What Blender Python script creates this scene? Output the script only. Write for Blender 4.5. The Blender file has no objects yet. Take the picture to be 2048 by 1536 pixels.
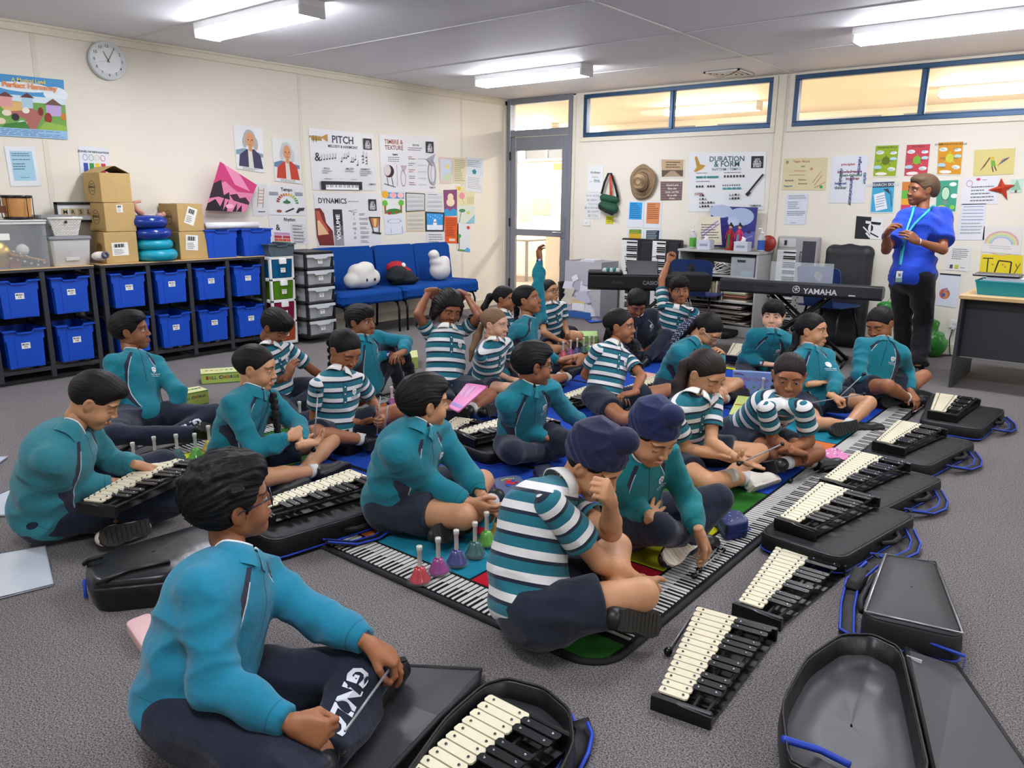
import bpy, math, random
import numpy as np
from mathutils import Vector, Matrix, Euler
from mathutils.bvhtree import BVHTree
random.seed(7)
PI=math.pi
COL=bpy.context.scene.collection
# ---------------------------------------------------------------- camera (the photographer stands at x=0 y=0, lens 1.4 m up)
FP,PITCH,ROLL,YAW,CH=1550.027,.23233497,.00884376,-.68253829,1.40
fw=np.array([math.sin(YAW)*math.cos(PITCH),math.cos(YAW)*math.cos(PITCH),-math.sin(PITCH)])
rt0=np.array([math.cos(YAW),-math.sin(YAW),0.]); up0=np.cross(rt0,fw)
RT=math.cos(ROLL)*rt0+math.sin(ROLL)*up0; UP=-math.sin(ROLL)*rt0+math.cos(ROLL)*up0; FW=fw
CAM=np.array([0,0,CH])
cd=bpy.data.cameras.new('camera'); cam=bpy.data.objects.new('camera',cd); COL.objects.link(cam)
cd.sensor_width=36; cd.lens=36*FP/2048; cd.clip_start=.05; cd.clip_end=100
M4=Matrix(((RT[0],UP[0],-FW[0],0),(RT[1],UP[1],-FW[1],0),(RT[2],UP[2],-FW[2],CH),(0,0,0,1)))
cam.matrix_world=M4; bpy.context.scene.camera=cam
WX,WY,CZ=-6.90,8.32,2.69   # left wall, back wall, ceiling
def ray(u,v): return (u-1024)/FP*RT-(v-768)/FP*UP+FW
def atz(u,v,z=0.): d=ray(u,v); return CAM+d*(z-CH)/d[2]
def atx(u,v,x=WX): d=ray(u,v); return CAM+d*x/d[0]
def aty(u,v,y=WY): d=ray(u,v); return CAM+d*y/d[1]
def atd(u,v,dep): return CAM+ray(u,v)*dep
H0=np.array([-math.sin(YAW)*-1,math.cos(YAW),0]); H0/=np.linalg.norm(H0)   # horizontal forward
HR=np.array([H0[1],-H0[0],0])
# ---------------------------------------------------------------- materials
def lin(c):
    if isinstance(c,str):
        c=c.lstrip('#'); c=c if len(c)==6 else ''.join(x*2 for x in c); c=[int(c[i:i+2],16)/255 for i in (0,2,4)]
        return tuple(x/12.92 if x<=.04045 else ((x+.055)/1.055)**2.4 for x in c)
    return tuple(c)
class NT:
    def __init__(s,name):
        s.m=bpy.data.materials.new(name); s.m.use_nodes=True; s.t=s.m.node_tree; s.b=s.t.nodes['Principled BSDF']
    def n(s,typ,**k):
        x=s.t.nodes.new(typ)
        for a,b in k.items():
            if a.startswith('i_'): 
                key=a[2:]; key=int(key) if key.isdigit() else key.replace('_',' ')
                s.put(x,key,b)
            else: setattr(x,a,b)
        return x
    def put(s,x,key,b):
        if hasattr(b,'is_output') or isinstance(b,bpy.types.NodeSocket): s.t.links.new(b,x.inputs[key])
        else: x.inputs[key].default_value=b
    def math(s,op,a,b=None,c=None,clamp=False):
        x=s.t.nodes.new('ShaderNodeMath'); x.operation=op; x.use_clamp=clamp
        for i,v in enumerate((a,b,c)):
            if v is not None: s.put(x,i,v)
        return x.outputs[0]
    def mix(s,f,a,b):
        x=s.t.nodes.new('ShaderNodeMix'); x.data_type='RGBA'; s.put(x,0,f)
        s.put(x,6,a if not isinstance(a,tuple) else a+(1,)*(4-len(a))); s.put(x,7,b if not isinstance(b,tuple) else b+(1,)*(4-len(b)))
        return x.outputs[2]
    def set(s,**k):
        for a,b in k.items():
            key=a.replace('_',' ')
            if isinstance(b,tuple) and len(b)==3: b=b+(1,)
            s.put(s.b,key,b)
        return s
    def noise(s,scale,detail=2,vec=None,rough=.5):
        x=s.n('ShaderNodeTexNoise'); x.inputs['Scale'].default_value=scale; x.inputs['Detail'].default_value=detail; x.inputs['Roughness'].default_value=rough
        if vec is not None: s.t.links.new(vec,x.inputs['Vector'])
        return x.outputs['Fac']
    def obj(s): return s.n('ShaderNodeTexCoord').outputs['Object']
    def attr(s,name,out='Vector'): x=s.n('ShaderNodeAttribute'); x.attribute_name=name; return x.outputs[out]
    def xyz(s,v): x=s.n('ShaderNodeSeparateXYZ'); s.t.links.new(v,x.inputs[0]); return x.outputs
    def scalev(s,v,sc):
        x=s.n('ShaderNodeVectorMath',operation='MULTIPLY'); s.t.links.new(v,x.inputs[0]); x.inputs[1].default_value=sc; return x.outputs[0]
    def bump(s,h,strength=.3,dist=.01):
        x=s.n('ShaderNodeBump'); x.inputs['Strength'].default_value=strength; x.inputs['Distance'].default_value=dist
        s.t.links.new(h,x.inputs['Height']); s.t.links.new(x.outputs[0],s.b.inputs['Normal'])
_mc={}
def mat(c,r=.6,metal=0,spec=.5,var=.06,bump=0,bs=60,name=None,trans=0,alpha=1,coat=0,emit=0,ior=1.45,sheen=0):
    key=(str(c),r,metal,spec,var,bump,bs,trans,alpha,coat,emit,sheen)
    if key in _mc: return _mc[key]
    N=NT(name or 'm_'+str(c).strip('#')[:12]); cl=lin(c)
    if var and not trans:
        f=N.noise(bs*.25,3,N.obj())
        a=tuple(min(1,x*(1+var)) for x in cl); b=tuple(x*(1-var) for x in cl)
        N.set(Base_Color=N.mix(f,b,a))
    else: N.set(Base_Color=cl)
    N.set(Roughness=r,Metallic=metal)
    N.b.inputs['Specular IOR Level'].default_value=spec; N.b.inputs['IOR'].default_value=ior
    N.b.inputs['Transmission Weight'].default_value=trans; N.b.inputs['Alpha'].default_value=alpha; N.b.inputs['Coat Weight'].default_value=coat
    if sheen: N.b.inputs['Sheen Weight'].default_value=sheen
    if emit: N.set(Emission_Color=cl); N.b.inputs['Emission Strength'].default_value=emit
    if bump: N.bump(N.noise(bs,4,N.obj()),bump,.005)
    _mc[key]=N.m; return N.m
# ---------------------------------------------------------------- mesh builder
def vv(p): return np.array(p,float)
def frame(z,x=None):
    z=vv(z)/np.linalg.norm(z); x=vv(x) if x is not None else (np.array([1.,0,0]) if abs(z[0])<.9 else np.array([0,1.,0]))
    y=np.cross(z,x); y/=np.linalg.norm(y); x=np.cross(y,z); return np.array([x,y,z])   # rows
class MB:
    def __init__(s): s.v=[]; s.f=[]; s.mi=[]; s.mats=[]; s.sm=[]; s.T=None
    def _m(s,m):
        if m not in s.mats: s.mats.append(m)
        return s.mats.index(m)
    def add(s,vs,fs,m=None,smooth=False):
        o=len(s.v); k=s._m(m)
        for p in vs:
            p=vv(p)
            if s.T is not None: p=s.T[0]@p+s.T[1]
            s.v.append(tuple(p))
        for f in fs: s.f.append(tuple(o+i for i in f)); s.mi.append(k); s.sm.append(smooth)
        return s
    def box(s,a,b,m=None,bev=0):
        (x0,y0,z0),(x1,y1,z1)=a,b
        if x0>x1:x0,x1=x1,x0
        if y0>y1:y0,y1=y1,y0
        if z0>z1:z0,z1=z1,z0
        e=min(bev,(x1-x0)/2.01,(y1-y0)/2.01,(z1-z0)/2.01)
        if e<=0:
            return s.add([(x0,y0,z0),(x1,y0,z0),(x1,y1,z0),(x0,y1,z0),(x0,y0,z1),(x1,y0,z1),(x1,y1,z1),(x0,y1,z1)],
              [(0,3,2,1),(4,5,6,7),(0,1,5,4),(1,2,6,5),(2,3,7,6),(3,0,4,7)],m)
        vs=[];idx={}
        for ix,(X,sx) in enumerate(((x0,1),(x1,-1))):
            for iy,(Y,sy) in enumerate(((y0,1),(y1,-1))):
                for iz,(Z,sz) in enumerate(((z0,1),(z1,-1))):
                    for ax in range(3):
                        p=[X+sx*e,Y+sy*e,Z+sz*e]; p[ax]=(X,Y,Z)[ax]; idx[ix,iy,iz,ax]=len(vs); vs.append(p)
        fs=[]
        q=lambda *a: idx[a]
        for i in (0,1):
            fs+= [(q(i,0,0,0),q(i,1,0,0),q(i,1,1,0),q(i,0,1,0)),(q(0,i,0,1),q(1,i,0,1),q(1,i,1,1),q(0,i,1,1)),(q(0,0,i,2),q(1,0,i,2),q(1,1,i,2),q(0,1,i,2))]
            for j in (0,1):
                fs+=[(q(i,j,0,0),q(i,j,1,0),q(i,j,1,1),q(i,j,0,1)),(q(i,0,j,0),q(i,1,j,0),q(i,1,j,2),q(i,0,j,2)),(q(0,i,j,1),q(1,i,j,1),q(1,i,j,2),q(0,i,j,2))]
                for k in (0,1): fs.append((q(i,j,k,0),q(i,j,k,1),q(i,j,k,2)))
        return s.add(vs,fs,m)
    def tube(s,pts,r,m=None,n=8,caps=True,smooth=True,flat=1.,upv=None,closed=False):
        pts=[vv(p) for p in pts]; N=len(pts); rr=[r]*N if np.isscalar(r) else list(r)
        vs=[]; prev=None
        for i,p in enumerate(pts):
            if closed: d=pts[(i+1)%N]-pts[i-1]
            else: d=pts[min(i+1,N-1)]-pts[max(i-1,0)]
            if np.linalg.norm(d)<1e-9: d=np.array([0,0,1.])
            F=frame(d,upv if prev is None else prev); prev=F[0]
            for k in range(n):
                a=2*PI*k/n; vs.append(p+F[0]*math.cos(a)*rr[i]+F[1]*math.sin(a)*rr[i]*flat)
        fs=[]
        for i in range(N if closed else N-1):
            j=(i+1)%N
            for k in range(n): fs.append((i*n+k,i*n+(k+1)%n,j*n+(k+1)%n,j*n+k))
        if caps and not closed: fs+= [tuple(range(n-1,-1,-1)),tuple((N-1)*n+k for k in range(n))]
        return s.add(vs,fs,m,smooth)
    def cyl(s,a,b,r,m=None,n=16,r2=None,smooth=True): return s.tube([a,b],[r,r if r2 is None else r2],m,n,True,smooth)
    def lathe(s,o,prof,m=None,n=24,ax=(0,0,1),smooth=True,arc=(0,2*PI),sx=1.,x=None,caps=False):
        F=frame(ax,x); full=abs(arc[1]-arc[0]-2*PI)<1e-6; K=n if full else n+1; vs=[]
        for r,z in prof:
            for k in range(K):
                a=arc[0]+(arc[1]-arc[0])*k/n; vs.append(vv(o)+F[0]*math.cos(a)*r+F[1]*math.sin(a)*r*sx+F[2]*z)
        fs=[]
        for i in range(len(prof)-1):
            for k in range(n if full else n):
                k2=(k+1)%K; fs.append((i*K+k,i*K+k2,(i+1)*K+k2,(i+1)*K+k))
        if caps: fs+=[tuple(range(K-1,-1,-1)),tuple((len(prof)-1)*K+k for k in range(K))]
        return s.add(vs,fs,m,smooth)
    def ball(s,c,r,m=None,n=12,sc=(1,1,1)):
        prof=[(max(1e-5,math.sin(PI*i/n)),-math.cos(PI*i/n)) for i in range(n+1)]
        o=len(s.v); k=s._m(m)
        vs=[];fs=[]
        K=n*2
        for a,z in prof:
            for j in range(K): t=2*PI*j/K; vs.append(vv(c)+np.array([math.cos(t)*a*sc[0],math.sin(t)*a*sc[1],z*sc[2]])*r)
        for i in range(n):
            for j in range(K): fs.append((i*K+j,i*K+(j+1)%K,(i+1)*K+(j+1)%K,(i+1)*K+j))
        return s.add(vs,fs,m,True)
    def prism(s,poly,z0,z1,m=None,F=None,o=(0,0,0),smooth=False,mtop=None):
        """extrude a 2D outline (counter-clockwise) between z0 and z1 in frame F (rows x,y,z)"""
        F=np.eye(3) if F is None else F; n=len(poly)
        P=lambda p,z: vv(o)+F[0]*p[0]+F[1]*p[1]+F[2]*z
        vs=[P(p,z0) for p in poly]+[P(p,z1) for p in poly]
        s.add(vs,[tuple(range(n-1,-1,-1))]+[(i,(i+1)%n,n+(i+1)%n,n+i) for i in range(n)],m,smooth)
        s.add([P(p,z1) for p in poly],[tuple(range(n))],mtop or m)
        return s
    def build(s,name,parent=None,loc=None,**props):
        me=bpy.data.meshes.new(name); me.from_pydata(s.v,[],s.f)
        for m in s.mats: me.materials.append(m if m is not None else mat('#888888'))
        me.polygons.foreach_set('material_index',s.mi); me.polygons.foreach_set('use_smooth',s.sm); me.validate(); me.update()
        if any(s.sm) and not all(s.sm) or any(s.sm):
            pass
        return link(bpy.data.objects.new(name,me),parent,loc,**props)
def link(o,parent=None,loc=None,**props):
    COL.objects.link(o)
    if parent is not None: o.parent=parent
    if loc is not None: o.location=tuple(float(x) for x in loc)
    for k,v in props.items():
        if v: o[k]=v
    return o
def empty(name,loc,label,cat,group=None,rz=0):
    o=bpy.data.objects.new(name,None); o.empty_display_size=.1; link(o,None,loc,label=label,category=cat,group=group); o.rotation_euler=(0,0,rz); return o
def tag(o,label,cat,group=None):
    o['label']=label; o['category']=cat
    if group: o['group']=group
    return o
def struct(o): o['kind']='structure'; return o
def copy_tree(o,parent=None):
    c=o.copy(); COL.objects.link(c)
    if parent is not None: c.parent=parent
    for ch in list(o.children): copy_tree(ch,c)
    return c
def smooth_by_angle(o,deg=35):
    me=o.data
    try:
        me.polygons.foreach_set('use_smooth',[True]*len(me.polygons)); me.set_sharp_from_angle(angle=math.radians(deg))
    except Exception: pass
    return o
def bevel(o,w=.004,seg=2,ang=35):
    b=o.modifiers.new('bevel','BEVEL'); b.width=w; b.segments=seg; b.limit_method='ANGLE'; b.angle_limit=math.radians(ang); return o
_tc={}
def text_mesh(body,bold=0):
    """2D text as triangles: (verts Nx2 scaled to unit cap height, faces, width)"""
    key=(body,bold)
    if key in _tc: return _tc[key]
    cu=bpy.data.curves.new('t','FONT'); cu.body=body; cu.size=1; cu.offset=bold; cu.resolution_u=2
    ob=bpy.data.objects.new('t',cu); COL.objects.link(ob)
    me=bpy.data.meshes.new_from_object(ob)
    v=[(p.co.x,p.co.y) for p in me.vertices]; f=[tuple(p.vertices) for p in me.polygons]
    bpy.data.objects.remove(ob); bpy.data.curves.remove(cu); bpy.data.meshes.remove(me)
    if v:
        xs=[p[0] for p in v]; x0,x1=min(xs),max(xs); h=.7
        v=[((a-x0)/h,b/h) for a,b in v]; w=(x1-x0)/h
    else: w=0
    _tc[key]=(v,f,w); return _tc[key]
# ---------------------------------------------------------------- implicit surfaces
def sd_cone(P,a,b,r1,r2):
    a=vv(a);b=vv(b); ab=b-a; L2=max(ab@ab,1e-9); t=np.clip(((P-a)@ab)/L2,0,1)
    return np.linalg.norm(P-a-t[...,None]*ab,axis=-1)-(r1+(r2-r1)*t)
def sd_ell(P,c,r,F=None):
    Q=P-vv(c)
    if F is not None: Q=Q@np.asarray(F).T
    r=vv(r); k0=np.linalg.norm(Q/r,axis=-1); k1=np.linalg.norm(Q/(r*r),axis=-1)
    return k0*(k0-1)/np.maximum(k1,1e-6)
class SDF:
    def __init__(s,lo,hi,h):
        s.lo=vv(lo)-h*2; s.h=h; s.n=np.maximum(((vv(hi)-s.lo)/h).astype(int)+3,4); s.D=np.full(s.n,.2)
    def sub(s,lo,hi):
        i0=np.clip(((vv(lo)-s.lo)/s.h).astype(int)-1,0,s.n); i1=np.clip(((vv(hi)-s.lo)/s.h).astype(int)+2,0,s.n)
        sl=tuple(slice(a,b) for a,b in zip(i0,i1))
        ax=[s.lo[k]+s.h*np.arange(i0[k],i1[k]) for k in range(3)]
        return sl,np.stack(np.meshgrid(*ax,indexing='ij'),-1)
    def smin(s,sl,d,k):
        D=s.D[sl]
        if k<=0: s.D[sl]=np.minimum(D,d); return
        h=np.clip(.5+.5*(D-d)/k,0,1); s.D[sl]=D*(1-h)+d*h-k*h*(1-h)
    def cone(s,a,b,r1,r2,k=.02):
        a=vv(a);b=vv(b); R=max(r1,r2)+k+.012
        sl,P=s.sub(np.minimum(a,b)-R,np.maximum(a,b)+R)
        if P.size: s.smin(sl,sd_cone(P,a,b,r1,r2),k)
        return s
    def ell(s,c,r,F=None,k=.02):
        R=max(r)+k+.012; sl,P=s.sub(vv(c)-R,vv(c)+R)
        if P.size: s.smin(sl,sd_ell(P,c,r,F),k)
        return s
    def carve(s,fn,k=.01,lo=None,hi=None):
        sl,P=s.sub(s.lo if lo is None else lo,s.lo+s.n*s.h if hi is None else hi)
        d=-fn(P); D=s.D[sl]
        if k<=0: s.D[sl]=np.maximum(D,d)
        else:
            h=np.clip(.5-.5*(D-d)/k,0,1); s.D[sl]=D*(1-h)+d*h+k*h*(1-h)
        return s
    def mesh(s,smooth=2):
        D=s.D; n=np.array(D.shape)
        D=D.copy(); 
        for a in range(3):
            sl=[slice(None)]*3; sl[a]=0; D[tuple(sl)]=np.maximum(D[tuple(sl)],.001); sl[a]=-1; D[tuple(sl)]=np.maximum(D[tuple(sl)],.001)
        ins=D<0
        c=[ins[x:n[0]-1+x,y:n[1]-1+y,z:n[2]-1+z] for x in (0,1) for y in (0,1) for z in (0,1)]
        cnt=sum(x.astype(np.int8) for x in c); act=(cnt>0)&(cnt<8)
        ids=np.full(act.shape,-1,np.int64); I=np.argwhere(act); ids[act]=np.arange(len(I))
        if len(I)==0: return np.zeros((0,3)),np.zeros((0,4),int)
        acc=np.zeros((len(I),3)); w=np.zeros(len(I))
        cor=[(x,y,z) for x in (0,1) for y in (0,1) for z in (0,1)]
        val=np.stack([D[I[:,0]+x,I[:,1]+y,I[:,2]+z] for x,y,z in cor],1)
        for i,p in enumerate(cor):
            for j,q in enumerate(cor):
                if j>i and sum(abs(a-b) for a,b in zip(p,q))==1:
                    a=val[:,i];b=val[:,j]; m=(a<0)!=(b<0); t=np.where(m,a/np.where(m,a-b,1),0)
                    pt=np.array(p)+t[:,None]*(np.array(q)-np.array(p)); acc+=pt*m[:,None]; w+=m
        V=(I+acc/w[:,None])*s.h+s.lo
        F=[]
        for ax in range(3):
            u,v=[(1,2),(2,0),(0,1)][ax]
            e=[0,0,0]; e[ax]=1
            A=ins[:n[0]-e[0],:n[1]-e[1],:n[2]-e[2]]; B=ins[e[0]:,e[1]:,e[2]:]
            X=np.argwhere(A!=B); 
            X=X[(X[:,u]>0)&(X[:,v]>0)&(X[:,u]<n[u]-1)&(X[:,v]<n[v]-1)]
            if not len(X): continue
            a0=A[X[:,0],X[:,1],X[:,2]]
            du=np.zeros(3,int);du[u]=1;dv=np.zeros(3,int);dv[v]=1
            g=lambda Y: ids[Y[:,0],Y[:,1],Y[:,2]]
            q=np.stack([g(X-du-dv),g(X-dv),g(X),g(X-du)],1)
            q[~a0]=q[~a0][:,::-1]; F.append(q)
        F=np.concatenate(F); F=F[(F>=0).all(1)]
        for _ in range(smooth):
            S=np.zeros_like(V);W=np.zeros(len(V))
            for a,b in ((0,1),(1,2),(2,3),(3,0)):
                np.add.at(S,F[:,a],V[F[:,b]]);np.add.at(S,F[:,b],V[F[:,a]]);np.add.at(W,F[:,a],1);np.add.at(W,F[:,b],1)
            V=V*.45+.55*S/np.maximum(W,1)[:,None]
        return V,F
def np_obj(name,V,F,mats,parent=None,attrs=None,mi=None,**props):
    me=bpy.data.meshes.new(name); me.vertices.add(len(V)); me.vertices.foreach_set('co',np.asarray(V,np.float32).ravel())
    F=np.asarray(F); me.loops.add(F.size); me.loops.foreach_set('vertex_index',F.ravel().astype(np.int32)); me.polygons.add(len(F))
    me.polygons.foreach_set('loop_start',np.arange(0,F.size,F.shape[1],dtype=np.int32)); me.polygons.foreach_set('loop_total',np.full(len(F),F.shape[1],np.int32))
    for m in mats: me.materials.append(m)
    me.polygons.foreach_set('use_smooth',np.ones(len(F),bool))
    if mi is not None: me.polygons.foreach_set('material_index',np.asarray(mi,np.int32))
    me.update()
    for k,a in (attrs or {}).items():
        at=me.attributes.new(k,'FLOAT_VECTOR','POINT'); at.data.foreach_set('vector',np.asarray(a,np.float32).ravel())
    return link(bpy.data.objects.new(name,me),parent,**props)
def vnoise(P,s,seed=0):
    """cheap smooth pseudo noise in -1..1"""
    r=np.random.RandomState(seed); o=np.zeros(len(P))
    for i in range(5):
        d=r.normal(size=3); d/=np.linalg.norm(d); o+=np.sin((P@d)*s*(1+.6*r.rand())+r.rand()*6.3)
    return o/3
# ---------------------------------------------------------------- people
TEAL='#12707f'; NAVY='#161d2e'; WHT='#d9d6d0'
def skin_mat(c,brow='#15100e',lip=None):
    key=('skin',c,brow,lip)
    if key in _mc: return _mc[key]
    N=NT('skin'); cl=lin(c)
    lp=lin(lip) if lip else (min(1,cl[0]*.95),cl[1]*.55,cl[2]*.6)
    base=N.mix(N.noise(14,3,N.obj()),tuple(x*.9 for x in cl),tuple(min(1,x*1.1) for x in cl))
    X=N.xyz(N.attr('hc')); x,y,z=X[0],X[1],X[2]; ax=N.math('ABSOLUTE',x)
    def ell(cx,cz,rx,rz,soft):
        a=N.math('POWER',N.math('DIVIDE',N.math('SUBTRACT',x if cx is None else ax,cx or 0.),rx),2.); b=N.math('POWER',N.math('DIVIDE',N.math('SUBTRACT',z,cz),rz),2.)
        d=N.math('ADD',a,b); return N.math('MULTIPLY',N.math('SUBTRACT',1.,d),soft,clamp=True)
    front=N.math('GREATER_THAN',y,.045); near=N.math('LESS_THAN',y,1.)
    fm=N.math('MULTIPLY',front,near)
    lips=N.math('MULTIPLY',ell(None,-.0590,.0205,.0085,3.),fm)
    col=N.mix(N.math('MULTIPLY',lips,.6),base,lp)
    # brows: arched stroke
    q=N.math('SUBTRACT',ax,.034); arch=N.math('SUBTRACT',.0255,N.math('MULTIPLY',N.math('MULTIPLY',q,q),12.))
    dz=N.math('ABSOLUTE',N.math('SUBTRACT',z,arch)); th=N.math('SUBTRACT',.0056,N.math('MULTIPLY',N.math('ABSOLUTE',N.math('SUBTRACT',ax,.022)),.085))
    bm=N.math('MULTIPLY',N.math('SUBTRACT',th,dz),500.,clamp=True); bm=N.math('MULTIPLY',bm,N.math('GREATER_THAN',ax,.011)); bm=N.math('MULTIPLY',bm,N.math('LESS_THAN',ax,.054)); bm=N.math('MULTIPLY',bm,fm)
    col=N.mix(N.math('MULTIPLY',bm,.85),col,lin(brow))
    # lash line: ring at the lid edge kept in the green channel of attribute 'fx'
    E=N.xyz(N.attr('fx')); lash=N.math('MULTIPLY',N.math('SUBTRACT',E[1],.35),4.,clamp=True)
    col=N.mix(N.math('MULTIPLY',lash,.9),col,lin('#120c0a'))
    N.set(Base_Color=col,Roughness=.52); N.b.inputs['Specular IOR Level'].default_value=.42
    N.b.inputs['Subsurface Weight'].default_value=.0
    N.bump(N.noise(260,3,N.obj()),.08,.002)
    _mc[key]=N.m; return N.m
def hair_mat(c,rough=.5):
    key=('hair',c,rough)
    if key in _mc: return _mc[key]
    N=NT('hair'); cl=lin(c); st=N.attr('st'); n=N.noise(1.,4,st,.65)
    N.set(Base_Color=N.mix(n,tuple(x*.45 for x in cl),tuple(min(1,x*1.35) for x in cl)),Roughness=rough)
    N.b.inputs['Specular IOR Level'].default_value=.2
    N.bump(n,.9,.005); _mc[key]=N.m; return N.m
def cloth_fn(N,strength=.35):
    o=N.obj(); a=N.noise(9,3,o,.6); b=N.noise(420,2,o); h=N.math('ADD',N.math('MULTIPLY',a,1.),N.math('MULTIPLY',b,.06)); N.bump(h,strength,.03)
    N.b.inputs['Specular IOR Level'].default_value=.25; N.b.inputs['Sheen Weight'].default_value=.15
def plain_cloth(c,strength=.4,r=.85):
    key=('cl',c,strength,r)
    if key in _mc: return _mc[key]
    N=NT('cloth'); cl=lin(c); N.set(Base_Color=N.mix(N.noise(6,3,N.obj()),tuple(x*.88 for x in cl),tuple(min(1,x*1.12) for x in cl)),Roughness=r); cloth_fn(N,strength); _mc[key]=N.m; return N.m
def jumper_mat(c=TEAL,panel='#262738'):
    key=('jump',c,panel)
    if key in _mc: return _mc[key]
    N=NT('jumper_fleece'); cl=lin(c)
    base=N.mix(N.noise(5,3,N.obj()),tuple(x*.9 for x in cl),tuple(min(1,x*1.1) for x in cl))
    X=N.xyz(N.attr('rest')); x,h,f=X[0],X[1],X[2]; ax=N.math('ABSOLUTE',x)
    front=N.math('MULTIPLY',N.math('GREATER_THAN',f,-.035),N.math('LESS_THAN',ax,1.))
    # shoulder panel: curve of |x| against height
    t=N.math('SUBTRACT',h,.20)
    c0=N.math('ADD',.118,N.math('MULTIPLY',N.math('MULTIPLY',t,t),-2.2)); c0=N.math('ADD',c0,N.math('MULTIPLY',t,-.05))
    w=N.math('ADD',.024,N.math('MULTIPLY',N.math('ABSOLUTE',t),-.10))
    d=N.math('SUBTRACT',ax,c0)
    ins=N.math('MULTIPLY',N.math('LESS_THAN',N.math('ABSOLUTE',d),w),front); ins=N.math('MULTIPLY',ins,N.math('GREATER_THAN',h,.04)); ins=N.math('MULTIPLY',ins,N.math('LESS_THAN',h,.37))
    pip=N.math('MULTIPLY',N.math('LESS_THAN',N.math('ABSOLUTE',N.math('ADD',d,w)),.0022),front); pip=N.math('MULTIPLY',pip,N.math('GREATER_THAN',h,.04)); pip=N.math('MULTIPLY',pip,N.math('LESS_THAN',h,.34))
    col=N.mix(ins,base,lin(panel)); col=N.mix(pip,col,lin('#b9c2c8'))
    zp=N.math('MULTIPLY',N.math('LESS_THAN',ax,.0028),N.math('GREATER_THAN',h,.19)); zp=N.math('MULTIPLY',zp,N.math('GREATER_THAN',f,0.)); col=N.mix(N.math('MULTIPLY',zp,.75),col,lin('#0d3742'))
    # cuffs and hem ribs
    hem=N.math('LESS_THAN',N.math('ABSOLUTE',N.math('SUBTRACT',h,.045)),.0016); hem=N.math('MULTIPLY',hem,N.math('LESS_THAN',ax,1.))
    cuff=N.math('MULTIPLY',N.math('GREATER_THAN',x,4.),N.math('LESS_THAN',N.math('ABSOLUTE',N.math('SUBTRACT',h,.05)),.0018))
    col=N.mix(N.math('MULTIPLY',N.math('ADD',hem,cuff),.5),col,lin('#0b4450'))
    N.set(Base_Color=col,Roughness=.9); cloth_fn(N,.4); _mc[key]=N.m; return N.m
def polo_mat(off=0.,per=.062):
    key=('polo',off,per)
    if key in _mc: return _mc[key]
    N=NT('striped_polo'); X=N.xyz(N.attr('rest')); h=X[1]
    t=N.math('FRACT',N.math('ADD',N.math('DIVIDE',h,per),off))
    te=N.math('LESS_THAN',t,.46); nv=N.math('LESS_THAN',t,.63)
    col=N.mix(nv,lin('#d6d5d3'),lin('#1b2233')); col=N.mix(te,col,lin('#1b6674'))
    N.set(Base_Color=col,Roughness=.85); cloth_fn(N,.4); _mc[key]=N.m; return N.m
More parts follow.
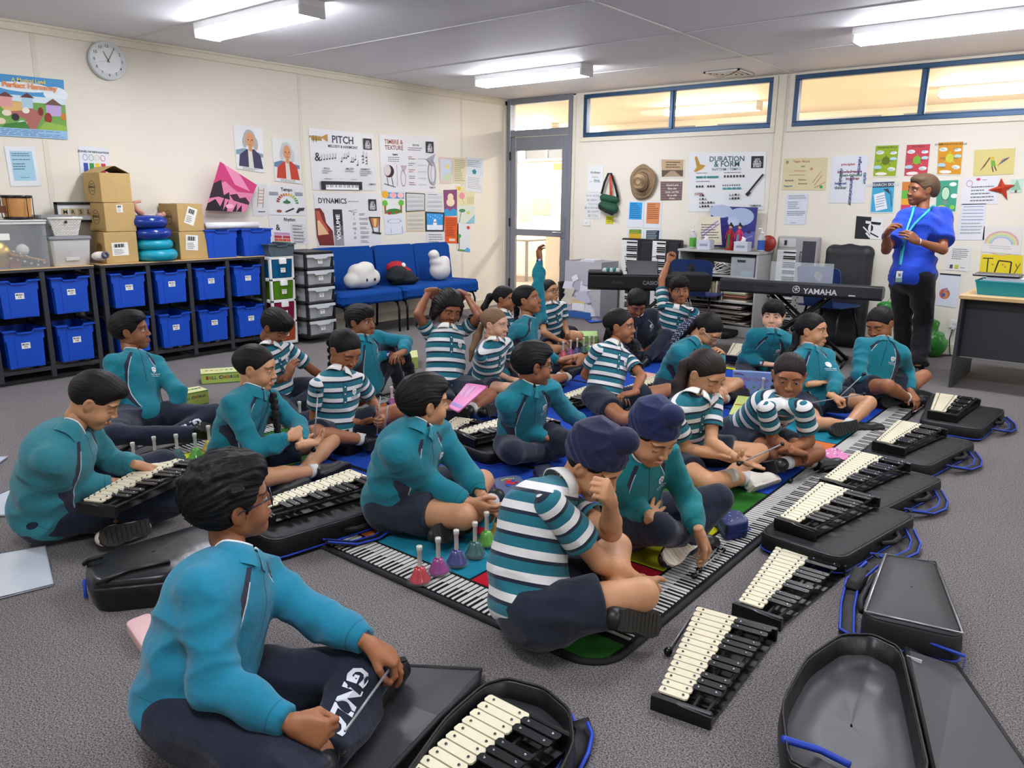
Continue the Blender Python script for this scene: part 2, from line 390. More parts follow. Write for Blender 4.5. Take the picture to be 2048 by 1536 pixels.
# ---- head template (x = own right, y = face, z = up), child size
_hc={}
def head_tpl(h=.0024,eye='open'):
    key=('head',round(h,4),eye)
    if key in _hc: return _hc[key]
    S=SDF((-.09,-.11,-.14),(.09,.115,.12),h)
    S.ell((0,-.012,.028),(.071,.088,.077),k=0); S.ell((0,.018,-.022),(.060,.062,.068),k=.03)
    S.ell((0,.048,-.078),(.025,.024,.019),k=.03)
    for s in (1,-1):
        S.cone((s*.046,.0,-.05),(s*.014,.052,-.083),.019,.017,k=.025); S.ell((s*.036,.048,-.038),(.027,.025,.026),k=.022)
        S.ell((s*.028,.066,.021),(.024,.012,.009),k=.014)
    S.ell((0,.066,.030),(.034,.012,.022),k=.02)
    for s in (1,-1):
        c=vv((s*.0315,.088,.003)); S.carve(lambda P,c=c: sd_ell(P,c,(.019,.017,.0125)),.012,c-.035,c+.035)
    S.cone((0,.077,.004),(0,.0945,-.026),.0065,.0085,k=.014)
    for s in (1,-1): S.ell((s*.0105,.086,-.030),(.0075,.009,.0066),k=.006)
    for s in (1,-1):
        c=vv((s*.0055,.093,-.040)); S.carve(lambda P,c=c: sd_ell(P,c,(.0032,.005,.0035)),.003,c-.012,c+.012)
        S.cone((s*.019,.0755,-.0595),(s*.004,.0865,-.0555),.0032,.0052,k=.005); S.cone((s*.016,.077,-.0615),(0,.0855,-.065),.0032,.0058,k=.005)
    c=vv((0,.0905,-.0597)); S.carve(lambda P: sd_cone(P,(-.018,.083,-.0597),(.018,.083,-.0597),.0012,.0012)-.0004,.003,c-.03,c+.03)
    for s in (1,-1):
        c=vv((s*.0315,.0655,.0015)); R=.0138
        if eye=='open': zo,op=-.0004,.0056
        elif eye=='squint': zo,op=-.0005,.0022
        elif eye=='half': zo,op=-.003,.0026
        else: zo,op=0,-1
        sl,P=S.sub(c-.03,c+.03); Q=P-c; d=np.linalg.norm(Q,axis=-1)-R
        if op>0:
            slot=op*np.sqrt(np.clip(1-(Q[...,0]/.0142)**2,0,1))-np.abs(Q[...,2]-zo); d=np.maximum(d,slot)
        S.smin(sl,d,.0025)
    for s in (1,-1):
        F=frame((s*.25,-.15,1),(s*.9,.35,0)); S.ell((s*.073,-.006,-.004),(.0075,.018,.029),F,k=.008)
        c=vv((s*.083,-.002,.0)); S.carve(lambda P,c=c: sd_ell(P,c,(.006,.0095,.016)),.005,c-.03,c+.03)
    S.cone((0,-.020,-.05),(0,-.026,-.088),.043,.040,k=.025)
    V,F=S.mesh(1)
    fx=np.zeros_like(V)
    for s in (1,-1):
        Q=V-vv((s*.0315,.0655,.0015)); m=(np.linalg.norm(Q,axis=1)<.0185)&(Q[:,1]>0)
        if eye in('open','squint','half'):
            z0=(zo+op*np.sqrt(np.clip(1-(Q[:,0]/.0142)**2,0,1))); dd=np.abs(Q[:,2]-z0-.0006)
        else: dd=np.abs(Q[:,2]+.0055+(-.9*(Q[:,0]**2)/.012*-.35))
        fx[:,1]=np.maximum(fx[:,1],np.where(m&(np.abs(Q[:,0])<.0165),np.clip(1-dd/.0034,0,1),0))
    _hc[key]=(V,F,fx); return _hc[key]
def eye_mesh(mb,c,g,r,iris='#2a1710'):
    F=frame(g); K=16; rings=[0,12,13,31,32.5,60,100,140,180]; mats=[mat('#050404',r=.1),mat(iris,r=.12,var=.2,bs=900),mat('#bdb5ae',r=.25,var=0)]
    vs=[];
    for a in rings:
        t=math.radians(a)
        for k in range(K): vs.append(c+(F[2]*math.cos(t)+(F[0]*math.cos(2*PI*k/K)+F[1]*math.sin(2*PI*k/K))*math.sin(t))*r)
    for i in range(len(rings)-1):
        m=mats[0] if rings[i]<12.5 else mats[1] if rings[i]<31.5 else mats[2]
        mb.add(vs[i*K:(i+2)*K],[(k,(k+1)%K,K+(k+1)%K,K+k) for k in range(K)],m,True)
# ---- hair shells in head coordinates
HL_BOY=[(-.2,-.2),(-.075,-.2),(-.062,-.055),(-.03,-.030),(-.022,.010),(.0,.020),(.012,.040),(.04,.056),(.058,.078),(.072,.2),(.3,.2)]
HL_GIRL=[(-.2,-.2),(-.085,-.2),(-.06,-.045),(-.03,-.030),(-.012,.000),(.004,.022),(.030,.044),(.056,.066),(.070,.2),(.3,.2)]
def hair_tpl(kind,h=.0035):
    key=('hair',kind,h)
    if key in _hc: return _hc[key]
    S=SDF((-.12,-.14,-.12),(.12,.13,.16),h)
    hl=HL_GIRL
    if kind=='boy':
        hl=HL_BOY; S.ell((0,-.016,.032),(.0835,.098,.088),k=0); S.ell((0,.030,.080),(.055,.052,.034),k=.03); S.ell((.02,.062,.068),(.042,.024,.020),k=.02)
    elif kind=='fringe':
        hl=[(-.2,-.2),(-.07,-.2),(-.055,-.05),(-.02,-.02),(-.012,.018),(.01,.040),(.026,.060),(.036,.2),(.3,.2)]
        S.ell((0,-.014,.034),(.085,.099,.088),k=0); S.ell((0,.038,.070),(.060,.052,.040),k=.03)
        for i,x in enumerate((-.045,-.03,-.015,0,.015,.03,.045)): S.cone((x*.8,.055,.085),(x*1.12,.082-abs(x)*.45,.036+(.006 if i%2 else -.004)),.017,.007,k=.008)
    elif kind=='fade':
        hl=HL_BOY; S.ell((0,-.012,.028),(.0735,.0905,.080),k=0); S.ell((0,.004,.060),(.074,.088,.064),k=.02); S.ell((0,.045,.078),(.056,.045,.026),k=.02)
    elif kind=='thick':
        hl=HL_BOY; S.ell((0,-.016,.034),(.087,.102,.094),k=0); S.ell((.008,.040,.086),(.058,.052,.034),k=.03); S.ell((-.01,.064,.062),(.048,.022,.022),k=.02)
        for i in range(26):
            a=i*2.4; q=.02+.07*((i*37%26)/26); p=vv((math.cos(a)*q,-.02+math.sin(a)*q,.03)); n=np.array([p[0]/.085,(p[1]+.016)/.1,1.]); z=.034+.09*math.sqrt(max(.05,1-(p[0]/.087)**2-((p[1]+.016)/.102)**2))
            S.cone((p[0],p[1],z),(p[0]*1.1,p[1]+.022,z+.004),.012,.006,k=.01)
    elif kind=='nape':
        hl=HL_BOY; S.ell((0,-.012,.028),(.0745,.0915,.080),k=0); S.carve(lambda P: -(P[...,2]-.02-.3*P[...,1]),.004)
    elif kind in('girl','side'):
        S.ell((0,-.014,.031),(.0765,.094,.083),k=0); S.ell((0,-.085,.025),(.03,.022,.03),k=.03)
    elif kind=='loose':
        hl=[(-.3,.0),(-.06,.012),(-.03,.035),(.0,.048),(.03,.058),(.05,.066),(.068,.2),(.3,.2)]
        S.ell((0,-.018,.034),(.086,.102,.088),k=0)
        for s in (1,-1):
            for j in range(4): S.cone((s*(.065+.004*j),.02-.026*j,.03),(s*(.083+.004*(j%2)),.022-.026*j,-.085),.022,.013,k=.015)
    elif kind=='teacher':
        S.ell((0,-.020,.032),(.080,.100,.083),k=0); S.ell((0,-.1,-.005),(.034,.034,.05),k=.03); S.ell((0,.03,.078),(.06,.05,.022),k=.03)
    z=np.array([a for a,b in hl]); yb=np.array([b for a,b in hl])
    # remove the face side, and the skull's inside
    S.carve(lambda P: np.maximum(-(P[...,1]-np.interp(P[...,2],z,yb)-.10*np.clip(np.abs(P[...,0])-.05,0,1)),-1),.006)
    for s in (1,-1):
        if kind not in('loose',): c=vv((s*.078,-.006,-.006)); S.carve(lambda P,c=c: sd_ell(P,c,(.02,.021,.030)),.004,c-.05,c+.05)
    V,F=S.mesh(1); 
    # strand coordinate: across-comb direction gets high frequency
    ang=np.arctan2(V[:,0],V[:,2]-.0); 
    if kind in('girl','teacher','side'): st=np.stack([ang*16,V[:,1]*12,V[:,2]*12],1)      # combed from the brow to the back
    else: st=np.stack([ang*17+vnoise(V,40)*.8,V[:,1]*26+vnoise(V,60,3)*1.2,V[:,2]*26],1)
    amp=dict(thick=.0035,boy=.002,loose=.004,fringe=.002,fade=.0006).get(kind,.0008)
    nrm=V-vv((0,-.015,.03)); nrm/=np.linalg.norm(nrm,axis=1)[:,None]
    V=V+nrm*(amp*vnoise(st,2.2,5))[:,None]
    _hc[key]=(V,F,st); return _hc[key]
def turban_tpl(h=.003):
    key=('turban',h)
    if key in _hc: return _hc[key]
    S=SDF((-.12,-.13,-.06),(.12,.14,.18),h)
    S.ell((0,-.012,.044),(.087,.0985,.086),k=0); S.ell((0,-.02,.085),(.066,.072,.052),k=.03); S.ell((0,.040,.128),(.043,.043,.040),k=.007)
    F0=frame((0,-.38,1)); S.carve(lambda P: (P@F0[2])-.017,.004)
    V,F=S.mesh(1); c=vv((0,.0,.04)); n=V-c; n/=np.linalg.norm(n,axis=1)[:,None]
    kn=np.linalg.norm(V-vv((0,.040,.128)),axis=1); fan=np.arctan2(V[:,0],V[:,1]-.04)
    w=(1-2*np.abs(np.sin(fan*4.5+V[:,2]*30+vnoise(V,25))))*.0032*np.clip((kn-.043)*30,0,1)*np.clip((V[:,2]-.05)*25,0,1)+(1-2*np.abs(np.sin(V[:,2]*120+V[:,1]*45+vnoise(V,22)*1.2)))*.0022*np.clip((.10-V[:,2])*25,0,1)
    V=V+n*w[:,None]; _hc[key]=(V,F,V*1.); return _hc[key]
# ---- hands: wrist at origin, fingers +y, back of hand +z, thumb +x
HP=dict(relaxed=([.35,.4,.45,.5],[.5,.55,.6,.6],.06,0),flat=([.05,.05,.05,.08],[.08,.08,.1,.12],.10,0),spread=([-.02,0,.02,.03],[.05,.05,.05,.08],.2,0),
        fist=([1.25,1.35,1.4,1.4],[1.45,1.45,1.4,1.35],.0,1),grip=([.95,1.1,1.2,1.25],[1.15,1.2,1.25,1.25],.0,1),pinch=([.75,.5,.45,.4],[.85,.6,.55,.5],.05,2),cup=([.5,.55,.55,.6],[.55,.55,.6,.6],.03,0))
def hand_tpl(pose,h=.003):
    key=('hand',pose,h)
    if key in _hc: return _hc[key]
    mcp,pip,spr,th=HP[pose]
    S=SDF((-.07,-.03,-.095),(.085,.165,.05),h)
    xs=(.0255,.0085,-.0085,-.0245); ys=(.070,.074,.071,.064); Ls=((.034,.021,.016),(.038,.024,.017),(.035,.022,.017),(.027,.017,.015))
    for i in range(4):
        k=vv((xs[i],ys[i],0)); S.cone((xs[i]*.55,0,-.001),k,.0155,.0115,k=.012)
    S.ell((0,.040,-.004),(.033,.036,.0135),k=.012); S.ell((.020,.030,-.010),(.014,.026,.013),k=.012); S.cone((0,-.028,0),(0,.01,0),.0195,.019,k=.01)
    for i in range(4):
        p=vv((xs[i],ys[i],0)); a=mcp[i]; sx=spr*(1.5-i)*.8; r=.0088-(.001 if i==3 else 0)
        for j,L in enumerate(Ls[i]):
            d=np.array([math.sin(sx)*math.cos(a),math.cos(a)*math.cos(sx),-math.sin(a)]); q=p+d*L
            S.cone(p,q,r,r-.0009,k=.0022); p=q; r-=.0007; a+=pip[i]*(1 if j==0 else .65)
    if th==1: T=[(.022,.018,-.008),(.036,.040,-.022),(.026,.062,-.034),(.006,.070,-.038)]
    elif th==2: T=[(.022,.018,-.008),(.040,.045,-.024),(.040,.072,-.038),(.034,.092,-.044)]
    else: T=[(.022,.018,-.006),(.044,.040,-.016),(.054,.064,-.022),(.058,.084,-.025)]
    for j,(a,b) in enumerate(zip(T,T[1:])): S.cone(a,b,(.0135,.0105,.0092)[j],(.0108,.0094,.0082)[j],k=.006 if j==0 else .002)
    V,F=S.mesh(1); _hc[key]=(V,F); return _hc[key]
def fdir(p,yaw,pitch=0):
    """horizontal facing at p: yaw 0 faces the photographer, 90 faces the right of the room view"""
    q=vv(p)[:2]; q=q/np.linalg.norm(q); tc=np.array([-q[0],-q[1],0]); hr=np.array([q[1],-q[0],0]); a=math.radians(yaw); b=math.radians(pitch)
    d=tc*math.cos(a)+hr*math.sin(a); return d*math.cos(b)+np.array([0,0,-math.sin(b)])
def joint(parent,spec,L,rng=(.88,1.1)):
    u,v,z=spec[:3]; P=atz(u,v,z); d=ray(u,v)
    if v<470 or len(spec)>3: # near the horizon: use depth of the parent plus an offset
        dep=(parent-CAM)@FW+(spec[3] if len(spec)>3 else 0); P=atd(u,v,dep)
    D=np.linalg.norm(P-parent); lo,hi=L*rng[0],L*rng[1]
    if lo<=D<=hi: return P
    T=lo if D<lo else hi; d=d/np.linalg.norm(d); oc=CAM-parent; b=d@oc; c=oc@oc-T*T; disc=b*b-c
    if disc<0: return CAM-d*b
    t=[-b-math.sqrt(disc),-b+math.sqrt(disc)]; c2=[CAM+d*x for x in t]
    return min(c2,key=lambda q:np.linalg.norm(q-P))
PEOPLE=[]
def person(label,pel,nk,hd,tyaw,face,arms,legs,s=1.,g=1.,top='jumper',bottom='trousers',skin='#a86f4c',hair='boy',hcol='#0d0b0b',eye='open',cell=.009,tails=(),specs=None,shoes='#0f0f10',sole='#1c1c1c',sock=None,topcol=TEAL,crest=True,group=None,slouch=.03,shoulder=None,adult=False,mouth=None,head_s=1.,stand=False,brow=None,rough=.5,ar=(.88,1.1),hk=.0026,earring=False,cat='person',lean=None):
    pe=atz(*pel); 
    LN=(.36 if not stand else .46)*s
    ne=joint(pe,nk,LN); he=joint(ne,hd,.135*s,(.9,1.2))
    up=(ne-pe)/np.linalg.norm(ne-pe); Lt=np.linalg.norm(ne-pe)
    fd=fdir(pe,tyaw); fwd=fd-up*(fd@up); fwd/=np.linalg.norm(fwd); rt=np.cross(fwd,up)
    F=np.array([rt,fwd,up])
    SH=[ne-up*.052*s+rt*.128*s,ne-up*.052*s-rt*.128*s]
    if shoulder:
        for i in (0,1):
            if shoulder[i]: SH[i]=joint(ne,shoulder[i],.142*s,(.85,1.15))
    HP_=[pe+rt*.082*s,pe-rt*.082*s]
    EL=[];WR=[];TI=[]
    for i in (0,1):
        a=arms[i]; e=joint(SH[i],a['e'],.235*s,ar); w=joint(e,a['w'],.205*s,ar); t=joint(w,a['t'],.12*s,(.6,1.2)); EL.append(e);WR.append(w);TI.append(t)
    KN=[];AN=[];TO=[]
    for i in (0,1):
        a=legs[i]; k=joint(HP_[i],a['k'],.345*s if not stand else .31*s); n=joint(k,a['a'],.325*s if not stand else .31*s); t=joint(n,a['t'],.15*s,(.75,1.15)); KN.append(k);AN.append(n);TO.append(t)
    zmin=min(AN[0][2],AN[1][2],pe[2])
    base=np.array([pe[0],pe[1],0.]); 
    root=empty('person',base,label,cat,group)
    PEOPLE.append(dict(root=root,WR=WR,TI=TI,label=label,KN=KN,AN=AN,he=he,F=F,pe=pe,SH=SH,EL=EL))
    if len(PEOPLE)<90:
        B=lambda a,b: round(float(np.linalg.norm(a-b)/s),2)
        PEOPLE[-1]['dbg']=(label[:28],'dep %.2f'%((pe-CAM)@FW),'neck',B(pe,ne),'z%.2f'%ne[2],'head',B(ne,he),'z%.2f'%he[2],'arms',[(B(SH[i],EL[i]),B(EL[i],WR[i]),'%.2f'%EL[i][2],'%.2f'%WR[i][2]) for i in (0,1)],'legs',[(B(HP_[i],KN[i]),B(KN[i],AN[i])) for i in (0,1)])
    allp=np.array([pe,ne,he]+SH+EL+WR+KN+AN+TO); lo=allp.min(0)-.14; hi=allp.max(0)+.14; 
    mid=lambda t,o=0: pe+up*Lt*t-fwd*slouch*math.sin(PI*min(1,t))*s+fwd*o*s
    # head frame
    hyaw,hpitch,hroll=face; fy=fdir(he,hyaw,hpitch); ux=np.array([0,0,1.]); 
    tilt=math.radians(hroll); hr=np.cross(fy,ux); hr/=np.linalg.norm(hr); hu=np.cross(hr,fy); hr,hu=hr*math.cos(tilt)+hu*math.sin(tilt),hu*math.cos(tilt)-hr*math.sin(tilt)
    HF=np.array([hr,fy,hu]); hs=s*head_s*1.07
    toW=lambda V: (V*hs)@HF+he
    # ---------- body
    S=SDF(lo,hi,cell)
    c_=cell*.15
    S.cone(pe,ne-up*.06*s,.07*s,.05*s,k=0); S.cone(ne-up*.05*s,he-hu*.045*hs-fy*.018*hs,.042*s,.041*s,k=.02)
    for q in SH: S.cone(ne-up*.06*s,q,.034*s,.032*s,k=.02)
    sg=1+(g-1)*.55
    for i in (0,1):
        S.cone(SH[i],EL[i],.037*s*sg,.031*s*sg,k=.02); m=EL[i]*.7+WR[i]*.3; S.cone(EL[i],m,.031*s*sg,.031*s*sg,k=.01); S.cone(m,WR[i],.031*s*sg,.0195*s,k=.012)
        S.cone(HP_[i],KN[i],.070*s*sg,.046*s*sg,k=.02); m=KN[i]*.68+AN[i]*.32
        S.cone(KN[i],m,.046*s*sg,.044*s*sg,k=.012); S.cone(m,AN[i],.044*s*sg,.027*s,k=.015)
    Vb,Fb=S.mesh(2)
    Vs=[Vb];Fs=[Fb];hcs=[np.full_like(Vb,9.)];fxs=[np.zeros_like(Vb)];n0=len(Vb)
    Vh,Fh,fx=head_tpl(hk,eye); Vs.append(toW(Vh));Fs.append(Fh+n0);hcs.append(Vh);fxs.append(fx);n0+=len(Vh)
    hq=.0032 if cell<.0085 else .004
    for i in (0,1):
        pose=arms[i].get('p','relaxed'); Vn,Fn=hand_tpl(pose,hq)
        y=TI[i]-WR[i]; L=np.linalg.norm(y); y/=L
        pm=arms[i].get('palm','down'); sd=1 if i==0 else -1
        ph={'down':np.array([0,0,-1.]),'up':np.array([0,0,1.]),'in':-rt*sd,'out':rt*sd,'cam':(CAM-WR[i])/np.linalg.norm(CAM-WR[i]),'away':-(CAM-WR[i])/np.linalg.norm(CAM-WR[i]),'back':-fwd,'fwd':fwd,'head':he-WR[i]}[pm]
        z=-(ph-y*(ph@y)); z/=np.linalg.norm(z); x=np.cross(y,z)
        # right hand: palm down, fingers forward -> thumb on own left
        mir=-1 if i==0 else 1
        hsz=s*arms[i].get('hs',1.0)
        W=(Vn[:,0:1]*mir)*x+Vn[:,1:2]*y+Vn[:,2:3]*z; W=W*hsz*.98+WR[i]; 
        Vs.append(W); Fs.append((Fn if mir==1 else Fn[:,::-1])+n0); n0+=len(Vn); hcs.append(np.full_like(Vn,9.)); fxs.append(np.zeros_like(Vn))
    sm=skin_mat(skin,brow or ('#15100e' if hcol<'#5' else hcol),mouth)
    np_obj('body',np.concatenate(Vs)-base,np.concatenate(Fs),[sm],root,dict(hc=np.concatenate(hcs),fx=np.concatenate(fxs)))
    # ---------- eyes
    if eye!='closed' :
        gz=fy*1.0
        if eye=='half': gz=fy-hu*.45
        if isinstance(specs,dict) and 'gaze' in specs: gz=fy+hr*specs['gaze'][0]+hu*specs['gaze'][1]
        for sx in (1,-1):
            mb=MB(); eye_mesh(mb,toW(vv([[sx*.0315,.0655,.0015]]))[0]-base,gz,.0128*hs,'#1d100b' if hcol<'#5' else '#5d7076'); mb.build('eye',root)
    # ---------- hair
    hm=hair_mat(hcol,rough)
    def strand(mb_name,pts,rs,kind):
        S=SDF(np.min(pts,0)-.05,np.max(pts,0)+.05,.0045 if cell<.0095 else .006); pts=[vv(p) for p in pts]
        if kind=='braid':
            N=int(max(6,sum(np.linalg.norm(b-a) for a,b in zip(pts,pts[1:]))/(.019*s)))
            for j in range(N):
                t=j/(N-1)*(len(pts)-1); i0=min(int(t),len(pts)-2); f=t-i0; p=pts[i0]*(1-f)+pts[i0+1]*f; d=pts[i0+1]-pts[i0]; Fd=frame(d); off=Fd[0]*(.009*s)*(1 if j%2 else -1); r=rs[0]*(1-j/N)+rs[1]*j/N
                S.ell(p+off,(r*.85,r*.8,r*1.25),Fd,k=.004)
        else:
            for j,(a,b) in enumerate(zip(pts,pts[1:])):
                r0=rs[min(j,len(rs)-1)];r1=rs[min(j+1,len(rs)-1)]; S.cone(a,b,r0,r1,k=.02)
        V,Fc=S.mesh(1)
        d=vv(pts[-1])-vv(pts[0]); Fd=frame(d); Q=(V-pts[0])@Fd.T; st=np.stack([Q[:,0]*170,Q[:,1]*170,Q[:,2]*(30 if kind!='braid' else 110)],1)
        V=V+ (vnoise(st,1.,2)*.0015)[:,None]*Fd[0]
        np_obj(mb_name,V-base,Fc,[hm],root,dict(st=st))
    if hair.startswith('turban'):
        V,Fc,st=turban_tpl(.0032); np_obj('turban',toW(V)-base,Fc,[plain_cloth(hair[6:] or '#14183a',.5,.8)],root)
        Vr,Fr,st=hair_tpl('nape',.0035); k=toW(Vr); np_obj('hair',k-base,Fr,[hair_mat('#15100f')],root,dict(st=st))
    elif hair!='none':
        Vr,Fr,st=hair_tpl(hair,.0034 if cell<.0085 else .0042); np_obj('hair',toW(Vr)-base,Fr,[hm],root,dict(st=st))
    for t in tails:
        pts=[]
        for q in t['pts']:
            if q[0]=='h': pts.append(toW(vv([q[1:]]))[0])
            else: pts.append(atd(q[0],q[1],(he-CAM)@FW+q[2]))
        strand('braid' if t.get('k')=='braid' else 'ponytail',pts,[r*s for r in t['r']],t.get('k','pony'))
        if t.get('tie'):
            mb=MB(); p=pts[0]+(pts[1]-pts[0])*.12-base; mb.tube([p+frame(pts[1]-pts[0])[0]*math.cos(a)*.017*s+frame(pts[1]-pts[0])[1]*math.sin(a)*.017*s for a in np.linspace(0,2*PI,13)[:-1]],.006*s,mat(t['tie'],r=.7),6,closed=True); mb.build('hair_tie',root)
    # ---------- clothes
    gx=g
    def torso(S,inf=0.):
        S.ell(mid(.05),((.135+inf)*gx*s,(.112+inf)*gx*s,(.10+inf)*s),F,k=0); S.ell(mid(.36,.004),((.124+inf)*gx*s,(.098+inf)*gx*s,(.13+inf)*s),F,k=.05)
        S.ell(mid(.70),((.132+inf)*(1+(gx-1)*.6)*s,(.094+inf)*gx*s,(.125+inf)*s),F,k=.05)
        for i in (0,1):
            S.cone(ne-up*.022*s,SH[i]+up*.002,(.048+inf*.6)*s,(.036+inf)*s,k=.04)
    def wrinkle(V,Fq,amp=.004,sc=55,seed=1):
        Q=(V-pe)@F.T; n=(1-1.6*np.abs(vnoise(np.stack([Q[:,0]*.55,Q[:,1]*.55,Q[:,2]*1.5],1),sc*.62,seed)))*np.clip(.55+.6*vnoise(Q,13,seed+5),0,1.2)*1.5
        nn=np.zeros_like(V); a,b,c=V[Fq[:,0]],V[Fq[:,1]],V[Fq[:,2]]; fn=np.cross(b-a,c-a); 
        for j in range(4): np.add.at(nn,Fq[:,j],fn)
        nn/=np.maximum(np.linalg.norm(nn,axis=1),1e-9)[:,None]; return V+nn*(n*amp)[:,None]
    rest=lambda V: np.stack([((V-pe)@rt)/s,((V-pe)@up)/Lt*.36,((V-pe)@fwd)/s],1)
    hem=lambda P: -((P-pe)@up)-(-.055*s)   # placeholder for straight hems
    bvh_src=None
    if top in('jumper','tee'):
        S=SDF(lo,hi,cell*.95); torso(S,.012)
        for i in (0,1):
            S.cone(SH[i],EL[i],.050*s*sg,.046*s*sg,k=.035); 
            if top=='jumper':
                w=WR[i]+(EL[i]-WR[i])*.06; m=EL[i]*.45+w*.55; S.cone(EL[i],m,.046*s*sg,.043*s*sg,k=.02); S.cone(m,w,.043*s*sg,.031*s*sg,k=.02)
        # flat cuffs, neck opening and hem
        for i in (0,1):
            a=WR[i]+(EL[i]-WR[i])*.10; d=(WR[i]-EL[i])/np.linalg.norm(WR[i]-EL[i])
            S.carve(lambda P,a=a,d=d: np.maximum(-((P-a)@d),np.linalg.norm(P-a,axis=-1)-.075*s),.004,a-.1,a+.1)
        S.carve(lambda P: ((P-pe)@up)+.085*s,.006)
        na=(he-hu*.04*hs)-ne; na/=np.linalg.norm(na)
        S.carve(lambda P: sd_cone(P,ne+na*.022*s,ne+na*.2,.045*s,.06*s),.005)
        V,Fq=S.mesh(2); V=wrinkle(V,Fq,.0065*s); R=rest(V)
        for i in (0,1):
            da=np.minimum(sd_cone(V,SH[i]+(EL[i]-SH[i])*.25,EL[i],.052*s*sg,.047*s*sg),sd_cone(V,EL[i],WR[i],.047*s*sg,.034*s*sg)); dt=np.minimum(np.minimum(sd_ell(V,mid(.36,.004),(.136*gx*s,.11*gx*s,.13*s),F),sd_ell(V,mid(.70),(.144*s,.106*gx*s,.137*s),F)),sd_ell(V,mid(.05),(.147*gx*s,.124*gx*s,.11*s),F))
            m=(da<.02*s)&(da<dt); d=(EL[i]-WR[i]); d/=np.linalg.norm(d)
            R[m]=np.stack([np.full(m.sum(),5.),((V[m]-WR[i])@d)/s,np.zeros(m.sum())],1)
        ob=np_obj('jumper',V-base,Fq,[jumper_mat(topcol)],root,dict(rest=R)); bvh_src=(V,Fq)
        # stand collar with piping
        mb=MB(); r0,r1=.056*s,.051*s; o=ne-na*.012*s-base; Fc=frame(na,rt)
        if Fc[1]@fwd<0: Fc[1]*=-1
        prof=[(r0+.007*s,-.010*s),(r0+.003*s,.026*s),(r1+.001*s,.052*s),(r1-.004*s,.052*s),(r1-.005*s,.01)]
        drop=lambda a: -.020*s*max(0,math.sin(a))
        vs=[]; K=26
        for r,z in prof:
            for k in range(K+1):
                a=PI/2+.14+(2*PI-.28)*k/K; vs.append(o+Fc[0]*math.cos(a)*r*1.06+Fc[1]*math.sin(a)*r+Fc[2]*(z+drop(a)))
        mb.add(vs,[(j*(K+1)+k,j*(K+1)+k+1,(j+1)*(K+1)+k+1,(j+1)*(K+1)+k) for j in range(len(prof)-1) for k in range(K)],plain_cloth(topcol),True)
        mb2=MB(); arc=[]
        for k in range(25):
            a=PI/2+.14+(2*PI-.28)*k/24; arc.append(o+Fc[0]*math.cos(a)*(r1-.0015*s)*1.06+Fc[1]*math.sin(a)*(r1-.0015*s)+Fc[2]*(.0545*s+drop(a)))
        mb2.tube(arc,.0036*s,mat('#cfd3d3',r=.8),6)
        c=mb.build('collar',ob); mb2.build('piping',c)
    elif top=='polo':
        S=SDF(lo,hi,cell*.95); torso(S,.006)
        S.carve(lambda P: np.maximum(((P-pe)@up)+.055*s,-1),.006)
        na=(he-hu*.04*hs)-ne; na/=np.linalg.norm(na)
        S.carve(lambda P: sd_cone(P,ne+na*.018*s,ne+na*.2,.044*s,.06*s),.005)
        V,Fq=S.mesh(2); V=wrinkle(V,Fq,.007*s,45,3)
        pm=polo_mat(.15); ob=np_obj('polo_shirt',V-base,Fq,[pm],root,dict(rest=rest(V))); bvh_src=(V,Fq)
        for i in (0,1):
            e=SH[i]+(EL[i]-SH[i])*.66; d=(EL[i]-SH[i])/np.linalg.norm(EL[i]-SH[i]); S=SDF(np.minimum(SH[i],e)-.1*s,np.maximum(SH[i],e)+.1*s,cell*.9)
            S.cone(SH[i]+d*.006,e+d*.03,.048*s*(1+(sg-1)*.5),.054*s*sg,k=0); S.carve(lambda P: -((P-e)@d),.002)
            V2,F2=S.mesh(1); F2=F2[~(((V2[F2]-e)@d)>-.006).all(1)]; V2=wrinkle(V2,F2,.003*s,50,i); R=np.zeros_like(V2); R[:,1]=((e-V2)@d)/s+.011; np_obj('sleeve',V2-base,F2,[polo_mat(0.)],ob,dict(rest=R))
        mb=MB(); o=ne-base; Fc=frame(na,rt)
        W=plain_cloth('#d8d6d0',.2); K=26; prof=[(.0490,.010),(.0495,.032),(.0535,.034),(.061,.014),(.069,-.008),(.0665,-.009)]
        vs=[];
        for j,(r,z) in enumerate(prof):
            for k in range(K+1):
                a0=.10+.10*j/5; a=PI/2+a0+(2*PI-2*a0)*k/K; fr=math.sin(a); dz=-.016*max(0,fr)**2*(1 if j>2 else .6)
                vs.append(o+Fc[0]*math.cos(a)*r*s*(1.12 if j>2 else 1)+Fc[1]*math.sin(a)*r*s+Fc[2]*(z+dz)*s)
        # keep the frame's y towards the chest
        if Fc[1]@fwd<0: vs=[o+(v-o)-2*((v-o)@Fc[1])*Fc[1] for v in vs]
        mb.add(vs,[(j*(K+1)+k,j*(K+1)+k+1,(j+1)*(K+1)+k+1,(j+1)*(K+1)+k) for j in range(5) for k in range(K)],W,True); c=mb.build('collar',ob)
        sol=c.modifiers.new('s','SOLIDIFY'); sol.thickness=.002
    elif top=='blouse':
        S=SDF(lo-.05,hi+.05,cell*.95); torso(S,.026)
        S.ell(mid(.75,.035),(.13*s,.10*s,.09*s),F,k=.05)
        for i in (0,1):
            e=SH[i]+(EL[i]-SH[i])*.75; d=(EL[i]-SH[i])/np.linalg.norm(EL[i]-SH[i]); S.cone(SH[i],e,.062*s,.075*s,k=.04); S.carve(lambda P,e=e,d=d: np.maximum(-((P-e)@d),np.linalg.norm(P-e,axis=-1)-.12*s),.003,e-.14,e+.14)
        S.carve(lambda P: ((P-pe)@up)+.065*s,.006)
        na=(he-ne)/np.linalg.norm(he-ne); nc=ne+fwd*.02*s; S.carve(lambda P: sd_cone(P,nc-up*.03*s,nc+up*.15*s,.062*s,.10*s),.008)
